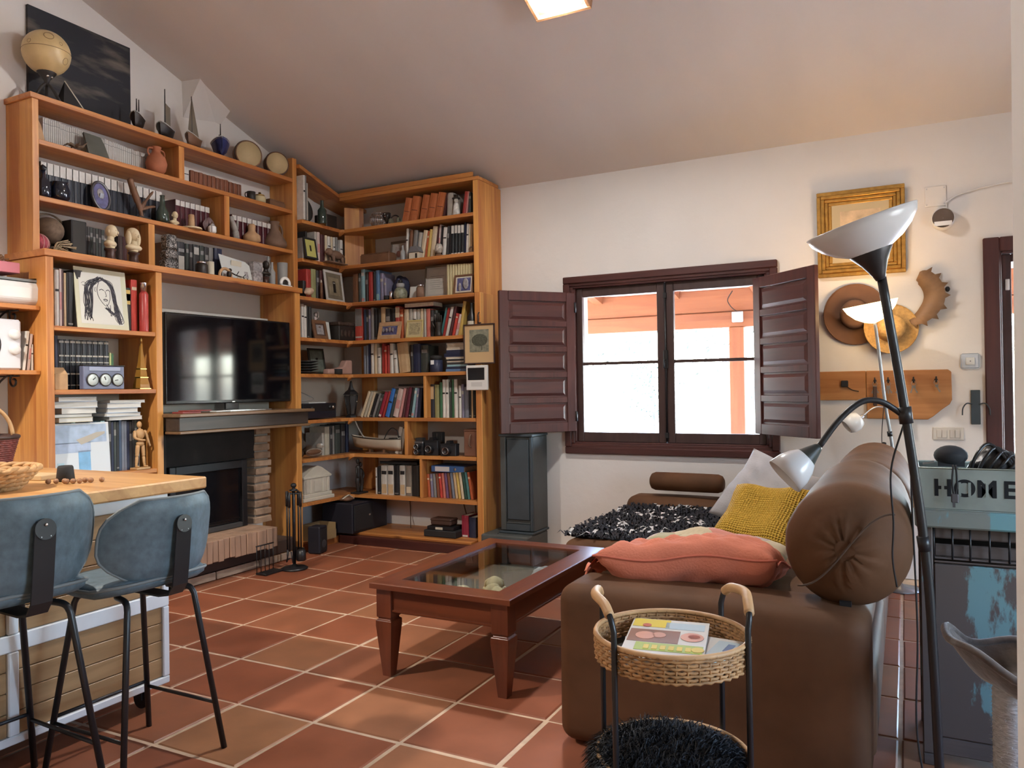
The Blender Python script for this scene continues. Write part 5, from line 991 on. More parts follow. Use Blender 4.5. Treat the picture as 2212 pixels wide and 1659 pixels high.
# ceiling lamp: square timber box with a round glowing dome
cl = thing('ceiling_lamp', 'square wooden ceiling lamp with a round glowing dome', 'lamp', (-1.705, 3.90, CZ(3.90)-.075)); cl.rotation_euler = (math.radians(-18.7), 0, 0)
LW = wood('lamp_wood', (.42, .22, .10), (.28, .13, .06), 'x', .4, .3, .1)
q = B(); q.box(-.17, .17, -.17, .17, .04, .075, ch=.004); obj('back_plate', q, LW, cl)
for x0, x1, y0, y1 in ((-.17, .17, -.17, -.148), (-.17, .17, .148, .17), (-.17, -.148, -.148, .148), (.148, .17, -.148, .148)): q = B(); q.box(x0, x1, y0, y1, -.06, .0395, ch=.003); obj('side_board', q, LW, cl)
q = B(); q.box(-.147, .147, -.147, .147, -.035, -.025); obj('inner_plate', q, LW, cl)
q = B(); q.ball((0, 0, -.045), (.088, .088, .045), 24, 14); obj('dome', q, mat('lit_dome', (1, 1, 1), .4, emit=(1, .97, .93), es=480), cl)
# ================================================================= PAINTED CONSOLE, STEEL BOX, CAT POST
def distressed(name, base, paint, amt):
    m = mat(name, base, .75); n = m.node_tree.nodes; L = m.node_tree.links
    tc = n.new('ShaderNodeTexCoord'); mp = n.new('ShaderNodeMapping'); mp.inputs['Scale'].default_value = (9, 9, 3); L.new(tc.outputs['Object'], mp.inputs[0])
    nz = n.new('ShaderNodeTexNoise'); nz.inputs['Scale'].default_value = 1; nz.inputs['Detail'].default_value = 8; nz.inputs['Roughness'].default_value = .65; L.new(mp.outputs[0], nz.inputs[0])
    r = n.new('ShaderNodeValToRGB'); r.color_ramp.elements[0].position = amt; r.color_ramp.elements[0].color = (*base, 1); r.color_ramp.elements[1].position = amt+.05; r.color_ramp.elements[1].color = (*paint, 1); L.new(nz.outputs[0], r.inputs[0])
    L.new(r.outputs[0], n['Principled BSDF'].inputs['Base Color']); return m
TURQ = distressed('worn_turquoise', (.11, .085, .075), (.16, .30, .32), .53); TURQT = distressed('turquoise_top', (.20, .22, .20), (.16, .33, .36), .47)
DARKW = wood('old_board', (.15, .12, .11), (.07, .055, .05), 'x', .7, .12, .2)
cab = thing('console_cabinet', 'worn turquoise rustic console with a wire-fronted drawer behind the sofa', 'cabinet', (.42, 3.15, 0))
def cb(name, x0, x1, y0, y1, z0, z1, m, ch=.004): q = B(); q.box(x0-.42, x1-.42, y0-3.15, y1-3.15, z0, z1, ch=ch); return obj(name, q, m, cab)
cb('top_slab', .022, .83, 2.94, 3.38, .812, .871, TURQT, .006)
for x0, x1 in ((.035, .075), (.775, .815)): cb('corner_post', x0, x1, 2.965, 3.0, .04, .811, TURQ); cb('corner_post', x0, x1, 3.33, 3.365, .04, .811, TURQ)
cb('drawer_bottom', .076, .774, 2.97, 3.36, .690, .709, DARKW); cb('back_board', .076, .774, 3.35, 3.362, .06, .811, DARKW); cb('side_board', .04, .052, 3.001, 3.329, .06, .811, TURQ)
cb('drawer_board', .08, .77, 2.985, 2.998, .7095, .752, DARKW); cb('drawer_board', .08, .77, 2.987, 2.998, .770, .809, DARKW)
for x in (.078, .133, .185, .24, .295, .35, .41, .47, .53): q = B(); q.tube([(x-.42, 2.972-3.15, .700), (x-.42, 2.972-3.15, .811)], .0035, 6); obj('wire', q, BLACK, cab)
q = B(); q.tube([(.078-.42, 2.972-3.15, .701), (.77-.42, 2.972-3.15, .701)], .004, 6); obj('wire', q, BLACK, cab)
cb('lower_door', .077, .42, 2.972, 2.992, .10, .686, TURQ); cb('lower_door', .424, .773, 2.972, 2.992, .10, .686, TURQ); cb('base_board', .077, .773, 2.976, 2.996, .04, .098, DARKW); cb('floor_board', .06, .79, 2.996, 3.34, .10, .12, DARKW)
for x, y in ((.055, 2.982), (.795, 2.982), (.055, 3.347), (.795, 3.347)): cb('foot', x-.02, x+.02, y-.017, y+.017, 0, .039, DARKW)
hb = thing('metal_box', 'grey galvanised steel box with cut-out letters HOME on the console', 'box', (.36, 3.08, .8715))
GALV = mat('galvanised', (.30, .36, .34), .42, .55, var=.18, scale=7)
for x0, x1, y0, y1 in ((-.325, .325, -.128, -.124), (-.325, .325, .124, .128), (-.325, -.321, -.124, .124), (.321, .325, -.124, .124)): q = B(); q.box(x0, x1, y0, y1, .004, .140, ch=.0015); obj('side_panel', q, GALV, hb)
q = B(); q.box(-.325, .325, -.128, .128, 0, .0035); obj('bottom_panel', q, GALV, hb)
q = B(); q.tube([(-.325, -.128, .141), (.325, -.128, .141), (.325, .128, .141), (-.325, .128, .141)], .003, 6, closed=True); obj('rolled_rim', q, GALV, hb)
for k, ch_ in enumerate('HOME'):
    text('letter_cutout', ch_, .078, mat('dark_cutout', (.008, .008, .01), .9), hb, (.107+.0635*k-.36, -.1288, .073), (PI/2, 0, 0), .0006, .0022)
    if ch_ in 'HOM':
        for s in ((-1, 1) if ch_ == 'O' else (0,)): q = B(); q.box(.107+.0635*k-.36+s*.014-.004, .107+.0635*k-.36+s*.014+.004, -.1305, -.1290, .050, .096); obj('stencil_bridge', q, GALV, hb)
q = B(); q.ball((0, 0, .035), (.052, .05, .035), 18, 10); q.grid(lambda u, v: (-.05-.035*u, (v-.5)*.085*(1-.3*u), .012-.008*u), 4, 6); q.box(-.04, .04, -.03, .03, .0, .03)
cap = single('cap', q, mat('black_cap', (.012, .014, .018), .8), 'black cloth cap lying over the rim of the steel box', 'cap', (.135, 3.02, 1.0155))
bag = thing('black_bag', 'bunched glossy black strap bag in the steel box by the door', 'bag', (.27, 3.06, .876))
q = B(); q.ball((0, 0, .10), (.085, .055, .10), 18, 12, f=lambda a, b_, c: 1+.10*math.sin(7*a+3*c)+.07*math.sin(9*c+4*b_)); obj('bag_body', q, mat('black_nylon', (.014, .014, .016), .35, bump=.4, scale=25), bag)
for k in range(6):
    a = k*.5; q = B(); q.tube(spline([(-.085+.02*k, -.045, .10), (-.06+.025*k, -.055, .18-.01*k), (-.02+.022*k, -.03, .215-.012*k), (.03+.015*k, -.045, .16-.01*k), (.07+.004*k, -.05, .10)], 5), .006, 6); obj('strap', q, MATS['black_nylon'], bag)
kc = thing('hanging_lanyard', 'dark key lanyard hanging over the steel box front before the letter H', 'lanyard', (.138, 2.941, 1.016))
q = B(); q.tube(spline([(.0, .02, .0), (.0, -.004, .005), (-.004, -.006, -.05), (.0, -.008, -.09)], 5), .003, 6); q.tube(spline([(.008, .02, .0), (.008, -.004, .005), (.010, -.006, -.05), (.006, -.008, -.09)], 5), .003, 6); obj('cord', q, BLACKM, kc)
q = B(); q.box(-.008, .014, -.014, -.006, -.115, -.085, ch=.003); q.box(-.004, .004, -.013, -.009, -.130, -.113); obj('key_fob', q, mat('grey_fob', (.10, .10, .11), .4, .4), kc)
for k, (x, w_, c, lab) in enumerate(((.040, .010, 'od', 'thin striped orange notebook leaning at the end of the steel box'), (.026, .008, 'cr', 'cream card leaning beside the striped notebook at the steel box'))): book(w_, .05, .09, c, (x-.012, 2.951+.02*k, .8720), 0, 0, lab, '', 'notebook')
cat = thing('cat_post', 'cat scratching post with furry white rope and brown plush hammock', 'pet furniture', (.275, 2.60, 0))
CH = .105
PLUSH = mat('brown_plush', (.085, .060, .045), .95, var=.25, scale=30, bump=.3, sheen=.6); SISAL = mat('fuzzy_sisal', (.46, .44, .42), .95, var=.2, scale=60, bump=.7, stretch=(1, 1, 3))
q = B(); q.box(-.17, .17, -.16, .16, 0, .05, ch=.012); obj('base', q, PLUSH, cat)
q = B(); q.lathe([(.044, .05), (.045, .06)]+[(.045+.0025*(k % 2), .06+k*.006) for k in range(61)]+[(.044, .435)], 24, (-.02, 0, 0)); obj('rope_post', q, SISAL, cat)
q = B(); r2 = random.Random(3)
for k in range(700):
    a = r2.uniform(0, 2*PI); z = r2.uniform(.06, .425); p = Vector((-.02+.047*math.cos(a), .047*math.sin(a), z)); g = Vector((math.cos(a), math.sin(a), r2.uniform(-.8, .8)))*r2.uniform(.004, .012); s_ = Vector((-math.sin(a), math.cos(a), 0))*.0012; q.add([p-s_, p+s_, p+g], [(0, 1, 2)])
o = obj('fibre', q, SISAL, cat); o['kind'] = 'stuff'
q = B()
def ham(u, v, off):
    a = 2*PI*u; r = .165*(v**.6 if v < 1 else 1); up = .105*max(0, v-.35)**1.2*1.5+.035*math.sin(2*a+1.2)*v; return (r*math.cos(a)*(1+.10*v), r*math.sin(a), .345+CH+up+off+(.012*math.sin(5*a)*v))
q.grid(lambda u, v: ham(u, v, .0), 40, 10); q.grid(lambda u, v: ham(1-u, v, -.014), 40, 10); q.tube([ham(i/40, 1, -.007) for i in range(40)], .012, 8, closed=True); obj('hammock', q, PLUSH, cat)

# ================================================================= TALL STOVE
SLATE = mat('slate_enamel', (.040, .056, .068), .5, var=.15, scale=6); SLATED = mat('slate_side', (.065, .072, .070), .6, var=.2, scale=5); 
sv = thing('stove', 'tall slate-grey stove beside the bookcase below the shutter', 'stove', (-2.725, 5.49, 0))
def sb(name, x0, x1, y0, y1, z0, z1, m, ch=.004): q = B(); q.box(x0+2.725, x1+2.725, y0-5.49, y1-5.49, z0, z1, ch=ch); return obj(name, q, m, sv)
sb('body', -2.865, -2.582, 5.375, 5.635, .185, .925, SLATED); sb('front_frame', -2.862, -2.815, 5.352, 5.374, .19, .925, SLATED); sb('front_frame', -2.605, -2.584, 5.352, 5.374, .19, .925, SLATE)
sb('front_panel', -2.806, -2.614, 5.358, 5.374, .275, .905, SLATE); sb('front_frame', -2.814, -2.606, 5.352, 5.374, .19, .245, SLATE); sb('trim_strip', -2.814, -2.606, 5.350, 5.374, .247, .254, mat('trim_grey', (.12, .13, .13), .35, .5)); sb('lid', -2.872, -2.575, 5.345, 5.64, .926, .945, SLATE)
sb('foot_plinth', -2.990, -2.578, 5.25, 5.62, .0, .165, SLATED, .01); sb('ash_drawer', -2.86, -2.60, 5.238, 5.249, .04, .145, SLATE); sb('collar', -2.875, -2.574, 5.34, 5.64, .166, .184, SLATE)
q = B(); q.tube(spline([(.0-.14, -.18, .17), (-.16, -.21, .10), (-.14, -.245, .05), (-.15, -.26, .006)], 5), .005, 7); obj('cable', q, BLACKM, sv)

# ================================================================= TELEVISION
tv = thing('television', 'large black flat television standing on the mantel', 'television', (-4.42, 4.10, 1.1705), -4.2)
SCR = mat('tv_screen', (.004, .004, .006), .07, spec=.6)
q = B(); q.box(-.045, .0, -.555, .555, .058, .690, ch=.006); obj('bezel', q, mat('tv_black', (.008, .008, .01), .25), tv)
q = B(); q.box(.0005, .002, -.540, .540, .082, .678); obj('screen', q, SCR, tv)
q = B(); q.box(-.03, -.012, -.06, .06, .012, .08, ch=.003); obj('neck', q, mat('tv_black', (.01, .01, .01)), tv)
q = B(); q.prism([(-.10, -.30), (.10, -.27), (.115, -.2), (.115, .2), (.10, .27), (-.10, .30)], .0, .009, 'z'); obj('stand_base', q, mat('tv_stand', (.45, .45, .46), .25, .8), tv)
for y, c in ((.05, 'silver_logo'), ): q = B(); q.box(.0022, .003, -.012, .012, .064, .072); obj('badge', q, mat(c, (.6, .6, .6), .3, .9), tv)
wb = single('white_board', (lambda q: (q.box(-.012, .012, -.60, .60, 0, .73, ch=.003), q)[1])(B()), mat('board_white', (.58, .57, .54), .6), 'blank white board standing behind the television', 'board', (-4.62, 4.045, 1.1705))
q = B(); q.box(-.05, .05, -.075, .075, 0, .012, ch=.002); q.box(-.046, .054, -.03, .16, .0125, .020, ch=.002)
single('notebook', q, [mat('red_cover', (.25, .05, .045), .5)], 'red-covered notebook with papers at the mantel end', 'book', (-4.235, 3.53, 1.1705))
q = B(); q.box(-.03, .03, -.07, .07, 0, .010, ch=.003); single('remote_control', q, mat('white_remote', (.6, .62, .62), .4), 'white remote control on the mantel before the television', 'remote', (-4.245, 3.82, 1.1705), 4)
# fire tools
ft = thing('fire_tools', 'black iron fireplace tool stand beside the hearth', 'fire tools', (-4.02, 4.285, 0))
q = B(); q.lathe([(.001, 0), (.095, 0), (.098, .008), (.08, .018), (.02, .026), (.012, .04)], 24); obj('base', q, BLACK, ft)
q = B(); q.tube([(0, 0, .02), (0, 0, .60)], .012, 10); q.ball((0, 0, .615), (.022, .022, .018), 12, 8); q.lathe([(.012, .57), (.03, .575), (.03, .585), (.012, .59)], 14); obj('stem', q, BLACK, ft)
for s in (0, 90): q = B(); q.tube([(math.cos(math.radians(s+a))*.055, math.sin(math.radians(s+a))*.055, .555) for a in (0, 180)], .006, 6); obj('hook_bar', q, BLACK, ft)
for k, (a, kind) in enumerate(((10, 'brush'), (100, 'shovel'), (190, 'poker'), (280, 'tongs'))):
    x, y = .058*math.cos(math.radians(a)), .058*math.sin(math.radians(a)); q = B(); q.tube([(x, y, .14), (x, y, .50)], .006, 7); q.tube([(x, y, .46), (x, y, .57)], .010, 8)
    if kind == 'shovel': q.prism([(x-.05, .06), (x+.05, .06), (x+.055, .15), (x-.055, .15)], y-.004, y+.004, 'y')
    elif kind == 'brush': q.lathe([(.01, .15), (.032, .14), (.036, .07), (.03, .065)], 14, (x, y, 0))
    elif kind == 'tongs': q.tube([(x-.012, y, .14), (x-.03, y, .06)], .005, 6); q.tube([(x+.012, y, .14), (x+.03, y, .06)], .005, 6)
    else: q.tube([(x, y, .14), (x, y, .06), (x+.02, y, .075)], .006, 6)
    obj(kind, q, BLACK, ft)
q = B(); q.box(-.05, .05, -.09, .09, 0, .012, ch=.003)
for k in range(5): q.tube([(-.045, -.08+.04*k, .012), (-.045, -.08+.04*k, .20)], .003, 5)
q.tube([(-.045, -.085, .20), (-.045, .085, .20)], .005, 6); q.tube([(-.045, -.085, .012), (.045, -.085, .012)], .004, 6); single('log_basket_frame', q, BLACK, 'low black wire log holder beside the hearth tools', 'log holder', (-4.10, 4.12, .0))

# ================================================================= WALL OF THE WINDOW: pictures, hats, hooks, switches
GOLD = mat('gilt', (.52, .29, .07), .34, .75, var=.22, scale=30, bump=.2); YW = WY-.0005
pf = thing('framed_picture', 'small pale picture in a wide gilt frame on the window wall', 'picture', (-.253, YW, 2.33))
W_, H_ = .272, .292
for k, (a, c, d0) in enumerate(((0, .028, .030), (.028, .050, .042), (.050, .072, .030), (.072, .095, .020))):
    for nm, x0, x1, z0, z1 in (('frame_bar', -W_+a, W_-a, H_-c, H_-a), ('frame_bar', -W_+a, W_-a, -H_+a, -H_+c), ('frame_bar', -W_+a, -W_+c, -H_+c, H_-c), ('frame_bar', W_-c, W_-a, -H_+c, H_-c)):
        q = B(); q.box(x0, x1, -d0, -.002, z0, z1, ch=.004); obj(nm, q, GOLD, pf)
q = B(); q.box(-W_+.094, W_-.094, -.016, -.003, -H_+.094, H_-.094); obj('mount', q, mat('linen_mount', (.50, .40, .24), .8), pf)
q = B(); q.box(-.125, .125, -.018, -.0165, -.15, .15); obj('painting', q, mat('pale_painting', (.58, .42, .26), .7, var=.25, scale=14), pf); pf.rotation_euler = (math.radians(2), 0, 0); pf.location.y -= .012
q = B(); q.box(-.062, .062, -.006, 0, -.066, .066, ch=.002)
jb = thing('junction_box', 'square white junction cover on the wall above the round lamp', 'junction box', (.197, YW, 2.52)); obj('cover', q, PLASTER, jb)
for x in (-.05, .05):
    for z in (-.052, .052): q = B(); q.lathe([(.004, 0), (.004, .002)], 8, T=Matrix.Translation((x, -.006, z)) @ Matrix.Rotation(PI/2, 4, 'X')); obj('screw', q, STEEL, jb)
q = B(); q.tube(spline([(.06, -.006, -.05), (.10, -.008, -.02), (.18, -.008, .005), (.32, -.008, .03), (.6, -.008, .05)], 6), .006, 8); q.tube([(.062, -.006, -.05), (.062, -.006, -.11)], .004, 6); single('wall_cable', q, PLASTER, 'painted cable running from the junction cover toward the partition', 'cable', (.197, YW, 2.52))
wl = thing('wall_lamp', 'round drum wall lamp with dark lens below the junction cover', 'lamp', (.235, YW, 2.36)); Tw = Matrix.Rotation(PI/2, 4, 'X')
q = B(); q.lathe([(.001, 0), (.066, 0), (.068, .01), (.066, .075), (.062, .08)], 28, T=Tw, cap=False); obj('drum', q, WHITEP, wl)
q = B(); q.lathe([(.062, .074), (.001, .074)], 28, T=Tw, cap=False); q.lathe([(.001, .0745), (.062, .0745)], 28, T=Tw, cap=False); obj('lens', q, mat('smoked_lens', (.10, .075, .06), .25), wl)
q = B(); q.box(-.05, .05, -.078, -.0755, -.048, -.020); obj('sensor_strip', q, WHITEP, wl)
def hat(label, loc, R_, r, depth, m, band, tiltx=90, tz=0, oval=1.):
    t = thing('hat', label, 'hat', loc, 0, 'hats on the window wall'); t.rotation_euler = (math.radians(tiltx), 0, math.radians(tz))
    q = B(); pr = [(r*.2, depth), (r*.75, depth*.96), (r*.93, depth*.8), (r, depth*.35), (r*1.02, .010)]; q.lathe([(.001, depth*.93)]+pr, 32, sy=oval, cap=False); obj('crown', q, m, t)
    q = B(); vs = lambda u, v: ((r*1.0+(R_-r)*v)*math.cos(2*PI*u), (r*1.0+(R_-r)*v)*math.sin(2*PI*u)*oval, .008+.030*v*v*abs(math.cos(2*PI*u))**1.5); q.grid(vs, 40, 6); q.grid(lambda u, v: tuple(a-(.004 if i == 2 else 0) for i, a in enumerate(vs(1-u, v))), 40, 6); q.tube([vs(i/40, 1) for i in range(40)], .004, 6, closed=True); obj('brim', q, m, t)
    q = B(); q.lathe([(r*1.015, .012), (r*1.012, .042), (r*1.005, .042)], 32, sy=oval, cap=False); obj('hat_band', q, band, t); return t
hat('brown felt hat hung behind the glowing lamp bowl', (-.295, YW-.008, 1.775), .195, .095, .11, mat('brown_felt', (.17, .085, .05), .9, var=.12, scale=12), mat('felt_band', (.09, .04, .025), .8), 90, 0, 1.05)
hat('golden straw hat hung over the felt hat brim near the antler', (-.085, YW-.035, 1.665), .165, .088, .10, mat('straw', (.52, .31, .11), .75, var=.2, scale=50, bump=.5), mat('straw_band', (.40, .20, .07), .8), 84, 14, 1.0)
an = thing('antler', 'broad toothed moose antler on the wall beside the straw hat', 'antler', (.15, YW-.004, 1.86))
q = B(); cen = [(-.115, -.155), (-.07, -.135), (-.02, -.09), (.015, -.03), (.020, .03), (.0, .085), (-.035, .125), (-.065, .140)]; wd = [.02, .045, .062, .070, .070, .066, .058, .03]
out_l = []; out_r = []; sp_ = spline([(x, 0, z) for x, z in cen], 5); ws = [w_ for k in range(7) for w_ in [wd[k]+(wd[k+1]-wd[k])*i/5 for i in range(5)]]+[wd[-1]]
for k, p in enumerate(sp_):
    d = (sp_[min(k+1, len(sp_)-1)]-sp_[max(k-1, 0)]).normalized(); nrm = Vector((d.z, 0, -d.x)); tooth = .030 if k % 4 == 2 and k < 33 else 0
    out_r.append(p+nrm*(ws[k]+tooth)); out_l.append(p-nrm*ws[k]*.75)
vs = []; 
for l, c, r_ in zip(out_l, sp_, out_r): vs += [(l.x, -.010, l.z), (c.x, -.030, c.z), (r_.x, -.055, r_.z), (r_.x, -.048, r_.z), (c.x, -.012, c.z), (l.x, -.002, l.z)]
fs = []
for k in range(len(sp_)-1):
    for i in range(6): a = 6*k+i; b_ = 6*k+(i+1) % 6; fs.append((a, b_, b_+6, a+6))
q.add(vs, fs+[(0, 5, 4, 3, 2, 1), tuple(6*(len(sp_)-1)+i for i in range(6))], 0, True); obj('palm', q, mat('antler_horn', (.24, .13, .06), .55, var=.3, scale=9, bump=.3), an)
q = B(); q.ball((.105, -.03, .045), (.014, .012, .018), 10, 7); obj('mounting_peg', q, BLACKM, an)
RACKX = wood('rack_pine', (.50, .24, .085), (.33, .13, .04), 'x', .4, .3, .15)
rk = thing('coat_rack', 'honey pine board coat rack with hooks and hanging keys', 'coat rack', (-.15, YW, 1.25))
q = B(); q.box(-.383, -.085, -.022, -.001, -.06, .138, ch=.004); obj('board', q, RACKX, rk)
q = B(); q.prism([(-.083, .138), (.40, .136), (.418, .12), (.420, -.06), (.405, -.09), (.36, -.125), (.31, -.17), (.28, -.19), (-.083, -.185)], -.026, -.001, 'y'); obj('board', q, RACKX, rk, bevel=.004)
q = B(); q.box(-.24, -.195, -.045, -.023, .03, .075, ch=.005); q.tube(spline([(-.20, -.03, .03), (-.17, -.028, .01), (-.13, -.028, .0)], 4), .003, 5); obj('gate_clicker', q, BLACK, rk)
def wallhook(x, z, m_=None): q = B(); q.lathe([(.010, 0), (.010, .004)], 10, T=Matrix.Translation((x, -.026, z)) @ Matrix.Rotation(PI/2, 4, 'X')); q.tube(spline([(x, -.028, z), (x, -.055, z-.015), (x, -.062, z+.005), (x, -.062, z+.022)], 5), .0045, 7); return obj('hook', q, BLACK, rk)
for x in (-.03, .05, .115, .20, .33): wallhook(x, .07)
KEYM = mat('key_metal', (.30, .28, .25), .35, .9)
def keys(label, x, z, n, L_, fob):
    t = thing('key_bunch', label, 'keys', (-.15+x, YW-.058, 1.25+z)); q = B(); q.tube(arc((0, -.014), .014, 0, 360, 16, 'xz', 0)[:-1], .0016, 5, closed=True); obj('ring', q, KEYM, t)
    for k in range(n):
        T = Matrix.Translation((0, .002*k, -.028)) @ Matrix.Rotation(math.radians(-22+44*k/max(1, n-1)), 4, 'Y'); q = B(); q.lathe([(.010, -.001), (.010, .001)], 12, T=T @ Matrix.Translation((0, 0, -.008)) @ Matrix.Rotation(PI/2, 4, 'X')); q.box(-.0035, .0035, -.001, .001, -.052, -.014, T=T); q.box(.003, .006, -.001, .001, -.05, -.04, T=T); obj('key', q, KEYM, t)
    if fob: q = B(); q.box(-.012, .012, -.006, .006, -.03-L_, -.03, ch=.004); obj('fob', q, fob, t)
    return t
keys('bunch of keys with long dark tag on the first rack hook', -.03, .062, 3, .13, mat('dark_leather', (.07, .04, .03), .6)); keys('key bunch beside the lamp stem on the second rack hook', .05, .062, 3, 0, None)
keys('large spread key bunch on the third rack hook', .115, .062, 5, .03, BLACKM); keys('keys with pale green tag on the fourth rack hook', .20, .062, 2, .0, None); keys('small old key hanging alone near the rack end', .33, .066, 1, 0, None)
gt = thing('measuring_tag', 'pale green tag with black end hanging below the coat rack', 'tag', (.022, YW-.03, 1.05)); q = B(); q.box(-.016, .016, -.008, .008, -.055, .015, ch=.005); obj('tag_body', q, mat('pale_green', (.42, .45, .30), .5), gt); q = B(); q.box(-.017, .017, -.009, .009, -.085, -.056, ch=.004); obj('tag_end', q, BLACK, gt); q = B(); q.tube([(0, 0, .015), (0, .004, .045)], .002, 5); obj('loop', q, BLACKM, gt)
ts = thing('wall_socket', 'grey rounded switch plate with square button by the door', 'switch', (.375, YW, 1.436)); q = B(); q.box(-.054, .054, -.012, 0, -.05, .05, ch=.010); obj('plate', q, mat('grey_plate', (.50, .54, .60), .4), ts); q = B(); q.box(-.026, .026, -.018, -.0125, -.024, .024, ch=.003); obj('button', q, mat('button_white', (.62, .62, .60), .4), ts); q = B(); q.lathe([(.004, .0), (.004, .001)], 10, T=Matrix.Translation((0, -.0182, 0)) @ Matrix.Rotation(PI/2, 4, 'X')); obj('dot', q, mat('dot_grey', (.15, .15, .15), .5), ts)
sw = thing('light_switch', 'cream double light switch plate above the steel box', 'switch', (.245, YW, .968)); q = B(); q.box(-.088, .088, -.010, 0, -.042, .042, ch=.004); obj('plate', q, mat('cream_plastic', (.62, .57, .50), .4), sw)
for x in (-.052, -.022, .022, .052): q = B(); q.box(x-.014, x+.014, -.015, -.0105, -.026, .026, ch=.002); obj('rocker', q, MATS['cream_plastic'], sw)
hk = thing('wall_hook', 'flat slate-grey iron hook with two curved arms by the door', 'hook', (.400, YW, 1.14)); q = B(); q.box(-.026, .026, -.012, -.0, -.11, .11, ch=.002); obj('back_plate', q, SLATE, hk)
for s in (-1, 1): q = B(); q.tube(spline([(s*.02, -.015, .02), (s*.05, -.03, .025), (s*.072, -.04, -.005), (s*.076, -.042, -.05)], 5), .004, 7); obj('arm', q, SLATE, hk)
# framed print and intercom on the bookcase end
Y5 = RY-.009
fpz = thing('framed_print', 'small framed tree engraving hung on the corner bookcase post', 'picture', (-3.022, Y5, 1.665))
for x0, x1, z0, z1 in ((-.142, .142, .150, .160), (-.142, .142, -.160, -.150), (-.142, -.132, -.15, .15), (.132, .142, -.15, .15)): q = B(); q.box(x0, x1, -.018, -.002, z0, z1, ch=.002); obj('frame_bar', q, DARKSASH, fpz)
q = B(); q.box(-.132, .132, -.010, -.003, -.15, .15); obj('mount', q, mat('tan_mount', (.58, .40, .21), .8), fpz)
q = B(); q.box(-.088, .088, -.0115, -.0102, -.065, .115); obj('print', q, mat('etching', (.23, .23, .17), .8, var=.35, scale=40), fpz)
q = B(); q.ball((.005, -.0118, .03), (.072, .001, .050), 18, 10); obj('print_crown', q, mat('etching_dark', (.085, .09, .065), .8, var=.4, scale=90), fpz); q = B(); q.box(.02, .03, -.0125, -.0117, -.05, .01); obj('print_trunk', q, MATS['etching_dark'], fpz)
q = B(); q.tube(spline([(0, -.004, .165), (.0, -.022, .175), (.004, -.024, .20), (-.006, -.012, .235), (.0, -.003, .255)], 5), .005, 7); q.tube([(-.012, -.008, .168), (.02, -.010, .168)], .005, 6); obj('hanger_hook', q, BLACK, fpz)
ic = thing('intercom', 'white door intercom with dark screen under the framed engraving', 'intercom', (-3.042, Y5, 1.395))
q = B(); q.box(-.098, .098, -.024, 0, -.10, .10, ch=.005); obj('housing', q, mat('intercom_white', (.74, .73, .71), .4), ic); q = B(); q.box(-.080, .072, -.026, -.0245, -.018, .080); obj('screen', q, mat('dark_screen', (.012, .013, .016), .12), ic); q = B(); q.box(-.05, .05, -.0252, -.0245, -.07, -.035); obj('speaker_grille', q, mat('grille_white', (.60, .59, .58), .6), ic)
sp2 = thing('smart_speaker', 'small black box speaker on a thin stand behind the grey cushion', 'speaker', (-.795, 5.60, 0)); q = B(); q.box(-.055, .055, -.05, .05, .585, .705, ch=.008); obj('cabinet', q, BLACKM, sp2); q = B(); q.box(-.025, -.005, -.0515, -.0502, .665, .680); obj('display', q, mat('red_led', (.2, .02, .02), .4, emit=(1, .1, .08), es=.6), sp2); q = B(); q.tube([(0, 0, .01), (0, 0, .585)], .014, 10); q.lathe([(.10, 0), (.10, .012)], 24); obj('stand', q, BLACKM, sp2)

# ================================================================= ON AND AROUND THE ISLAND
isl_top = .9385
wb_ = thing('wicker_basket', 'dark red wicker basket with arched handle at the island end', 'basket', (-4.12, 2.19, isl_top))
RW = mat('red_wicker', (.20, .055, .05), .5, var=.4, scale=50)
q = B()
for i in range(14):
    r = .125+.035*i/13; q.tube([((r+.004*math.cos(PI*(k+i)))*math.cos(2*PI*k/56), (r+.004*math.cos(PI*(k+i)))*math.sin(2*PI*k/56), .008+.0105*i) for k in range(56)], .0062, 5, closed=True)
q.lathe([(.001, .0), (.125, 0), (.125, .004)], 28); obj('woven_body', q, RW, wb_)
q = B(); q.tube([(.165*math.cos(2*PI*k/40), .165*math.sin(2*PI*k/40), .158) for k in range(40)], .011, 8, closed=True); obj('rim', q, DARKSASH, wb_)
q = B(); q.tube(arc((0, .155), .162, 0, 180, 20, 'yz', 0), .010, 8); q.v = [(x, y, .155+(z-.155)*1.05) for x, y, z in q.v]; obj('handle', q, CANE, wb_)
sb_ = thing('straw_basket', 'braided tan straw bowl on the near part of the island', 'basket', (-3.17, 1.70, isl_top)); q = B()
for i in range(5):
    r = .115+.016*i
    for ph in (0, PI): q.tube([((r+.009*math.cos(11*a+ph+i))*math.cos(a), (r+.009*math.cos(11*a+ph+i))*math.sin(a), .012+.017*i+.006*math.sin(11*a+ph+i)) for a in [2*PI*k/88 for k in range(88)]], .010, 6, closed=True)
q.lathe([(.001, 0.), (.115, 0.), (.12, .012)], 28); obj('braided_wall', q, mat('straw_braid', (.47, .27, .12), .7, var=.3, scale=40), sb_)
gd = thing('pepper_cup', 'black tapered cup lying open on the island beside nuts', 'cup', (-3.165, 2.02, isl_top)); q = B(); q.lathe([(.030, 0), (.036, .004), (.030, .06), (.026, .066), (.022, .06), (.026, .01)], 20, cap=False); obj('cup_body', q, BLACKM, gd)
q = B(); q.box(-.09, .09, -.055, .055, 0, .022, ch=.003); single('wooden_box', q, mat('pale_box', (.50, .36, .20), .6), 'flat pale wooden box between straw bowl and black cup', 'box', (-3.38, 2.03, isl_top), 8)
NUT = mat('nut_brown', (.30, .15, .075), .5, var=.25, scale=30)
nl = 'small brown hazelnut scattered on the island worktop'
nm0 = None
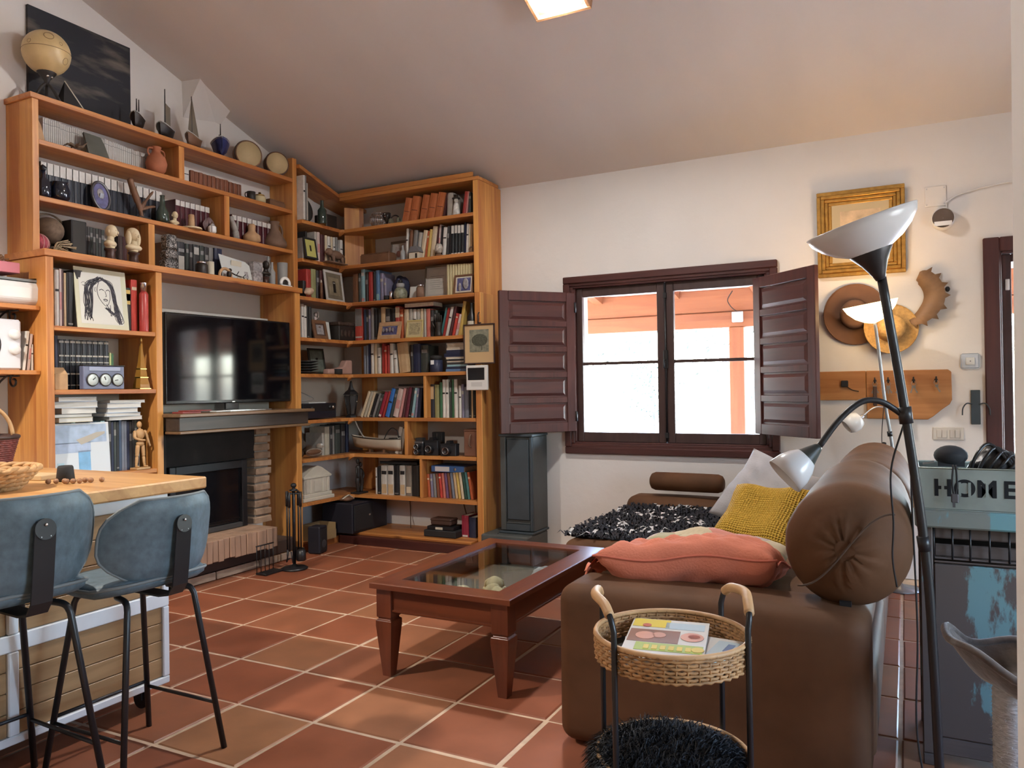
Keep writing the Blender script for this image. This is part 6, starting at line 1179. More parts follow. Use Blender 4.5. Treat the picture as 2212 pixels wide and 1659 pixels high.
for k, (x, y, r, g) in enumerate(((-3.085, 1.965, .011, 0), (-3.06, 1.958, .010, 0), (-3.045, 1.975, .011, 0), (-3.13, 1.925, .012, 0), (-3.025, 1.99, .012, 0), (-3.035, 2.02, .011, 0), (-3.005, 2.025, .012, 0), (-2.985, 2.06, .0115, 0), (-3.11, 1.945, .011, 0))):
    if nm0 is None: q = B(); q.ball((0, 0, .0105), (.0115, .0105, .0105), 12, 8, f=lambda a, b_, c: 1+.10*max(0, c)**3); nm0 = q.mesh('hazelnut', NUT)
    tag(put('hazelnut', nm0, None, (x, y, isl_top), 40*k), nl, 'nut', 'hazelnuts on the island')
po = thing('picture_card', 'blue and white poster card leaning in front of the record row', 'poster', (-4.385, 2.905, .8206)); po.rotation_euler = (0, math.radians(-4), 0)
q = B(); q.box(-.006, 0, -.182, .182, 0, .315); obj('card', q, mat('card_white', (.62, .66, .70), .5), po)
for y0, y1, z0, z1, c in ((-.175, .165, .195, .305, (.36, .45, .60)), (-.175, .06, .14, .20, (.38, .46, .62)), (-.02, .055, .0, .15, (.20, .42, .66)), (-.15, -.11, .03, .085, (.42, .60, .68))): q = B(); q.box(.0002, .0008, y0, y1, z0, z1); obj('print', q, mat('card_%d' % int(z0*1000+y0*9000+5000), c, .5, var=.15, scale=20), po)
q = B(); q.prism([(-.03, .215), (.10, .255), (.155, .258), (.155, .245), (.05, .20), (.0, .185)], .0009, .0014, 'x'); obj('print', q, mat('card_tan', (.42, .38, .32), .5), po)
MANW = mat('mannequin_wood', (.50, .29, .13), .45, var=.1, scale=12)
mq = thing('wooden_mannequin', 'jointed wooden artist mannequin standing on the shelf end', 'figurine', (-4.375, 3.285, .8206), 0)
q = B(); q.box(-.035, .035, -.05, .05, 0, .014, ch=.003); obj('plinth', q, MANW, mq); q = B(); q.tube([(-.01, 0, .014), (-.01, 0, .15)], .002, 6); obj('support_rod', q, STEEL, mq)
for s in (-1, 1):
    q = B(); q.tube(spline([(0, s*.016, .155), (.0, s*.022, .10), (.0, s*.024, .085)], 4), [.013]*4+[.011]*4+[.008], 10); q.ball((0, s*.024, .082), .009, 10, 7); q.tube(spline([(0, s*.024, .078), (0, s*.028, .04), (0, s*.030, .022)], 4), [.010]*4+[.008]*4+[.006], 10); q.ball((.012, s*.031, .019), (.022, .009, .006), 10, 6); obj('leg', q, MANW, mq)
q = B(); q.ball((0, 0, .165), (.020, .027, .018), 14, 8); q.ball((0, 0, .182), .012, 10, 6); obj('pelvis', q, MANW, mq); q = B(); q.ball((0, 0, .222), (.020, .032, .036), 16, 10, f=lambda a, b_, c: 1+.12*c); obj('chest', q, MANW, mq)
q = B(); q.tube([(0, 0, .25), (0, -.004, .268)], .007, 8); q.ball((.002, -.006, .287), (.016, .015, .022), 14, 10); obj('head', q, MANW, mq)
for pts in ([(0, -.036, .240), (.010, -.042, .205), (.022, -.012, .190), (.024, .02, .186)], [(0, .036, .240), (.004, .050, .200), (.008, .058, .165), (.010, .066, .145)]): q = B(); q.tube(spline(pts, 5), [.0105]*5+[.0085]*5+[.007]*5+[.005], 9); q.ball(pts[0], .0115, 10, 7); obj('arm', q, MANW, mq)
def pile(y, w_, labs, z0, cols, seed):
    r2 = random.Random(seed); z = z0
    for k, (lab, h, c) in enumerate(zip(labs, cols[0], cols[1])):
        q = B(); ww = w_*r2.uniform(.72, 1.0); q.box(-.10, .10, -ww/2, ww/2, 0, h*.12); q.box(-.099, .098, -ww/2+.001, ww/2-.001, h*.12, h*.88, 1); q.box(-.10, .10, -ww/2, ww/2, h*.88, h)
        tag(put('paper_stack' if h > .03 else 'magazine', q.mesh('paper', [mat('sheet_%d' % c, ((.50, .56, .66), (.60, .60, .58), (.30, .38, .50), (.55, .50, .36), (.05, .05, .06))[c], .6), PAPER]), None, (-4.50+r2.uniform(0, .02), y+r2.uniform(-.02, .02), z+.0004), r2.uniform(-5, 5)), lab, 'papers'); z += h+.0004
w5 = ('bottom', 'second', 'middle', 'fourth', 'top')
pile(2.875, .27, [f'{w} {n} of the paper pile at the bar end above the records' for w, n in zip(w5, ('cream folder', 'dark folder', 'white bundle', 'blue-grey bundle', 'blue-white sheaf'))], 1.141, ((.028, .022, .034, .038, .026), (3, 4, 1, 0, 0)), 3)
pile(3.205, .27, [f'{w} {n} of the paper pile above the mannequin' for w, n in zip(w5, ('white pad', 'blue folder', 'pale bundle', 'curled sheaf', 'loose sheaf'))], 1.141, ((.024, .022, .030, .030, .018), (1, 2, 0, 0, 1)), 7)

# ================================================================= WALL SHELF AT THE PHOTO EDGE
wsf = thing('wall_shelf', 'two-board pine wall shelf on scrolled iron brackets by the bookcase end', 'shelf', (WX+.16, 2.3, 1.3))
for z in (1.815, 1.447): board(wsf, 'shelf_board', WX+G, -4.392, 1.75, 2.664, z-.025, z, PINEY)
def scroll(y, z, s):
    q = B(); x0 = -4.70
    def sp3(cx, cz, r0, a0, a1, n=16): return [(cx+r0*(1-.75*i/n)*math.cos(math.radians(a0+(a1-a0)*i/n)), 0, cz+r0*(1-.75*i/n)*math.sin(math.radians(a0+(a1-a0)*i/n))) for i in range(n+1)]
    pts = sp3(-4.47, z-.062, .042, 90, 470)[::-1]+[(-4.55, 0, z-.035), (-4.64, 0, z-.09), (-4.68, 0, z-.16)]
    q.tube([(p[0]-wsf.location.x, y-2.3, p[2]-1.3) for p in spline(pts, 2)], .006, 7); q.tube([(-4.712-wsf.location.x, y-2.3, z-.03-1.3), (-4.712-wsf.location.x, y-2.3, z-.26-1.3)], .006, 6); q.tube([(-4.712-wsf.location.x, y-2.3, z-.032-1.3), (-4.42-wsf.location.x, y-2.3, z-.032-1.3)], .005, 6)
    obj('scroll_bracket', q, BLACK, wsf)
for z in (1.815, 1.447):
    for y in (1.95, 2.56): scroll(y, z, 1)
wa = thing('bread_bin', 'glossy white bread bin with a grey wavy lid on the wall shelf', 'bread bin', (-4.54, 2.44, 1.8156))
q = B(); n_ = 16; pr = [(-.12, 0), (.10, 0), (.125, .03), (.128, .11), (.115, .15)]; q.prism([(-.12, .003), (.10, .003), (.124, .03), (.128, .10), (.112, .135), (-.12, .135)], -.24, .24, 'y'); obj('body', q, mat('gloss_white', (.70, .71, .71), .15), wa, bevel=.012)
q = B(); q.grid(lambda u, v: (-.115+.232*u, -.235+.47*v, .137+.030*(1-u*.5)+.012*math.sin(7*v)), 8, 20); q.grid(lambda u, v: (-.115+.232*(1-u), -.235+.47*v, .1355), 8, 20); q.box(-.115, .116, -.235, .235, .1355, .150); obj('lid', q, mat('grey_lid', (.20, .22, .23), .3), wa)
q = B(); q.box(-.09, .09, -.20, .14, 0, .06, ch=.003); single('pink_box', q, mat('pink_card', (.52, .16, .20), .5), 'pink red cardboard box on top of the bread bin', 'box', (-4.54, 2.45, 1.995)) 
tw = thing('pine_cone', 'small brown pine cone and twig on top of the pink box', 'cone', (-4.50, 2.50, 2.0555)); q = B()
for k in range(40): a = k*2.4; z = .004+.03*k/40; r = .022*(1-(k/40-.35)**2*1.5); q.ball((r*math.cos(a), r*math.sin(a), z+.006), (.009, .009, .006), 6, 4)
obj('scales', q, mat('cone_brown', (.16, .085, .045), .8), tw); q = B(); q.tube([(-.0, -.06, .006), (.01, -.01, .008), (.015, .05, .02)], .004, 5); obj('twig', q, MATS['cone_brown'], tw)
rd = thing('radio', 'white retro radio with round dial and two knobs on the wall shelf', 'radio', (-4.53, 2.42, 1.4476))
q = B(); q.box(-.09, .09, -.17, .17, 0, .285, ch=.012); obj('cabinet', q, mat('radio_white', (.64, .66, .72), .3), rd); Tr = Matrix.Rotation(PI/2, 4, 'Y')
q = B(); q.lathe([(.105, 0), (.110, .004), (.100, .010), (.001, .010)], 36, T=Matrix.Translation((.09, -.06, .14)) @ Tr, cap=False); obj('dial_disc', q, MATS['radio_white'], rd)
q = B(); q.lathe([(.118, -.001), (.118, .0015), (.106, .0015)], 36, T=Matrix.Translation((.0895, -.06, .14)) @ Tr, cap=False); obj('dial_ring', q, BLACKM, rd)
for z in (.20, .115): q = B(); q.lathe([(.030, 0), (.028, .016), (.024, .020), (.001, .020)], 24, T=Matrix.Translation((.09, .128, z)) @ Tr, cap=False); obj('knob', q, MATS['gloss_white'], rd)
for k, (y, w_, h, ln, c, lab) in enumerate(((2.598, .014, .225, .12, 'wh', 'white paperback leaning beside the white radio'), (2.625, .012, .21, .10, 'pw', 'pinkish white paperback leaning second beside the white radio'), (2.648, .010, .15, 0, 'wh', 'short white booklet against the bookcase end by the radio'))): book(w_, .15, h, c, (-4.45, y, 1.4478), 90, ln, lab)
# ================================================================= ON THE BOOKCASES
# each piece is modelled facing local +x, local y along the shelf; L() stands it on a fireplace-wall shelf, R() on a window-wall shelf
def L(name, label, cat, s, z, x=-4.52, rz=0, group=None): return thing(name, label, cat, (x, s, z+.0006), rz, group)
def R(name, label, cat, s, z, y=5.42, rz=0, group=None): return thing(name, label, cat, (s, y, z+.0006), rz-90, group)
def lathe_on(t, name, prof, m, n=20, T=None, **k): q = B(); q.lathe(prof, n, T=T, **k); return obj(name, q, m, t)
TERR = mat('terracotta_clay', (.36, .12, .055), .75, var=.12, scale=18); CLAY = mat('tan_clay', (.45, .28, .15), .75, var=.15, scale=16); BRCLAY = mat('brown_clay', (.17, .10, .065), .7, var=.2, scale=16)
IVORY = mat('ivory', (.66, .55, .36), .5, var=.06, scale=30); SILV = mat('silver', (.62, .62, .64), .25, 1.); BRASS = mat('brass', (.55, .38, .14), .3, 1.); DGLASS = mat('dark_blue_glass', (.010, .014, .028), .08, spec=.8)
GGREEN = mat('green_glass', (.03, .05, .04), .1, spec=.8); CLEAR = mat('clear_glass', (.30, .31, .31), .08, spec=.8, alpha=None); BROWNW = mat('carved_brown', (.15, .072, .036), .6, var=.2, scale=14); DARKB = mat('ebony', (.02, .016, .014), .45); GREYST = mat('grey_stone', (.30, .29, .27), .9, var=.3, scale=25, bump=.5)
CREAM = mat('cream_paint', (.60, .55, .44), .7); PHOTOB = mat('photo_blue', (.10, .10, .22), .4, var=.4, scale=40); PHOTOG = mat('photo_grey', (.30, .29, .30), .4, var=.4, scale=40)
def photo(t, w_, h, fw, fm, mm, pm, lean=12, mount=.0):
    T = Matrix.Rotation(math.radians(-lean), 4, 'Y')
    for y0, y1, z0, z1 in ((-w_/2, w_/2, 0, fw), (-w_/2, w_/2, h-fw, h), (-w_/2, -w_/2+fw, fw, h-fw), (w_/2-fw, w_/2, fw, h-fw)): q = B(); q.box(-.006, .008, y0, y1, z0, z1, T=T, ch=.002); obj('frame_bar', q, fm, t)
    q = B(); q.box(-.005, .002, -w_/2+fw, w_/2-fw, fw, h-fw, T=T); obj('mount', q, mm, t)
    k = mount; q = B(); q.box(.0022, .003, -w_/2+fw+k, w_/2-fw-k, fw+k, h-fw-k, T=T); obj('picture', q, pm, t)
    q = B(); q.box(-.05, -.045, -.012, .012, 0, h*.6, T=Matrix.Rotation(math.radians(lean+4), 4, 'Y')); obj('easel_leg', q, fm, t)
def sailboat(t, Lh, hull_m, deck_m, masts, sails, hh=.07, ws=.05):
    q = B(); n = 12; vs = []; 
    for i in range(n+1):
        u = 2*i/n-1; wb = ws*(1-abs(u)**2.2)**.6+.002; zt = hh+.03*u*u
        vs += [(wb, u*Lh/2, zt), (wb*.7, u*Lh/2*.93, zt*.45), (0, u*Lh/2*.86, .004), (-wb*.7, u*Lh/2*.93, zt*.45), (-wb, u*Lh/2, zt)]
    q.add(vs, [(5*i+j, 5*i+j+1, 5*i+j+6, 5*i+j+5) for i in range(n) for j in range(4)]+[(0, 5, 9, 4)] if 0 else [(5*i+j, 5*i+j+1, 5*i+j+6, 5*i+j+5) for i in range(n) for j in range(4)], 0, True); obj('hull', q, hull_m, t)
    q = B(); q.add([vs[5*i][:2]+(vs[5*i][2]-.010,) for i in range(n+1)]+[vs[5*i+4][:2]+(vs[5*i+4][2]-.010,) for i in range(n+1)], [(i, i+1, n+2+i, n+1+i) for i in range(n)]); q.box(-ws*.45, ws*.45, -Lh*.18, Lh*.05, hh-.005, hh+.028); obj('deck', q, deck_m, t)
    q = B(); q.tube([vs[5*i] for i in range(n+1)], .003, 5); q.tube([vs[5*i+4] for i in range(n+1)], .003, 5); obj('gunwale', q, mat('rail_white', (.5, .5, .48), .5), t)
    for y, h in masts: q = B(); q.tube([(0, y, hh-.01), (0, y, h)], [.006, .003], 7); obj('mast', q, DARKB, t)
    for pts in sails: q = B(); q.prism(pts, -.0015, .0015, 'x'); obj('sail', q, mat('sail_cloth', (.20, .165, .12), .9, var=.12, scale=10), t)
# top of the upper bookcase
ZT = 3.0605
cv = thing('canvas_painting', 'unframed dark canvas with grey cloud sweep behind the globe', 'painting', (-4.708, 3.14, ZT)); q = B(); q.box(-.010, .010, -.345, .345, 0, .62); 
CANV = mat('night_canvas', (.012, .013, .020), .7); n_ = CANV.node_tree.nodes; l_ = CANV.node_tree.links; tc_ = n_.new('ShaderNodeTexCoord'); mp_ = n_.new('ShaderNodeMapping'); mp_.inputs['Rotation'].default_value = (math.radians(38), 0, 0); mp_.inputs['Scale'].default_value = (1, 1.6, 7); l_.new(tc_.outputs['Object'], mp_.inputs[0])
nz_ = n_.new('ShaderNodeTexNoise'); nz_.inputs['Scale'].default_value = 1.5; nz_.inputs['Detail'].default_value = 6; l_.new(mp_.outputs[0], nz_.inputs[0]); cr_ = n_.new('ShaderNodeValToRGB'); cr_.color_ramp.elements[0].position = .50; cr_.color_ramp.elements[0].color = (.012, .013, .020, 1); cr_.color_ramp.elements[1].position = .72; cr_.color_ramp.elements[1].color = (.15, .125, .10, 1); l_.new(nz_.outputs[0], cr_.inputs[0]); l_.new(cr_.outputs[0], n_['Principled BSDF'].inputs['Base Color'])
obj('canvas', q, CANV, cv)
gl = L('globe', 'antique cream moon globe on a dark wooden tripod', 'globe', 2.815, ZT, -4.55)
q = B(); q.ball((0, 0, .295), .130, 32, 22); obj('sphere', q, mat('old_globe', (.56, .41, .20), .35, var=.14, scale=9), gl); q = B(); q.tube([(.1302*math.cos(2*PI*k/48), .1302*math.sin(2*PI*k/48), .295) for k in range(48)], .0016, 5, closed=True); obj('equator_line', q, mat('globe_line', (.25, .16, .08), .5), gl)
for a, e, r in ((20, 30, .026), (70, -25, .020), (-30, 10, .012), (50, 15, .010)): q = B(); T = Matrix.Translation((0, 0, .295)) @ Matrix.Rotation(math.radians(a-45), 4, 'Z') @ Matrix.Rotation(math.radians(-e), 4, 'Y') @ Matrix.Translation((.1285, 0, 0)) @ Matrix.Rotation(PI/2, 4, 'Y'); q.tube([(r*math.cos(2*PI*k/20), r*math.sin(2*PI*k/20), 0) for k in range(20)], .0015, 5, closed=True, T=T); obj('crater_ring', q, MATS['globe_line'], gl)
lathe_on(gl, 'stand_cup', [(.012, .10), (.016, .13), (.045, .165), (.060, .185), (.056, .187)], DARKB)
for a in (30, 150, 270): q = B(); q.tube(spline([(0, 0, .115), (.03*math.cos(math.radians(a)), .03*math.sin(math.radians(a)), .085), (.075*math.cos(math.radians(a)), .075*math.sin(math.radians(a)), .006)], 5), .009, 8); obj('stand_leg', q, DARKB, gl)
for a in (10, 60): q = B(); q.ball((.03*math.cos(math.radians(a-30)), .03*math.sin(math.radians(a-30)), .150), .008, 8, 6); obj('stand_stud', q, SILV, gl)
py = L('pyramid', 'dark metal pyramid ornament with pale edge below the canvas', 'ornament', 2.945, ZT, -4.54); q = B(); q.add([(-.05, -.065, 0), (.05, -.065, 0), (.05, .065, 0), (-.05, .065, 0), (-.01, -.02, .165)], [(0, 3, 2, 1), (0, 1, 4), (1, 2, 4), (2, 3, 4), (3, 0, 4)]); obj('body', q, BLACKM, py); q = B(); q.tube([(.05, .065, .003), (-.01, -.02, .166)], .004, 5); obj('edge_strip', q, CREAM, py)
sailboat(L('model_boat', 'small black model fishing boat with two bare masts beside the canvas', 'model boat', 3.405, ZT, -4.52, 40), .17, DARKB, BROWNW, ((-.03, .20), (.03, .215)), (), .075, .042)
sailboat(L('model_boat', 'dark model boat with tall mast and square brown sail', 'model boat', 3.63, ZT, -4.53, 30), .20, DARKB, BROWNW, ((-.01, .35),), ([(-.005, .10), (.085, .075), (.080, .25), (.0, .255)],), .07, .05)
sailboat(L('model_boat', 'wooden model sailboat with tall triangular sail', 'model boat', 3.865, ZT, -4.53, 25), .19, BROWNW, CLAY, ((-.03, .37), ), ([(-.085, .115), (.085, .098), (-.028, .365)],), .07, .045)
sailboat(L('model_boat', 'blue model fishing trawler tilted with white rail', 'model boat', 4.105, ZT, -4.53, 55), .22, mat('boat_blue', (.018, .028, .11), .35), CREAM, ((-.02, .25), (.05, .19)), (), .105, .065)
def drum(label, s, r, d, x, rz):
    t = L('frame_drum', label, 'drum', s, ZT, x, rz, 'drums on the bookcase'); T = Matrix.Translation((0, 0, r)) @ Matrix.Rotation(PI/2, 4, 'Y')
    lathe_on(t, 'shell', [(r, -d/2), (r, d/2), (r*.93, d/2), (r*.93, -d/2)], BROWNW, 36, T, cap=False); lathe_on(t, 'skin', [(.001, d/2-.004), (r*.97, d/2-.004), (r*.99, d/2-.012)], mat('drum_skin', (.50, .38, .20), .6, var=.12, scale=8), 36, T, cap=False)
    q = B(); q.tube([(r*1.01*math.cos(2*PI*k/40), r*1.01*math.sin(2*PI*k/40), d/2-.015) for k in range(40)], .004, 6, closed=True, T=T); obj('hoop', q, DARKB, t)
drum('larger pale-skinned drum standing behind on the bookcase top', 4.40, .105, .07, -4.56, -24); drum('smaller pale-skinned drum by the corner upright', 4.665, .092, .09, -4.52, -30)
# shelf of the white volumes
t = L('carved_board', 'brown carved board leaning at the bar end before the white volumes', 'ornament', 2.745, 2.80, -4.50); q = B(); q.prism([(-.02, 0), (.022, 0), (.015, .10), (-.005, .155), (-.022, .16)], -.006, .006, 'x', T=rot('Y', -14)); obj('board', q, CLAY, t)
t = L('starfish', 'dried brown bird-like starfish lying before the white volumes', 'ornament', 2.95, 2.80, -4.49)
q = B()
for k in range(6): a = k*1.05; q.tube([(0, 0, .02), (.03*math.cos(a), .045*math.sin(a), .03+.012*math.sin(3*a)), (.045*math.cos(a), .075*math.sin(a), .012+.05*max(0, math.sin(a+.6)))], [.012, .007, .002], 6)
obj('arms', q, mat('dried_brown', (.13, .09, .06), .9, var=.3, scale=40), t)
t = L('slate_slab', 'grey-green slate slab leaning before the white volumes', 'slab', 3.105, 2.80, -4.50); q = B(); q.prism([(-.065, 0), (.075, 0), (.06, .10), (.045, .145), (-.068, .15)], -.008, .008, 'x', T=rot('Y', -18)); obj('slab', q, mat('slate', (.085, .085, .07), .85, var=.15, scale=8), t)
t = L('clay_jug', 'terracotta jug with two handles at the end of the white volumes', 'jug', 3.555, 2.80, -4.535); lathe_on(t, 'body', [(.035, 0), (.06, .03), (.070, .075), (.058, .12), (.030, .15), (.026, .17), (.034, .19), (.030, .192), (.022, .17)], TERR, 24)
for s in (-1, 1): q = B(); q.tube(spline([(0, s*.028, .178), (0, s*.058, .172), (0, s*.066, .145), (0, s*.052, .122)], 5), .006, 8); obj('handle', q, TERR, t)
t = L('mug', 'dark handled mug beside the brass jar under the drums', 'mug', 4.395, 2.80, -4.52); lathe_on(t, 'body', [(.028, 0), (.033, .005), (.033, .07), (.029, .07), (.028, .01)], DARKB); q = B(); q.tube(spline([(0, -.032, .058), (0, -.058, .05), (0, -.058, .024), (0, -.032, .016)], 5), .005, 7); obj('handle', q, DARKB, t)
t = L('brass_jar', 'brass and cream lidded jar under the drums', 'jar', 4.485, 2.80, -4.52); lathe_on(t, 'body', [(.036, 0), (.046, .01), (.047, .045), (.036, .055)], mat('jar_cream', (.50, .42, .24), .4)); lathe_on(t, 'lid', [(.037, .055), (.038, .064), (.012, .072), (.010, .085), (.001, .088)], BRASS)
t = single('wooden_box', (lambda q: (q.box(-.06, .06, -.085, .085, 0, .035, ch=.003), q.box(-.055, .055, -.08, .08, .0352, .05, ch=.003), q)[2])(B()), BROWNW, 'low brown wooden box at the corner end under the drums', 'box', (-4.535, 4.635, 2.8006))
# shelf of the navy encyclopedias
def vase_t(fn, name, label, cat, s, z, prof, m, n=24, **k): t = fn(name, label, cat, s, z, **k); lathe_on(t, 'body', prof, m, n); return t
t = vase_t(L, 'decanter', 'dark blue glass decanter at the end of the navy volumes', 'decanter', 2.765, 2.47, [(.03, 0), (.042, .01), (.043, .09), (.016, .12), (.014, .16)], DGLASS, x=-4.515); lathe_on(t, 'stopper', [(.010, .161), (.016, .166), (.020, .185), (.001, .20)], DGLASS)
vase_t(L, 'glass_bowl', 'squat dark glass bowl beside the decanter', 'bowl', 2.87, 2.47, [(.03, 0), (.055, .02), (.058, .07), (.045, .10), (.050, .115), (.046, .115), (.040, .10)], DGLASS, x=-4.525)
t = L('oval_frame', 'oval silver photo frame with a blue portrait before the navy volumes', 'photo frame', 3.135, 2.47, -4.50); T = Matrix.Rotation(math.radians(-12), 4, 'Y') @ Matrix.Translation((0, 0, .095)) @ Matrix.Rotation(PI/2, 4, 'Y')
q = B(); q.tube([(.092*math.cos(2*PI*k/40), .058*math.sin(2*PI*k/40), 0) for k in range(40)], .009, 8, closed=True, T=T); obj('frame', q, mat('pewter', (.14, .14, .15), .35, .8), t); q = B(); q.lathe([(.090, -.003), (.090, .001)], 32, T=T, sy=.63); obj('portrait', q, PHOTOB, t); q = B(); q.ball((-.015, 0, .002), (.035, .024, .001), 16, 8, T=T); obj('portrait_face', q, PHOTOG, t); q = B(); q.box(-.045, -.038, -.012, .012, 0, .10, T=Matrix.Rotation(.3, 4, 'Y')); obj('easel_leg', q, MATS['pewter'], t)
t = L('driftwood', 'forked brown driftwood on a stand before the navy volumes', 'ornament', 3.40, 2.47, -4.50); q = B(); q.tube(spline([(0, .01, .010), (0, .0, .06), (0, -.02, .11), (0, -.06, .20), (0, -.075, .25)], 5), [.013]*5+[.018]*5+[.022]*5+[.020]*5+[.008], 9); q.tube(spline([(0, .0, .06), (0, .04, .12), (0, .10, .20)], 5), [.014]*5+[.009]*5+[.004], 8); q.tube(spline([(0, .005, .06), (0, .06, .085), (0, .115, .10)], 5), [.013]*5+[.009]*5+[.004], 8); obj('branch', q, BROWNW, t); q = B(); q.box(-.03, .03, -.03, .06, 0, .010, ch=.002); obj('stand', q, DARKB, t)
vase_t(L, 'green_bottle', 'dark green glass bottle leaning at the end of the navy volumes', 'bottle', 3.575, 2.47, [(.03, 0), (.045, .015), (.043, .07), (.020, .12), (.014, .18), (.017, .19)], GGREEN, x=-4.505)
def bust(t, s=1., female=False, ped=True, m=IVORY):
    z0 = .065*s if ped else .0
    if ped: lathe_on(t, 'pedestal', [(.034*s, 0), (.036*s, .006*s), (.024*s, .018*s), (.022*s, .05*s), (.030*s, .058*s), (.030*s, .064*s)], mat('pedestal_brown', (.055, .022, .014), .4), 20)
    q = B(); q.lathe([(.020*s, z0), (.024*s, z0+.012*s)], 18); q.ball((0, 0, z0+.026*s), (.030*s, .050*s, .020*s), 18, 8); q.tube([(0, 0, z0+.03*s), (.003*s, 0, z0+.065*s)], [.022*s, .016*s], 12)
    q.ball((.006*s, 0, z0+.092*s), (.030*s, .026*s, .036*s), 20, 14, f=lambda a, b_, c: 1+(.10*max(0, a)*(1-abs(b_)*2.5) if abs(b_) < .35 and -.25 < c < .15 else 0)-.10*max(0, -c)*abs(b_)); q.ball((.036*s, 0, z0+.086*s), (.007*s, .005*s, .009*s), 8, 6); q.ball((.032*s, 0, z0+.072*s), (.005*s, .010*s, .004*s), 8, 5)
    for y in (-1, 1): q.ball((.0, y*.027*s, z0+.088*s), (.006*s, .004*s, .010*s), 8, 6); q.ball((.031*s, y*.011*s, z0+.095*s), (.004*s, .005*s, .003*s), 8, 5)
    if female: 
        q.ball((-.006*s, 0, z0+.104*s), (.034*s, .033*s, .032*s), 18, 10)
        for y in (-1, 1): q.ball((-.004*s, y*.030*s, z0+.075*s), (.020*s, .014*s, .040*s), 12, 8)
    obj('head_and_shoulders', q, m, t)
t = L('ivory_bust', 'tiny ivory bust on a round base before the burgundy volumes', 'bust', 3.66, 2.47, -4.49); bust(t, .75, ped=False)
t = L('cork_figure', 'tan cork cylinder figure on a white disc before the burgundy volumes', 'figurine', 3.81, 2.47, -4.50); lathe_on(t, 'column', [(.022, .012), (.023, .03), (.021, .10), (.016, .105)], CLAY); lathe_on(t, 'disc', [(.07, 0), (.072, .005), (.068, .0115)], IVORY, 28)
t = L('scallop_shell', 'purple-brown scallop shell standing behind the tiny lantern', 'shell', 3.985, 2.47, -4.53); q = B(); q.grid(lambda u, v: (.010+.014*(1-(2*u-1)**2)*math.sin(PI*v*.9)+.003*math.cos(22*u), (2*u-1)*.06*math.sin(PI*min(1, v*.85+.08)), .004+.115*v), 26, 10); obj('shell', q, mat('shell_mauve', (.14, .085, .085), .5, var=.25, scale=30), t)
t = L('tea_light_lantern', 'tiny white and chrome tea light lantern before the shell', 'lantern', 3.98, 2.47, -4.485); lathe_on(t, 'glass_body', [(.020, 0), (.030, .01), (.030, .045), (.018, .055)], mat('bright_white', (.8, .8, .78), .25)); lathe_on(t, 'cap', [(.020, .055), (.016, .07), (.004, .08), (.001, .09)], SILV); 
for k in range(4): q = B(); q.tube([(.031*math.cos(k*PI/2+.78), .031*math.sin(k*PI/2+.78), .004), (.031*math.cos(k*PI/2+.78), .031*math.sin(k*PI/2+.78), .05)], .002, 5); obj('bar', q, DARKB, t)
t = L('fossil', 'grey branching fossil at the divider before the burgundy volumes', 'ornament', 4.20, 2.47, -4.50); q = B(); q.tube(spline([(0, .02, 0), (0, .01, .06), (0, -.015, .12), (0, -.03, .165)], 5), [.026]*5+[.022]*5+[.018]*5+[.01], 9); q.tube(spline([(0, .0, .05), (0, .03, .09), (0, .035, .14)], 5), [.014]*5+[.01]*5+[.006], 8); obj('branch', q, GREYST, t)
vase_t(L, 'clay_bottle', 'tan clay bottle vase before the burgundy volumes', 'vase', 4.405, 2.47, [(.045, 0), (.068, .02), (.066, .06), (.034, .085), (.027, .10), (.030, .135), (.021, .15), (.016, .15)], CLAY, x=-4.53)
t = vase_t(L, 'clay_pitcher', 'brown clay pitcher with side handle at the corner end', 'pitcher', 4.685, 2.47, [(.07, 0), (.098, .03), (.096, .06), (.060, .12), (.036, .16), (.034, .20), (.042, .225), (.036, .225)], BRCLAY, x=-4.565); q = B(); q.tube(spline([(0, .036, .205), (0, .070, .20), (0, .090, .15), (0, .075, .09)], 6), .008, 8); obj('handle', q, BRCLAY, t)
# step board: busts, hat, idol, candle, card, glass
t = L('woven_ball', 'pink woven ball at the bar end of the busts shelf', 'ball', 2.738, 2.14, -4.52); q = B(); q.ball((0, 0, .058), .055, 18, 12); obj('core', q, mat('pink_weave', (.33, .05, .075), .7, var=.3, scale=50), t)
for k in range(6): q = B(); q.tube([(.0555*math.cos(a)*math.cos(k*PI/6), .0555*math.cos(a)*math.sin(k*PI/6), .058+.0555*math.sin(a)) for a in [2*PI*j/28 for j in range(28)]], .003, 5, closed=True); obj('strand', q, mat('pink_light', (.52, .25, .24), .7), t)
t = L('rattan_helmet', 'round brown woven sun hat on a stand beside the dark book block', 'hat', 2.845, 2.14, -4.60); q = B(); q.ball((0, 0, .16), (.09, .085, .08), 22, 14); q.tube([(.0, .11*math.cos(2*PI*k/30), .16+.10*math.sin(2*PI*k/30)) for k in range(30)], .006, 6, closed=True); obj('crown', q, mat('rattan_dark', (.15, .10, .065), .75, var=.3, scale=35), t); lathe_on(t, 'stand', [(.05, 0), (.05, .008), (.010, .012), (.010, .09)], DARKB)
t = L('dried_flowers', 'spray of dried pale grass lying before the sun hat', 'dried flowers', 2.84, 2.14, -4.47); q = B(); r2 = random.Random(6)
for k in range(46): a = r2.uniform(-1.2, 1.2); l = r2.uniform(.06, .13); q.tube([(0, -.05, .012), (r2.gauss(0, .010), -.05+l*.5*math.cos(a), .02+l*.5*math.sin(a)*.7+.02), (r2.gauss(0, .02), -.05+l*1.2*math.cos(a*.8), max(.006, .018+l*.8*math.sin(a)))], [.002, .002, .004], 5)
obj('stems', q, mat('dried_straw', (.36, .27, .17), .9, var=.3, scale=60), t)
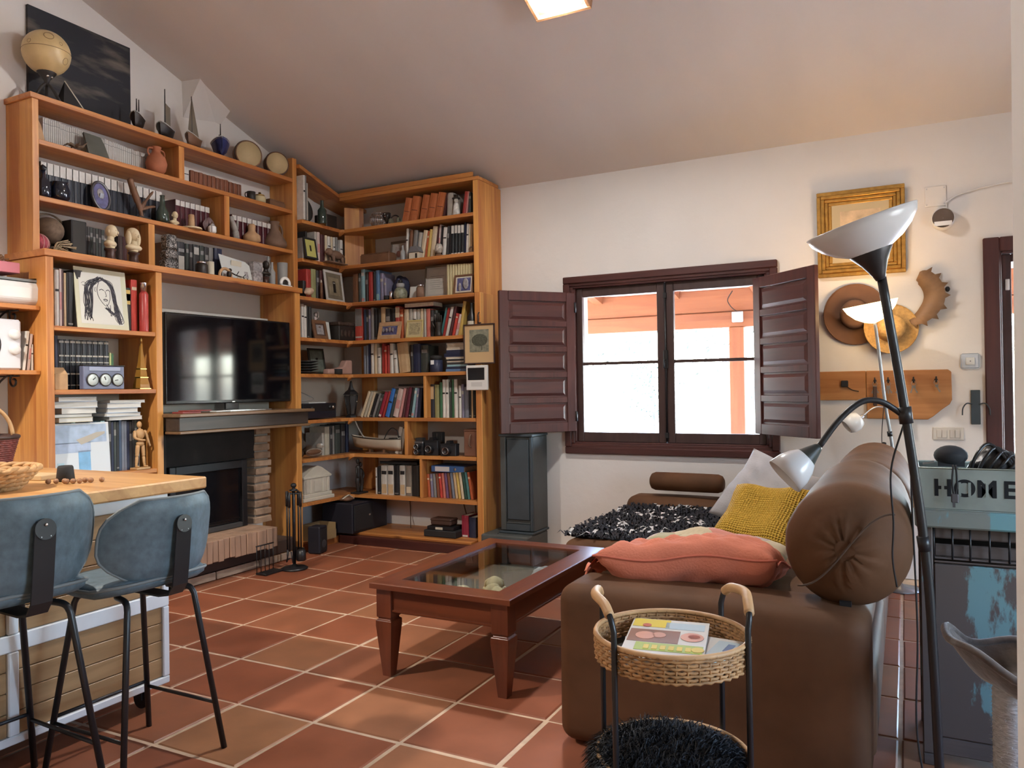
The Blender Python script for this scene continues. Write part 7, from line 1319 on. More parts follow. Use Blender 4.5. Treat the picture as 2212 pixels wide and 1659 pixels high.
t = L('book_block', 'large black album standing behind the dried grass', 'album', 2.985, 2.14, -4.60); q = B(); q.box(-.09, .09, -.055, .045, 0, .235, ch=.003); obj('cover', q, BLACKM, t); q = B(); q.box(-.088, .0915, -.045, .035, .003, .230); obj('page_edge', q, mat('dark_pages', (.05, .048, .045), .9), t)
bust(L('ivory_bust', 'bearded ivory bust on a dark pedestal, facing the corner', 'bust', 3.125, 2.14, -4.42, 40), 1.18); bust(L('ivory_bust', 'ivory bust of a long-haired woman on a dark pedestal', 'bust', 3.285, 2.14, -4.415, 5), 1.18, True)
t = L('carved_idol', 'black and white patterned carved totem beside the divider', 'statue', 3.565, 2.14, -4.43); ZEB = mat('zebra_carve', (.03, .028, .027), .6); n_ = ZEB.node_tree.nodes; l_ = ZEB.node_tree.links; tc_ = n_.new('ShaderNodeTexCoord'); vo_ = n_.new('ShaderNodeTexNoise'); vo_.inputs['Scale'].default_value = 55; vo_.inputs['Distortion'].default_value = 2.5; l_.new(tc_.outputs['Object'], vo_.inputs['Vector']); cr_ = n_.new('ShaderNodeValToRGB'); cr_.color_ramp.interpolation = 'CONSTANT'; cr_.color_ramp.elements[0].color = (.02, .018, .018, 1); cr_.color_ramp.elements[1].position = .52; cr_.color_ramp.elements[1].color = (.35, .33, .31, 1); l_.new(vo_.outputs[0], cr_.inputs[0]); l_.new(cr_.outputs[0], n_['Principled BSDF'].inputs['Base Color'])
for z0, z1, w_ in ((0, .07, .055), (.072, .135, .048), (.137, .24, .042)): q = B(); q.box(-.04, .04, -w_, w_, z0, z1, ch=.014); obj('carved_block', q, ZEB, t)
def jar(fn, label, s, z, r, h, m, lid, **k): t = fn('jar', label, 'jar', s, z, **k); lathe_on(t, 'body', [(r*.9, 0), (r, .006), (r, h*.75), (r*.8, h*.82)], m); lathe_on(t, 'lid', [(r*.84, h*.825), (r*.86, h*.97), (r*.7, h)], lid); return t
jar(L, 'small black banded jar before the dark books over the television', 3.825, 2.14, .043, .095, DARKB, SILV, x=-4.42); t = L('candle', 'short cream pillar candle beside the banded jar', 'candle', 3.905, 2.14, -4.42); lathe_on(t, 'wax', [(.024, 0), (.025, .01), (.024, .105), (.012, .10)], CREAM); q = B(); q.tube([(0, 0, .10), (.002, 0, .115)], .0015, 5); obj('wick', q, BLACKM, t)
t = L('wooden_ring', 'brown horseshoe-shaped wooden ring standing on the step board', 'ornament', 4.01, 2.14, -4.39); q = B(); q.tube(arc((0, .015), .052, -10, 190, 18, 'yz', 0), .011, 9); obj('ring', q, CLAY, t); q = B(); q.ball((0, .035, .03), (.02, .018, .028), 10, 8); q.ball((0, .045, .062), .014, 8, 6); obj('carved_bird', q, DARKB, t)
t = L('white_card', 'white folded card with a small printed mark over the television', 'card', 4.185, 2.14, -4.44); T = Matrix.Rotation(math.radians(-14), 4, 'Y'); q = B(); q.prism([(-.14, 0), (.13, 0), (.14, .03), (.135, .14), (.10, .165), (-.15, .195)], -.0015, .0015, 'x', T=T); obj('sheet', q, mat('card_pale', (.58, .60, .58), .6), t); q = B(); q.box(.0018, .0022, .07, .105, .03, .085, T=T); obj('printed_mark', q, PHOTOG, t); q = B(); q.box(-.045, -.043, -.05, .05, 0, .15, T=Matrix.Rotation(.14, 4, 'Y')); obj('back_fold', q, CREAM, t)
t = L('twig_bundle', 'thorny dark twig with white petals before the white card', 'twig', 4.14, 2.14, -4.385); q = B(); q.tube(spline([(0, -.08, .045), (0, -.03, .03), (0, .04, .02), (0, .12, .008)], 5), .005, 6); q.tube([(0, -.03, .03), (.01, -.015, .06)], .003, 5); q.tube([(0, .03, .022), (.01, .05, .045)], .003, 5); obj('stem', q, DARKB, t); q = B(); [q.ball((.008, -.02+.035*k, .012), (.008, .014, .008), 8, 5) for k in range(4)]; obj('petals', q, CREAM, t)
t = L('patterned_box', 'grey and white patterned carton behind the card over the television', 'box', 4.37, 2.14, -4.47); q = B(); q.box(-.04, .04, -.048, .048, 0, .17, ch=.002); obj('carton', q, mat('carton_pattern', (.34, .31, .31), .6, var=.6, scale=45), t); q = B(); q.box(.0402, .041, -.04, .04, .10, .155); obj('printed_label', q, PHOTOG, t)
t = L('carved_figurine', 'small dark carved bust between carton and bottles', 'figurine', 4.455, 2.14, -4.44); bust(t, 1.0, ped=True, m=DARKB)
def bottle(fn, label, s, z, r, h, m, **k): return vase_t(fn, 'bottle', label, 'bottle', s, z, [(r*.9, 0), (r, .008), (r, h*.58), (r*.45, h*.72), (r*.36, h*.96), (r*.44, h)], m, **k)
bottle(L, 'short clear glass bottle by the dark carved head', 4.525, 2.14, .026, .19, CLEAR, x=-4.44); bottle(L, 'tall clear glass bottle behind the white dome', 4.565, 2.14, .026, .25, CLEAR, x=-4.52); vase_t(L, 'glass_tumbler', 'tall clear glass beaker at the corner post over the television', 'glass', 4.64, 2.14, [(.036, 0), (.038, .01), (.042, .20), (.039, .20), (.034, .012)], CLEAR, x=-4.44)
t = L('porcelain_dome', 'white porcelain arch with dark scene before the glass bottles', 'ornament', 4.60, 2.14, -4.375); q = B(); q.tube(arc((0, .022), .046, -8, 188, 18, 'yz', 0), .013, 10); q.box(-.02, .02, -.06, .06, 0, .012, ch=.003); obj('arch', q, MATS['bright_white'], t); q = B(); q.ball((-.004, 0, .035), (.012, .036, .034), 14, 8); obj('scene', q, DARKB, t)
# portrait sketch, red flask
t = L('portrait_sketch', 'ink portrait sketch of a long-haired woman on a cream board', 'drawing', 3.055, 1.705, -4.385); T = Matrix.Rotation(math.radians(-6), 4, 'Y'); q = B(); q.box(-.006, 0, -.17, .17, 0, .375, T=T); obj('board', q, mat('cream_board', (.60, .60, .45), .7), t); q = B(); q.box(.0004, .0012, -.145, .135, .03, .345, T=T); obj('paper', q, mat('sketch_paper', (.66, .67, .62), .8), t)
INK = mat('ink', (.045, .045, .06), .8, var=.5, scale=60); r2 = random.Random(12)
def stroke(pts, r_): q.tube([(.0016, y, z) for y, z in [(p[1], p[2]) for p in spline([(0, a, b_) for a, b_ in pts], 5)]], r_, 5, T=T)
q = B()
for k in range(26): s0 = -.012+r2.gauss(0, .010); f = k/26; stroke([(s0, .315+r2.gauss(0, .006)), (-.06-.045*f+r2.gauss(0, .006), .26+r2.gauss(0, .01)), (-.075-.030*f+r2.gauss(0, .01), .16), (-.085-.02*f+r2.gauss(0, .012), .07+r2.gauss(0, .015))], .0018)
for k in range(22): f = k/22; stroke([(.0+r2.gauss(0, .010), .318+r2.gauss(0, .005)), (.055+.02*f, .275+r2.gauss(0, .008)), (.075+.018*f+r2.gauss(0, .006), .19), (.085+.03*f+r2.gauss(0, .010), .09+r2.gauss(0, .02)), (.105+.02*f, .05+r2.gauss(0, .012))], .0016)
for k in range(14): stroke([(.03+r2.gauss(0, .012), .14+r2.gauss(0, .01)), (.055+r2.gauss(0, .01), .11), (.07+r2.gauss(0, .015), .09+r2.gauss(0, .012))], .0016)
obj('ink_hair', q, INK, t); q = B()
stroke([(-.012, .30), (-.03, .25), (-.022, .20), (.01, .155), (.03, .15), (.05, .185), (.055, .24)], .0016); stroke([(-.015, .243), (.0, .25), (.015, .243)], .0022); stroke([(.03, .243), (.045, .25), (.055, .24)], .0022); stroke([(.022, .24), (.03, .21), (.022, .205)], .0015); stroke([(.008, .186), (.022, .190), (.036, .184)], .0026); stroke([(.010, .182), (.022, .178), (.035, .181)], .0018); stroke([(-.04, .26), (-.045, .24), (-.04, .23)], .0015); obj('ink_face', q, INK, t)
q = B(); stroke([(-.13, .275), (-.115, .285), (-.10, .275)], .0009); stroke([(-.125, .265), (-.11, .26), (-.118, .268)], .0009); obj('signature', q, INK, t)
t = vase_t(L, 'red_flask', 'tall red tube bottle with silver cap beside the red book', 'bottle', 3.335, 1.705, [(.026, 0), (.028, .008), (.028, .245), (.018, .262)], mat('red_gloss', (.42, .055, .05), .35), x=-4.39); lathe_on(t, 'cap', [(.019, .262), (.020, .315), (.022, .32), (.014, .321)], SILV)
# weather station shelf
t = L('wooden_wedge', 'plain wooden wedge box at the bar end by the leather volumes', 'box', 2.765, 1.335, -4.40); q = B(); q.prism([(-.045, 0), (.04, 0), (.04, .09), (.0, .13), (-.045, .13)], -.038, .038, 'y'); obj('body', q, CLAY, t)
t = L('weather_station', 'dark blue weather station with three round white dials', 'weather station', 3.03, 1.335, -4.375); q = B(); q.box(-.02, .02, -.135, .135, 0, .142, ch=.004); obj('case', q, mat('station_blue', (.14, .16, .26), .35), t); q = B(); q.box(-.022, .024, -.137, .137, .1425, .148, ch=.001); obj('top_lip', q, DARKB, t); q = B(); q.box(.0202, .024, -.10, .105, .112, .136, ch=.001); obj('name_strip', q, mat('station_light', (.30, .34, .48), .3), t)
for k, y in enumerate((-.078, .005, .087)): Td = Matrix.Translation((.020, y, .058)) @ Matrix.Rotation(PI/2, 4, 'Y'); d = lathe_on(t, 'dial', [(.001, .006), (.034, .006), (.036, .003), (.036, 0)], mat('dial_white', (.58, .66, .66), .3), 28, Td, cap=False); q = B(); q.tube([(.037*math.cos(2*PI*j/28), .037*math.sin(2*PI*j/28), .005) for j in range(28)], .0035, 6, closed=True, T=Td); obj('dial_rim', q, DARKB, d); q = B(); q.box(-.003, .003, -.001, .022, .0065, .0075, T=Td @ Matrix.Rotation(.7+k*1.3, 4, 'Z')); obj('needle', q, BLACK, d)
t = L('tower_bottle', 'glass bottle in the shape of a lattice tower with amber liquid', 'bottle', 3.315, 1.335, -4.395)
AMB = mat('amber_glass', (.32, .16, .03), .12, spec=.8)
def sqr(h, z): return [(-h, -h, z), (h, -h, z), (h, h, z), (-h, h, z)]
q = B(); pr = [(.036, .0), (.034, .03), (.026, .075), (.020, .13), (.013, .19), (.008, .25), (.006, .295)]; vs = [v for h, z in pr for v in sqr(h, z)]; q.add(vs, [(4*k+i, 4*k+(i+1) % 4, 4*k+4+(i+1) % 4, 4*k+4+i) for k in range(len(pr)-1) for i in range(4)]+[(3, 2, 1, 0), tuple(range(24, 28))]); obj('tower_body', q, AMB, t); q = B(); q.box(-.04, .04, -.04, .04, .0, .006); q.box(-.030, .030, -.030, .030, .072, .078); q.box(-.023, .023, -.023, .023, .127, .133); obj('platforms', q, BRASS, t); lathe_on(t, 'cap', [(.007, .295), (.008, .325), (.004, .335)], BRASS)
# narrow corner bay beside the fireplace
t = L('bell_plate', 'dark round bell-shaped plate on the top shelf of the corner bay', 'plate', 4.955, 2.73, -4.50); T = Matrix.Rotation(math.radians(-10), 4, 'Y') @ Matrix.Translation((0, 0, .12)) @ Matrix.Rotation(PI/2, 4, 'Y'); lathe_on(t, 'plate', [(.001, .0), (.07, .002), (.10, .016), (.118, .02), (.118, .014), (.07, -.006), (.001, -.006)], mat('dark_pewter', (.07, .07, .065), .4, .6), 32, T, cap=False); lathe_on(t, 'inner_disc', [(.001, .004), (.062, .006)], DARKB, 28, T, cap=False)
bottle(L, 'dark bottle with pale label spots on the corner bay top shelf', 5.075, 2.73, .038, .20, GGREEN, x=-4.40); single('wooden_box', (lambda q: (q.box(-.07, .07, -.07, .07, 0, .12, ch=.006), q)[1])(B()), DARKB, 'dark wooden box deep on the corner bay top shelf', 'box', (-4.52, 5.26, 2.7306))
t = L('photo_frame', 'black frame with a yellow printed sheet in the corner bay', 'photo frame', 4.925, 2.41, -4.385); photo(t, .15, .18, .016, BLACKM, mat('yellow_sheet', (.48, .46, .14), .6), DARKB, 10, .05)
t = L('carved_lion', 'carved brown wooden animal before the cream books in the corner bay', 'figurine', 5.215, 2.41, -4.375); q = B(); q.ball((0, 0, .075), (.035, .085, .038), 16, 10); q.ball((0, -.085, .090), (.032, .034, .034), 14, 10); q.ball((0, -.118, .082), (.016, .018, .014), 10, 7)
for y in (-.055, .06):
    for x in (-.018, .018): q.tube([(x, y, .06), (x, y+.01, .006)], [.016, .012], 8)
q.tube(spline([(0, .08, .09), (0, .115, .07), (0, .12, .03)], 5), .006, 6); q.box(-.035, .035, -.13, .12, 0, .008); obj('body', q, BRCLAY, t)
t = L('conch_shell', 'cream and brown shell by the red book in the corner bay', 'shell', 4.845, 2.08, -4.365); q = B(); q.lathe([(.002, 0), (.02, .02), (.034, .045), (.026, .07), (.03, .078), (.016, .10), (.001, .12)], 16, T=Matrix.Translation((0, -.04, .035)) @ Matrix.Rotation(-1.3, 4, 'X')); obj('shell', q, mat('shell_cream', (.55, .40, .30), .5, var=.3, scale=25), t)
t = L('candle', 'slim brown candle with bright tip in the corner bay', 'candle', 5.03, 2.08, -4.38); lathe_on(t, 'wax', [(.010, 0), (.010, .14), (.004, .142)], BROWNW); lathe_on(t, 'tip', [(.006, .142), (.007, .155), (.001, .17)], CREAM)
t = L('framed_picture', 'grey and white framed picture of a doorway in the corner bay', 'picture', 5.225, 2.08, -4.39, 6); photo(t, .27, .27, .022, mat('frame_white', (.50, .48, .46), .5), mat('sepia', (.16, .13, .09), .6, var=.25, scale=14), mat('sepia_light', (.24, .20, .13), .6, var=.3, scale=18), 7, .035); q = B(); q.box(.0032, .0042, -.018, .020, .08, .18, T=Matrix.Rotation(math.radians(-7), 4, 'Y')); obj('painted_door', q, DARKB, t)
t = L('photo_frame', 'brown wooden frame with a couple photograph in the corner bay', 'photo frame', 5.03, 1.745, -4.385); photo(t, .17, .165, .030, BROWNW, mat('photo_brown', (.07, .04, .03), .5), PHOTOG, 12, .012)
t = L('white_figurine', 'pinkish white dancer figurine behind the couple photograph', 'figurine', 5.085, 1.745, -4.50); lathe_on(t, 'dress', [(.045, 0), (.04, .02), (.020, .12), (.018, .16)], mat('bisque', (.55, .45, .42), .5)); q = B(); q.tube([(0, 0, .16), (0, .004, .20)], [.018, .012], 8); q.ball((0, .005, .222), (.016, .015, .020), 10, 8); q.tube(spline([(0, .015, .185), (0, .04, .20), (0, .03, .25)], 4), .006, 6); obj('torso', q, MATS['bisque'], t)
single('white_card', (lambda q: (q.box(-.003, .003, -.045, .045, 0, .16, T=rot('Y', -8)), q)[1])(B()), MATS['card_pale'], 'small pale upright card beside the couple photograph', 'card', (-4.43, 5.155, 1.7462))
t = L('carved_chest', 'dark carved wooden chest at the inner corner of the fourth shelf', 'chest', 5.34, 1.745, -4.44); q = B(); q.box(-.08, .08, -.11, .11, 0, .13, ch=.005); obj('box', q, DARKB, t); q = B(); q.box(-.082, .082, -.112, .112, .1305, .165, ch=.008); obj('lid', q, mat('carved_dark', (.05, .03, .022), .6, var=.5, scale=50, bump=.6), t); q = B(); [q.ball((.081, -.075+.05*k, .065), (.004, .018, .03), 8, 6) for k in range(4)]; obj('carving', q, MATS['carved_dark'], t)
t = L('glass_plates', 'stacked dark glass dishes with chrome edge in the corner bay', 'dish', 4.92, 1.45, -4.46); 
for k in range(5): lathe_on(t, 'dish', [(.04, .002+.022*k), (.10, .016+.022*k), (.104, .020+.022*k), (.100, .021+.022*k), (.04, .006+.022*k)], mat('smoke_glass', (.06, .06, .065), .12, spec=.8), 28, cap=False)
t = L('photo_frame', 'dark frame with a landscape photograph behind the ceramic boot', 'photo frame', 5.14, 1.45, -4.52); photo(t, .20, .23, .016, DARKB, mat('photo_green', (.07, .085, .06), .5, var=.3, scale=12), mat('photo_sky', (.13, .15, .13), .5, var=.4, scale=14), 9, .01)
t = L('ceramic_boot', 'pink ceramic boot planter lying along the fifth corner shelf', 'planter', 5.27, 1.45, -4.40); PINKC = mat('pink_ceramic', (.42, .26, .22), .55, var=.08, scale=10)
q = B(); q.prism([(-.18, 0), (.14, 0), (.14, .125), (.065, .125), (.03, .07), (-.05, .05), (-.17, .045)], -.035, .035, 'x'); obj('boot', q, PINKC, t, bevel=.012, subd=0)
vase_t(L, 'black_cup', 'low black cup before the ceramic boot', 'cup', 5.20, 1.45, [(.03, 0), (.036, .006), (.036, .045), (.032, .045), (.03, .008)], BLACKM, x=-4.352)
t = L('stereo', 'black stereo receiver with a white cable on top in the corner bay', 'stereo', 4.97, 1.07, -4.50); q = B(); q.box(-.14, .14, -.205, .205, .008, .135, ch=.004); obj('case', q, mat('stereo_black', (.012, .013, .022), .35), t); q = B(); q.box(.1402, .144, -.195, .195, .07, .13, ch=.001); obj('front_panel', q, BLACK, t)
for y, z in ((-.10, .095), (.12, .10), (.16, .10)): lathe_on(t, 'knob', [(.014, 0), (.013, .012), (.001, .012)], STEEL if y > .13 else BLACK, 16, Matrix.Translation((.144, y, z)) @ Matrix.Rotation(PI/2, 4, 'Y'), cap=False)
q = B(); q.box(-.10, .10, -.09, .12, .1352, .143); obj('paper_sheet', q, PAPER, t); q = B(); q.tube(spline([(.05, -.2, .15), (.06, -.05, .16), (.02, .06, .17), (-.03, .05, .20), (-.06, -.05, .24), (-.08, -.15, .27)], 5), .004, 6); obj('cable', q, mat('cable_grey', (.3, .3, .3), .5), t)
t = L('iron_lantern', 'black iron lantern hanging at the inner corner above the boat', 'lantern', 5.385, 1.07, -4.365); lathe_on(t, 'roof', [(.075, .20), (.055, .225), (.030, .245), (.016, .28), (.010, .315), (.001, .325)], BLACK, 6, smooth=False); lathe_on(t, 'base', [(.05, 0), (.05, .015), (.03, .03)], BLACK, 6, smooth=False); lathe_on(t, 'glass_body', [(.034, .03), (.058, .195)], mat('lantern_glass', (.05, .05, .052), .1, spec=.9), 6, smooth=False)
for k in range(6): a = k*PI/3; q = B(); q.tube([(.036*math.cos(a), .036*math.sin(a), .03), (.062*math.cos(a), .062*math.sin(a), .198)], .004, 5); obj('cage_bar', q, BLACK, t)
q = B(); q.ball((.055, .01, .14), .008, 8, 6); obj('catch', q, SILV, t)
t = L('narwhal_tusk', 'long pale curved horn hanging from the sixth shelf to the boat', 'horn', 5.40, 1.04, -4.325); q = B(); q.tube([p for p in spline([(.0, -.03, .028), (.02, .0, -.06), (.05, .045, -.15), (.08, .10, -.215)], 6)], [.006]*19, 8); obj('horn', q, mat('pale_horn', (.48, .46, .43), .5), t)
t = L('rock', 'rough brown rock at the back of the bird shelf', 'rock', 4.86, .755, -4.55); q = B(); q.ball((0, 0, .115), (.10, .105, .12), 20, 14, f=lambda a, b_, c: 1+.14*math.sin(5*a+2*b_)+.12*math.sin(7*c+4*a)+.08*math.sin(11*b_)); obj('rock_body', q, mat('rock_brown', (.10, .08, .065), .95, var=.45, scale=18, bump=.8), t)
t = L('wooden_bird', 'carved wooden gull lying on the shelf below the mantel end', 'figurine', 4.92, .755, -4.395, 0); q = B(); q.ball((0, 0, .042), (.038, .11, .034), 18, 10, f=lambda a, b_, c: 1-.25*max(0, -b_)); q.ball((0, .075, .085), (.026, .030, .026), 12, 9); q.lathe([(.012, 0), (.001, .05)], 8, T=Matrix.Translation((0, .10, .083)) @ Matrix.Rotation(-PI/2, 4, 'X')); obj('body', q, mat('bird_grey', (.34, .29, .24), .7, var=.3, scale=25), t); q = B(); q.ball((.030, -.02, .048), (.012, .085, .022), 14, 7); obj('wing', q, BROWNW, t); q = B(); q.ball((.012, .085, .10), (.018, .014, .010), 8, 6); obj('crown_patch', q, MATS['bright_white'], t)
t = L('plaster_temple', 'white plaster temple facade ornament on the lowest corner bay shelf', 'ornament', 4.94, .40, -4.44); PLW = mat('plaster_cast', (.58, .54, .44), .8, var=.06, scale=12, bump=.2, bscale=40)
q = B(); q.box(-.09, .09, -.19, .19, 0, .03, ch=.004); q.box(-.08, .08, -.17, .17, .03, .06, ch=.004); obj('steps', q, PLW, t); q = B(); q.box(-.07, .07, -.155, .155, .06, .185, ch=.003); obj('block', q, PLW, t); q = B(); q.box(-.078, .078, -.168, .168, .185, .202, ch=.002); obj('cornice', q, PLW, t); q = B(); q.prism([(-.168, .202), (.168, .202), (.06, .268), (.0, .285), (-.06, .268)], -.07, .07, 'x'); obj('pediment', q, PLW, t)
for y in (-.13, -.075, .075, .13): q = B(); q.box(.07, .078, y-.014, y+.014, .062, .183, ch=.002); obj('pilaster', q, PLW, t)
q = B(); q.box(.0705, .074, -.04, .04, .07, .165, ch=.002); obj('door_panel', q, PLW, t)
stt = thing('ebony_statue', 'slender ebony couple statue at the inner corner beside the temple', 'statue', (-4.30, 5.40, .4006)); q = B(); q.tube(spline([(0, -.015, .012), (0, -.025, .10), (0, -.012, .18), (0, -.018, .25)], 5), [.016]*5+[.020]*5+[.022]*5+[.010], 10); q.ball((0, -.018, .285), (.017, .016, .026), 12, 9); q.tube(spline([(.0, -.035, .235), (.012, -.05, .18), (.012, -.03, .14)], 4), .008, 8); obj('figure', q, DARKB, stt); q = B(); q.tube(spline([(0, .025, .012), (0, .035, .09), (0, .02, .16), (0, .02, .22)], 5), [.015]*5+[.019]*5+[.020]*5+[.010], 10); q.ball((0, .02, .252), (.016, .015, .024), 12, 9); q.tube(spline([(.0, .036, .21), (.012, .05, .16), (.012, .03, .12)], 4), .008, 8); obj('figure', q, DARKB, stt); q = B(); q.box(-.05, .05, -.065, .065, 0, .014, ch=.003); obj('base', q, DARKB, stt)
# floor level of the corner bay
t = thing('subwoofer', 'large black speaker cabinet under the corner shelves', 'speaker', (-4.34, 5.30, .0906), 0); q = B(); q.box(-.17, .16, -.15, .34, 0, .255, ch=.006); obj('cabinet', q, mat('cabinet_black', (.014, .014, .022), .5), t); q = B(); q.box(.1602, .17, -.13, .12, .02, .235, ch=.003); obj('grille', q, BLACKM, t); q = B(); q.box(.1705, .173, .06, .085, .13, .145); obj('badge', q, SILV, t)
t = thing('speaker', 'small black upright speaker on the floor by the bookcase post', 'speaker', (-4.245, 4.79, 0.004), 10); q = B(); q.box(-.055, .055, -.06, .06, 0, .215, ch=.008); obj('cabinet', q, MATS['cabinet_black'], t); q = B(); q.box(.0552, .060, -.05, .05, .02, .195, ch=.003); obj('grille', q, BLACKM, t); lathe_on(t, 'cone', [(.032, 0), (.022, .004), (.001, .002)], mat('cone_grey', (.05, .05, .055), .6), 20, Matrix.Translation((.0602, 0, .075)) @ Matrix.Rotation(PI/2, 4, 'Y'), cap=False)
t = thing('cardboard_box', 'open brown cardboard box behind the small floor speaker', 'box', (-4.42, 5.0, .0606)); CARD = mat('cardboard', (.33, .22, .10), .85)
for x0, x1, y0, y1, z0, z1 in ((-.09, .09, -.12, .12, 0, .004), (-.09, -.086, -.12, .12, .004, .13), (.086, .09, -.12, -.02, .004, .13), (.086, .09, -.0195, .12, .004, .075), (-.086, .086, -.12, -.116, .004, .13), (-.086, .086, .116, .12, .004, .13)): q = B(); q.box(x0, x1, y0, y1, z0, z1); obj('side_panel', q, CARD, t)
t = thing('cloth_bag', 'brown leather strap bag lying on the black speaker cabinet', 'bag', (-4.34, 5.25, .3466)); q = B(); q.ball((0, 0, .026), (.09, .07, .026), 16, 8, f=lambda a, b_, c: 1+.1*math.sin(5*a+3*b_)); obj('bag_body', q, BROWNW, t); q = B(); q.tube(spline([(.03, -.07, .03), (.05, -.02, .058), (.04, .02, .05), (.06, .05, .02)], 5), .006, 6); obj('strap', q, CREAM, t)
# window-side shelves
t = R('filigree_basket', 'silver filigree basket by the inner corner of the top shelf', 'basket', -4.09, 2.73, 5.45); q = B()
for k in range(26): a = 2*PI*k/26; q.tube([(.045*math.cos(a), .055*math.sin(a), .005), (.066*math.cos(a+.2), .078*math.sin(a+.2), .06), (.050*math.cos(a+.4), .060*math.sin(a+.4), .125)], .003, 5)
for z, r in ((.005, .72), (.06, 1.0), (.095, .95), (.125, .78)): q.tube([(.066*r*math.cos(2*PI*k/26), .078*r*math.sin(2*PI*k/26), z) for k in range(26)], .003, 5, closed=True)
obj('lattice', q, SILV, t)
t = R('dark_goblets', 'dark goblet with chrome dots beside the filigree basket', 'goblet', -3.985, 2.73, 5.43); lathe_on(t, 'cup', [(.03, 0), (.032, .006), (.010, .02), (.010, .04), (.034, .07), (.036, .115), (.032, .115)], DARKB); q = B(); q.ball((.036, .005, .10), .007, 8, 6); q.ball((.036, .008, .08), .006, 8, 6); obj('chrome_dot', q, SILV, t)
t = R('headphones', 'black headphones lying before the orange volumes', 'headphones', -3.885, 2.73, 5.41); q = B(); q.tube(arc((0, .028), .052, 0, 180, 18, 'yz', 0), .006, 8); obj('headband', q, BLACKM, t)
for s in (-1, 1): lathe_on(t, 'ear_cup', [(.028, 0), (.030, .01), (.024, .02)], mat('olive_grey', (.16, .16, .11), .6), 18, Matrix.Translation((0, s*.050, .030)) @ Matrix.Rotation(s*PI/2, 4, 'X'))
t = R('figurine', 'white figurine with a dark hat among the top shelf books', 'figurine', -3.262, 2.73, 5.40); lathe_on(t, 'robe', [(.036, 0), (.030, .03), (.022, .09), (.014, .11)], mat('figure_white', (.56, .54, .50), .6, var=.25, scale=50)); q = B(); q.ball((0, 0, .128), (.018, .018, .022), 12, 8); obj('head', q, MATS['figure_white'], t); lathe_on(t, 'hat', [(.036, .142), (.034, .148), (.018, .150), (.018, .175), (.001, .178)], DARKB)
single('wooden_box', (lambda q: (q.box(-.055, .055, -.155, .155, 0, .078, ch=.004), q.box(-.05, .05, -.15, .15, .0782, .088, ch=.003), q)[2])(B()), BROWNW, 'long brown wooden box at the inner corner of the second shelf', 'box', (-4.075, 5.42, 2.4106), -90)
t = R('photo_frame', 'grey frame with a small red drawing behind the long wooden box', 'photo frame', -3.935, 2.41, 5.53); photo(t, .20, .21, .022, mat('frame_taupe', (.16, .13, .11), .5), mat('mount_grey', (.42, .39, .36), .7), mat('sketch_red', (.40, .33, .30), .7, var=.3, scale=30), 8, .03); q = B(); q.ball((.004, 0, .09), (.001, .024, .028), 10, 7); obj('drawn_figure', q, mat('drawn_brown', (.17, .06, .04), .7), t)
bottle(R, 'slim clear bottle with white stopper on the second shelf', -3.80, 2.41, .022, .13, CLEAR, y=5.40)
t = R('house_candle', 'cream and grey house-shaped candle holder before the leaning books', 'candle holder', -3.665, 2.41, 5.395); q = B(); q.box(-.03, .03, -.05, .05, 0, .055, ch=.002); obj('walls', q, CREAM, t); q = B(); q.prism([(-.06, .0555), (.06, .0555), (.03, .105), (-.03, .105)], -.036, .036, 'x'); obj('roof', q, mat('roof_grey', (.14, .14, .15), .6), t); q = B(); q.box(.0302, .032, .015, .035, .005, .045); obj('doorway', q, DARKB, t)
t = R('shell_ornament', 'spotted shell on a dark foot before the cream books', 'shell', -3.43, 2.41, 5.39); q = B(); q.ball((0, 0, .065), (.03, .034, .045), 14, 10, f=lambda a, b_, c: 1+.12*math.sin(8*a)*math.sin(7*c)); obj('shell', q, mat('shell_spot', (.42, .38, .33), .5, var=.6, scale=45), t); lathe_on(t, 'foot', [(.03, 0), (.03, .012), (.018, .024)], BROWNW)
t = R('wooden_ring', 'small brown ring ornament at the window end of the second shelf', 'ornament', -3.115, 2.41, 5.385); q = B(); q.tube([(0, .02*math.cos(2*PI*k/20), .028+.022*math.sin(2*PI*k/20)) for k in range(20)], .006, 7, closed=True); obj('ring', q, BRCLAY, t)
t = R('navy_hat', 'crumpled navy cap behind the glass jar', 'cap', -3.905, 2.08, 5.52); q = B(); q.ball((0, 0, .11), (.05, .085, .115), 18, 12, f=lambda a, b_, c: 1+.08*math.sin(6*b_+4*c)); obj('cloth', q, mat('navy_cloth', (.022, .026, .06), .8, var=.25, scale=12), t); q = B(); q.ball((.048, .02, .15), (.012, .03, .03), 10, 7); obj('badge', q, mat('badge_grey', (.2, .2, .22), .5), t)
t = R('pebble_jar', 'round glass jar full of greenish pebbles on the third shelf', 'jar', -3.83, 2.08, 5.40); lathe_on(t, 'body', [(.045, 0), (.058, .015), (.060, .06), (.046, .09), (.034, .10)], mat('pebbles', (.20, .21, .15), .4, var=.5, scale=60), 24); lathe_on(t, 'neck', [(.030, .10), (.036, .115), (.036, .135), (.024, .14)], CLEAR); lathe_on(t, 'stopper', [(.020, .14), (.018, .165), (.001, .172)], DARKB)
t = R('silver_tin', 'small silver tin and dark cup before the navy cap', 'tin', -3.935, 2.08, 5.385); lathe_on(t, 'tin', [(.018, 0), (.019, .07), (.015, .072)], SILV, 16, Matrix.Translation((0, .018, 0))); lathe_on(t, 'cup', [(.022, 0), (.024, .04), (.020, .04)], BLACKM, 16, Matrix.Translation((0, -.032, 0)))
single('white_card', (lambda q: (q.box(-.003, .003, -.04, .04, 0, .11, T=rot('Y', -9)), q)[1])(B()), MATS['card_pale'], 'small grey-white card beside the pebble jar', 'card', (-3.725, 5.44, 2.0812), -90)
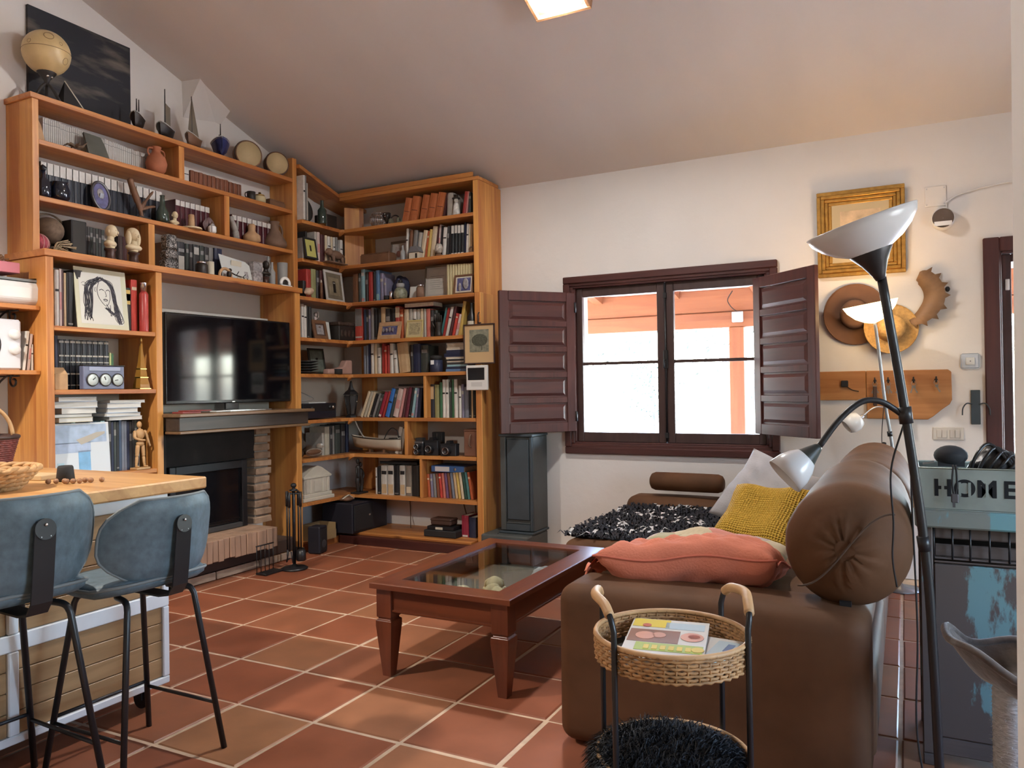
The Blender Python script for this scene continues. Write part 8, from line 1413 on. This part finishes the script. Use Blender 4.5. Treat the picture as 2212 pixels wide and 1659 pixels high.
t = R('framed_document', 'tall silver-edged framed document on the third shelf', 'picture', -3.53, 2.08, 5.50); photo(t, .25, .285, .016, mat('frame_dark_silver', (.17, .14, .11), .35, .4), mat('doc_paper', (.42, .40, .37), .7), mat('doc_light', (.47, .45, .40), .7, var=.06, scale=20), 6, .02); q = B(); [q.box(.0034, .004, -.07, .07-.02*(k % 3), .19-.018*k, .193-.018*k, T=Matrix.Rotation(math.radians(-6), 4, 'Y')) for k in range(7)]; obj('text_lines', q, mat('text_grey', (.2, .19, .18), .7), t)
jar(R, 'small brown jar with silver lid before the framed document', -3.62, 2.08, .034, .112, BRCLAY, SILV, y=5.39)
t = R('photo_frame', 'wooden frame with a dark blue horse photograph at the window end', 'photo frame', -3.197, 2.08, 5.385); photo(t, .185, .165, .016, BROWNW, CREAM, PHOTOB, 8, .012); q = B(); q.ball((.004, .025, .085), (.001, .028, .045), 10, 8); q.ball((.004, -.03, .06), (.001, .015, .035), 10, 8); obj('pale_shape', q, PHOTOG, t)
t = R('photo_frame', 'tan wooden frame with a blue and white group photograph', 'photo frame', -3.955, 1.745, 5.39); photo(t, .235, .155, .035, CLAY, CREAM, PHOTOB, 14, .004); q = B(); [q.ball((.004, -.05+.033*k, .08), (.001, .012, .018), 8, 6) for k in range(4)]; obj('pale_shape', q, PHOTOG, t)
t = R('framed_sketch', 'yellow-edged small building sketch before the grid-covered books', 'drawing', -3.69, 1.745, 5.39); photo(t, .165, .155, .012, mat('yellow_edge', (.52, .43, .18), .6), mat('sketch_yellow', (.54, .46, .26), .7), mat('sketch_tone', (.36, .31, .18), .7, var=.35, scale=60), 9, .016)
t = R('ebony_hand', 'dark carved hand statuette between red book and leaning row', 'statue', -3.45, 1.745, 5.40); q = B(); q.lathe([(.035, 0), (.03, .02), (.022, .05), (.028, .09), (.034, .12)], 14); 
for k, (y, l) in enumerate(((-.026, .06), (-.009, .085), (.009, .08), (.026, .062))): q.tube([(0, y, .115), (.004, y*1.15, .115+l*.6), (.012, y*1.2, .115+l)], [.010, .009, .006], 8)
q.tube([(0, -.03, .075), (.01, -.05, .10), (.014, -.055, .13)], [.011, .009, .006], 8); obj('hand', q, DARKB, t)
t = R('label_bottle', 'dark liqueur bottle with white label behind the framed engraving', 'bottle', -3.128, 1.745, 5.40); lathe_on(t, 'glass', [(.034, 0), (.037, .008), (.037, .15), (.016, .19), (.014, .25), (.017, .26)], BLACK); lathe_on(t, 'paper_label', [(.0375, .05), (.0378, .051), (.0378, .11), (.0375, .111)], CREAM, 24, cap=False)
lyb = R('book', 'thick burgundy book lying flat on top of the cream books', 'book', -3.665, 1.745+.2625, 5.435); lyb['group'] = 'books on the fourth shelf beside the window'; q = B(); q.box(-.14, .0, -.145, .145, 0, .042, ch=.004); obj('cover', q, bmat('bu2'), lyb); q = B(); q.box(-.137, .002, -.146, .146, .005, .037); obj('page_block', q, PAGES, lyb)
mg = R('mug', 'navy mug with a white square on the fifth shelf', 'mug', -3.478, 1.45, 5.40); lathe_on(mg, 'body', [(.05, 0), (.054, .006), (.054, .10), (.049, .10), (.048, .01)], bmat('nb'), 24); q = B(); q.box(.052, .0565, -.02, .012, .062, .098, ch=.001); obj('white_square', q, WHITEP, mg); lathe_on(mg, 'dark_lid', [(.048, .10), (.05, .135), (.03, .14)], BLACKM, 24)
zz = 1.4506
for k, (h, c, w_, lab) in enumerate(((.022, 'bl', .22, 'bottom light blue folder of the stack behind the engraving'), (.020, 'nb', .21, 'second navy folder of the stack behind the engraving'), (.016, 'lb', .20, 'third pale blue magazine of the stack behind the engraving'), (.018, 'dk', .20, 'fourth charcoal file of the stack behind the engraving'), (.012, 'wh', .21, 'fifth white booklet of the stack behind the engraving'), (.014, 'bk', .20, 'sixth black file of the stack behind the engraving'), (.018, 'wh', .21, 'seventh white booklet of the stack behind the engraving'), (.030, 'nb', .235, 'thick navy album above the white booklet in the stack behind the engraving'), (.026, 'nb', .23, 'navy album second from stack top group, with plain spine, behind the engraving'), (.020, 'wh', .19, 'white pad near the top of the stack behind the engraving'), (.022, 'cr', .20, 'cream pad just under the topmost sheet of the stack behind the engraving'), (.014, 'wh', .19, 'topmost white sheet of the stack behind the engraving'))):
    q = B(); q.box(-.10, .10, -w_/2, w_/2, 0, h*.16, 0); q.box(-.099, .098, -w_/2+.002, w_/2-.002, h*.16, h*.84, 1); q.box(-.10, .10, -w_/2, w_/2, h*.84, h, 0); q.box(.099, .101, -w_/2, w_/2, 0, h, 0) if c in ('nb', 'dk', 'bk', 'bl', 'lb') else None
    tag(put('magazine', q.mesh('magazine', [bmat(c), PAGES]), None, (-3.27+random.uniform(-.012, .012), 5.50, zz), -90+random.uniform(-2, 2)), lab, 'magazine', 'stack behind the engraving'); zz += h+.0004
for k, (w_, lab) in enumerate(((.37, 'lower silver frame lying flat on the leaning books of the sixth shelf'), (.30, 'upper dark frame lying flat on the leaning books of the sixth shelf'))):
    t = R('flat_frame', lab, 'frame', -3.755+.01*k, 1.07+.2475+k*.020, 5.44); q = B(); q.box(-.16, -.004, -w_/2+.012, w_/2-.012, .003, .012); obj('backing', q, mat('frame_back', (.10, .09, .09), .7), t)
    for x0, x1, y0, y1 in ((-.014, 0, -w_/2, w_/2), (-.17, -.156, -w_/2, w_/2), (-.156, -.014, -w_/2, -w_/2+.012), (-.156, -.014, w_/2-.012, w_/2)): q = B(); q.box(x0, x1, y0, y1, 0, .018, ch=.002); obj('frame_bar', q, mat('frame_pale', (.26, .22, .22), .4, .3) if k == 0 else DARKB, t)
bt = R('half_hull_boat', 'cream half-hull model rowing boat with dark deck on a stand', 'model boat', -4.105, .755, 5.40); q = B(); n = 16; vs = []
for i in range(n+1):
    u = i/n; y = -.27+.53*u; wb = .055*(1-abs(2*u-1)**2.6)**.7+.006; zt = .125+.035*(1-u)**3+.006*u; zb = .030+.03*(1-u)**4; bl = .03*(1-u)**2
    vs += [(wb, y, zt), (wb*.85, y+bl*.5, zb+(zt-zb)*.45), (.0, y+bl, zb), (-wb*.85, y+bl*.5, zb+(zt-zb)*.45), (-wb, y, zt)]
q.add(vs, [(5*i+j, 5*i+j+1, 5*i+j+6, 5*i+j+5) for i in range(n) for j in range(4)]+[(0, 1, 2, 3, 4)[::-1], tuple(5*n+j for j in range(5))], 0, True); obj('hull', q, mat('hull_cream', (.52, .45, .35), .4), bt)
q = B(); q.add([vs[5*i] for i in range(n+1)]+[vs[5*i+4] for i in range(n+1)], [(i, i+1, n+2+i, n+1+i) for i in range(n)]); q.v = [(x*.96, y, z-.008) for x, y, z in q.v]; obj('deck', q, DARKB, bt); q = B(); q.tube([vs[5*i] for i in range(n+1)], .004, 6); obj('gunwale', q, DARKB, bt)
q = B(); q.box(-.03, .03, -.10, .12, 0, .012, ch=.002); q.box(-.02, .02, -.07, -.05, .012, .04); q.box(-.02, .02, .08, .10, .012, .04); obj('stand', q, BROWNW, bt); q = B(); q.box(-.015, .045, .04, .09, .118, .128); q.box(-.03, .03, .15, .21, .12, .14, ch=.004); obj('thwart', q, DARKB, bt); q = B(); q.tube(spline([(0, .08, .125), (0, .12, .19), (0, .17, .225), (0, .22, .20), (0, .235, .14)], 5), .004, 6); obj('cable_loop', q, BLACKM, bt)
def camera(label, s, w_, h, lens, y, rz=0, twin=False):
    t = R('film_camera', label, 'camera', s, .755, y, rz, 'old cameras'); q = B(); q.box(-.03, .03, -w_/2, w_/2, 0, h, ch=.005); obj('body', q, mat('camera_black', (.014, .014, .018), .5), t); q = B(); q.box(-.031, .031, -w_/2-.001, w_/2+.001, h*.86, h+.001, ch=.003); obj('top_plate', q, mat('camera_chrome', (.26, .26, .27), .35, .8) if twin else BLACK, t)
    for z in ((h*.28, h*.66) if twin else (h*.45,)):
        T = Matrix.Translation((.03, 0, z)) @ Matrix.Rotation(PI/2, 4, 'Y'); lb_ = lathe_on(t, 'lens', [(lens, 0), (lens, .03), (lens*.9, .045), (lens*.82, .045), (lens*.6, .035), (.001, .033)], BLACK, 22, T, cap=False); q = B(); q.tube([(lens*.86*math.cos(2*PI*k/20), lens*.86*math.sin(2*PI*k/20), .045) for k in range(20)], .002, 5, closed=True, T=T); obj('lens_ring', q, STEEL, lb_)
    if not twin: q = B(); q.prism([(-.022, h), (.022, h), (.014, h+.026), (-.014, h+.026)], -.03, .028, 'x'); obj('viewfinder', q, BLACK, t)
    else: q = B(); q.box(-.026, .026, -w_*.4, w_*.4, h, h+.03); obj('hood', q, BLACKM, t)
camera('chrome-topped twin-lens camera beside the divider', -3.645, .085, .115, .024, 5.40, twin=True); camera('tall black camera with flash in the middle of the camera row', -3.53, .13, .125, .032, 5.41); camera('wide black camera beside the brown leather case', -3.36, .15, .10, .033, 5.405)
q = B(); q.box(-.02, .02, -.035, .035, 0, .055, ch=.003); t = R('flash_unit', 'black flash unit standing behind the middle camera', 'flash', -3.53, .755+.0, 5.50); q = B(); q.box(-.025, .025, -.05, .05, 0, .19, ch=.004); obj('body', q, BLACKM, t); q = B(); q.box(.0252, .028, -.002, .006, .10, .18); obj('chrome_edge', q, SILV, t)
t = R('leather_case', 'brown leather case with side handle against the bookcase end', 'case', -3.15, .755, 5.46); q = B(); q.box(-.07, .07, -.066, .066, 0, .205, ch=.006); obj('body', q, mat('brown_leather', (.17, .075, .045), .5, var=.12, scale=14), t); q = B(); q.box(-.072, .072, -.068, .068, .206, .222, ch=.003); obj('lid', q, MATS['brown_leather'], t); q = B(); q.tube(spline([(.07, .0, .18), (.092, .004, .165), (.094, -.004, .10), (.07, .0, .075)], 5), .006, 7); obj('handle', q, BRCLAY, t)
lbf = R('ring_binder', 'blue and white lever-arch binder lying on the colourful thin books', 'binder', -3.41, .40+.213, 5.44); q = B(); q.box(-.24, 0, -.16, .16, 0, .052, ch=.003); obj('cover', q, mat('binder_blue', (.06, .15, .38), .4), lbf); q = B(); q.box(.0, .0015, -.12, .02, .006, .046); obj('spine_label', q, WHITEP, lbf); q = B(); lathe_on(lbf, 'finger_ring', [(.012, 0), (.012, .002), (.006, .002)], STEEL, 16, Matrix.Translation((0.0, .075, .026)) @ Matrix.Rotation(PI/2, 4, 'Y')); q = B(); q.box(-.235, -.004, .161, .162, .006, .046); obj('page_block', q, PAGES, lbf)
t = R('dark_tray', 'thin black letter tray lying across the binders', 'tray', -3.90, .40+.263, 5.45); q = B(); q.box(-.2, .0, -.21, .18, 0, .012, ch=.002); obj('tray_base', q, BLACKM, t); q = B(); q.box(-.004, .0, -.21, .18, .012, .024); obj('tray_lip', q, BLACKM, t)
pr_ = R('printer', 'low black photo printer on the plinth with a white label', 'printer', -3.42, .09, 5.42); q = B(); q.box(-.10, .10, -.155, .155, 0, .055, ch=.006); obj('base', q, BLACKM, pr_); q = B(); q.box(-.09, .08, -.135, .12, .0555, .085, ch=.005); obj('body', q, BLACK, pr_); q = B(); q.box(.0802, .082, -.05, .02, .060, .080); obj('paper_label', q, CREAM, pr_)
t = R('leather_pouch', 'dark brown leather pouch on top of the photo printer', 'pouch', -3.43, .1757, 5.42); q = B(); q.box(-.06, .06, -.105, .095, 0, .058, ch=.014); obj('pouch_body', q, mat('brown_leather_dark', (.065, .032, .022), .5), t); q = B(); q.box(-.062, .064, -.107, .097, .040, .060, ch=.008); obj('flap', q, MATS['brown_leather_dark'], t)
for s0, s1, lab in ((-3.36, -3.28, 'brown cable hanging from the lowest shelf down to the printer'), (-3.24, -3.22, 'second brown cable hanging behind the crimson file')): q = B(); q.tube(spline([(0, 0, .27), ((s1-s0)*.3, 0, .18), ((s1-s0)*.8, -.01, .08), (s1-s0, -.01, .0)], 5), .005, 6); single('cable', q, mat('brown_cable', (.14, .085, .05), .6), lab, 'cable', (s0, 5.60, .10))
q = B(); q.tube(spline([(0, 0, .25), (.01, -.005, .12), (.04, -.05, .03), (.09, -.12, .006)], 5), .004, 6); single('cable', q, MATS['brown_cable'], 'thin dark cable running down the wall beside the black speaker', 'cable', (-3.98, 5.71, .0905))
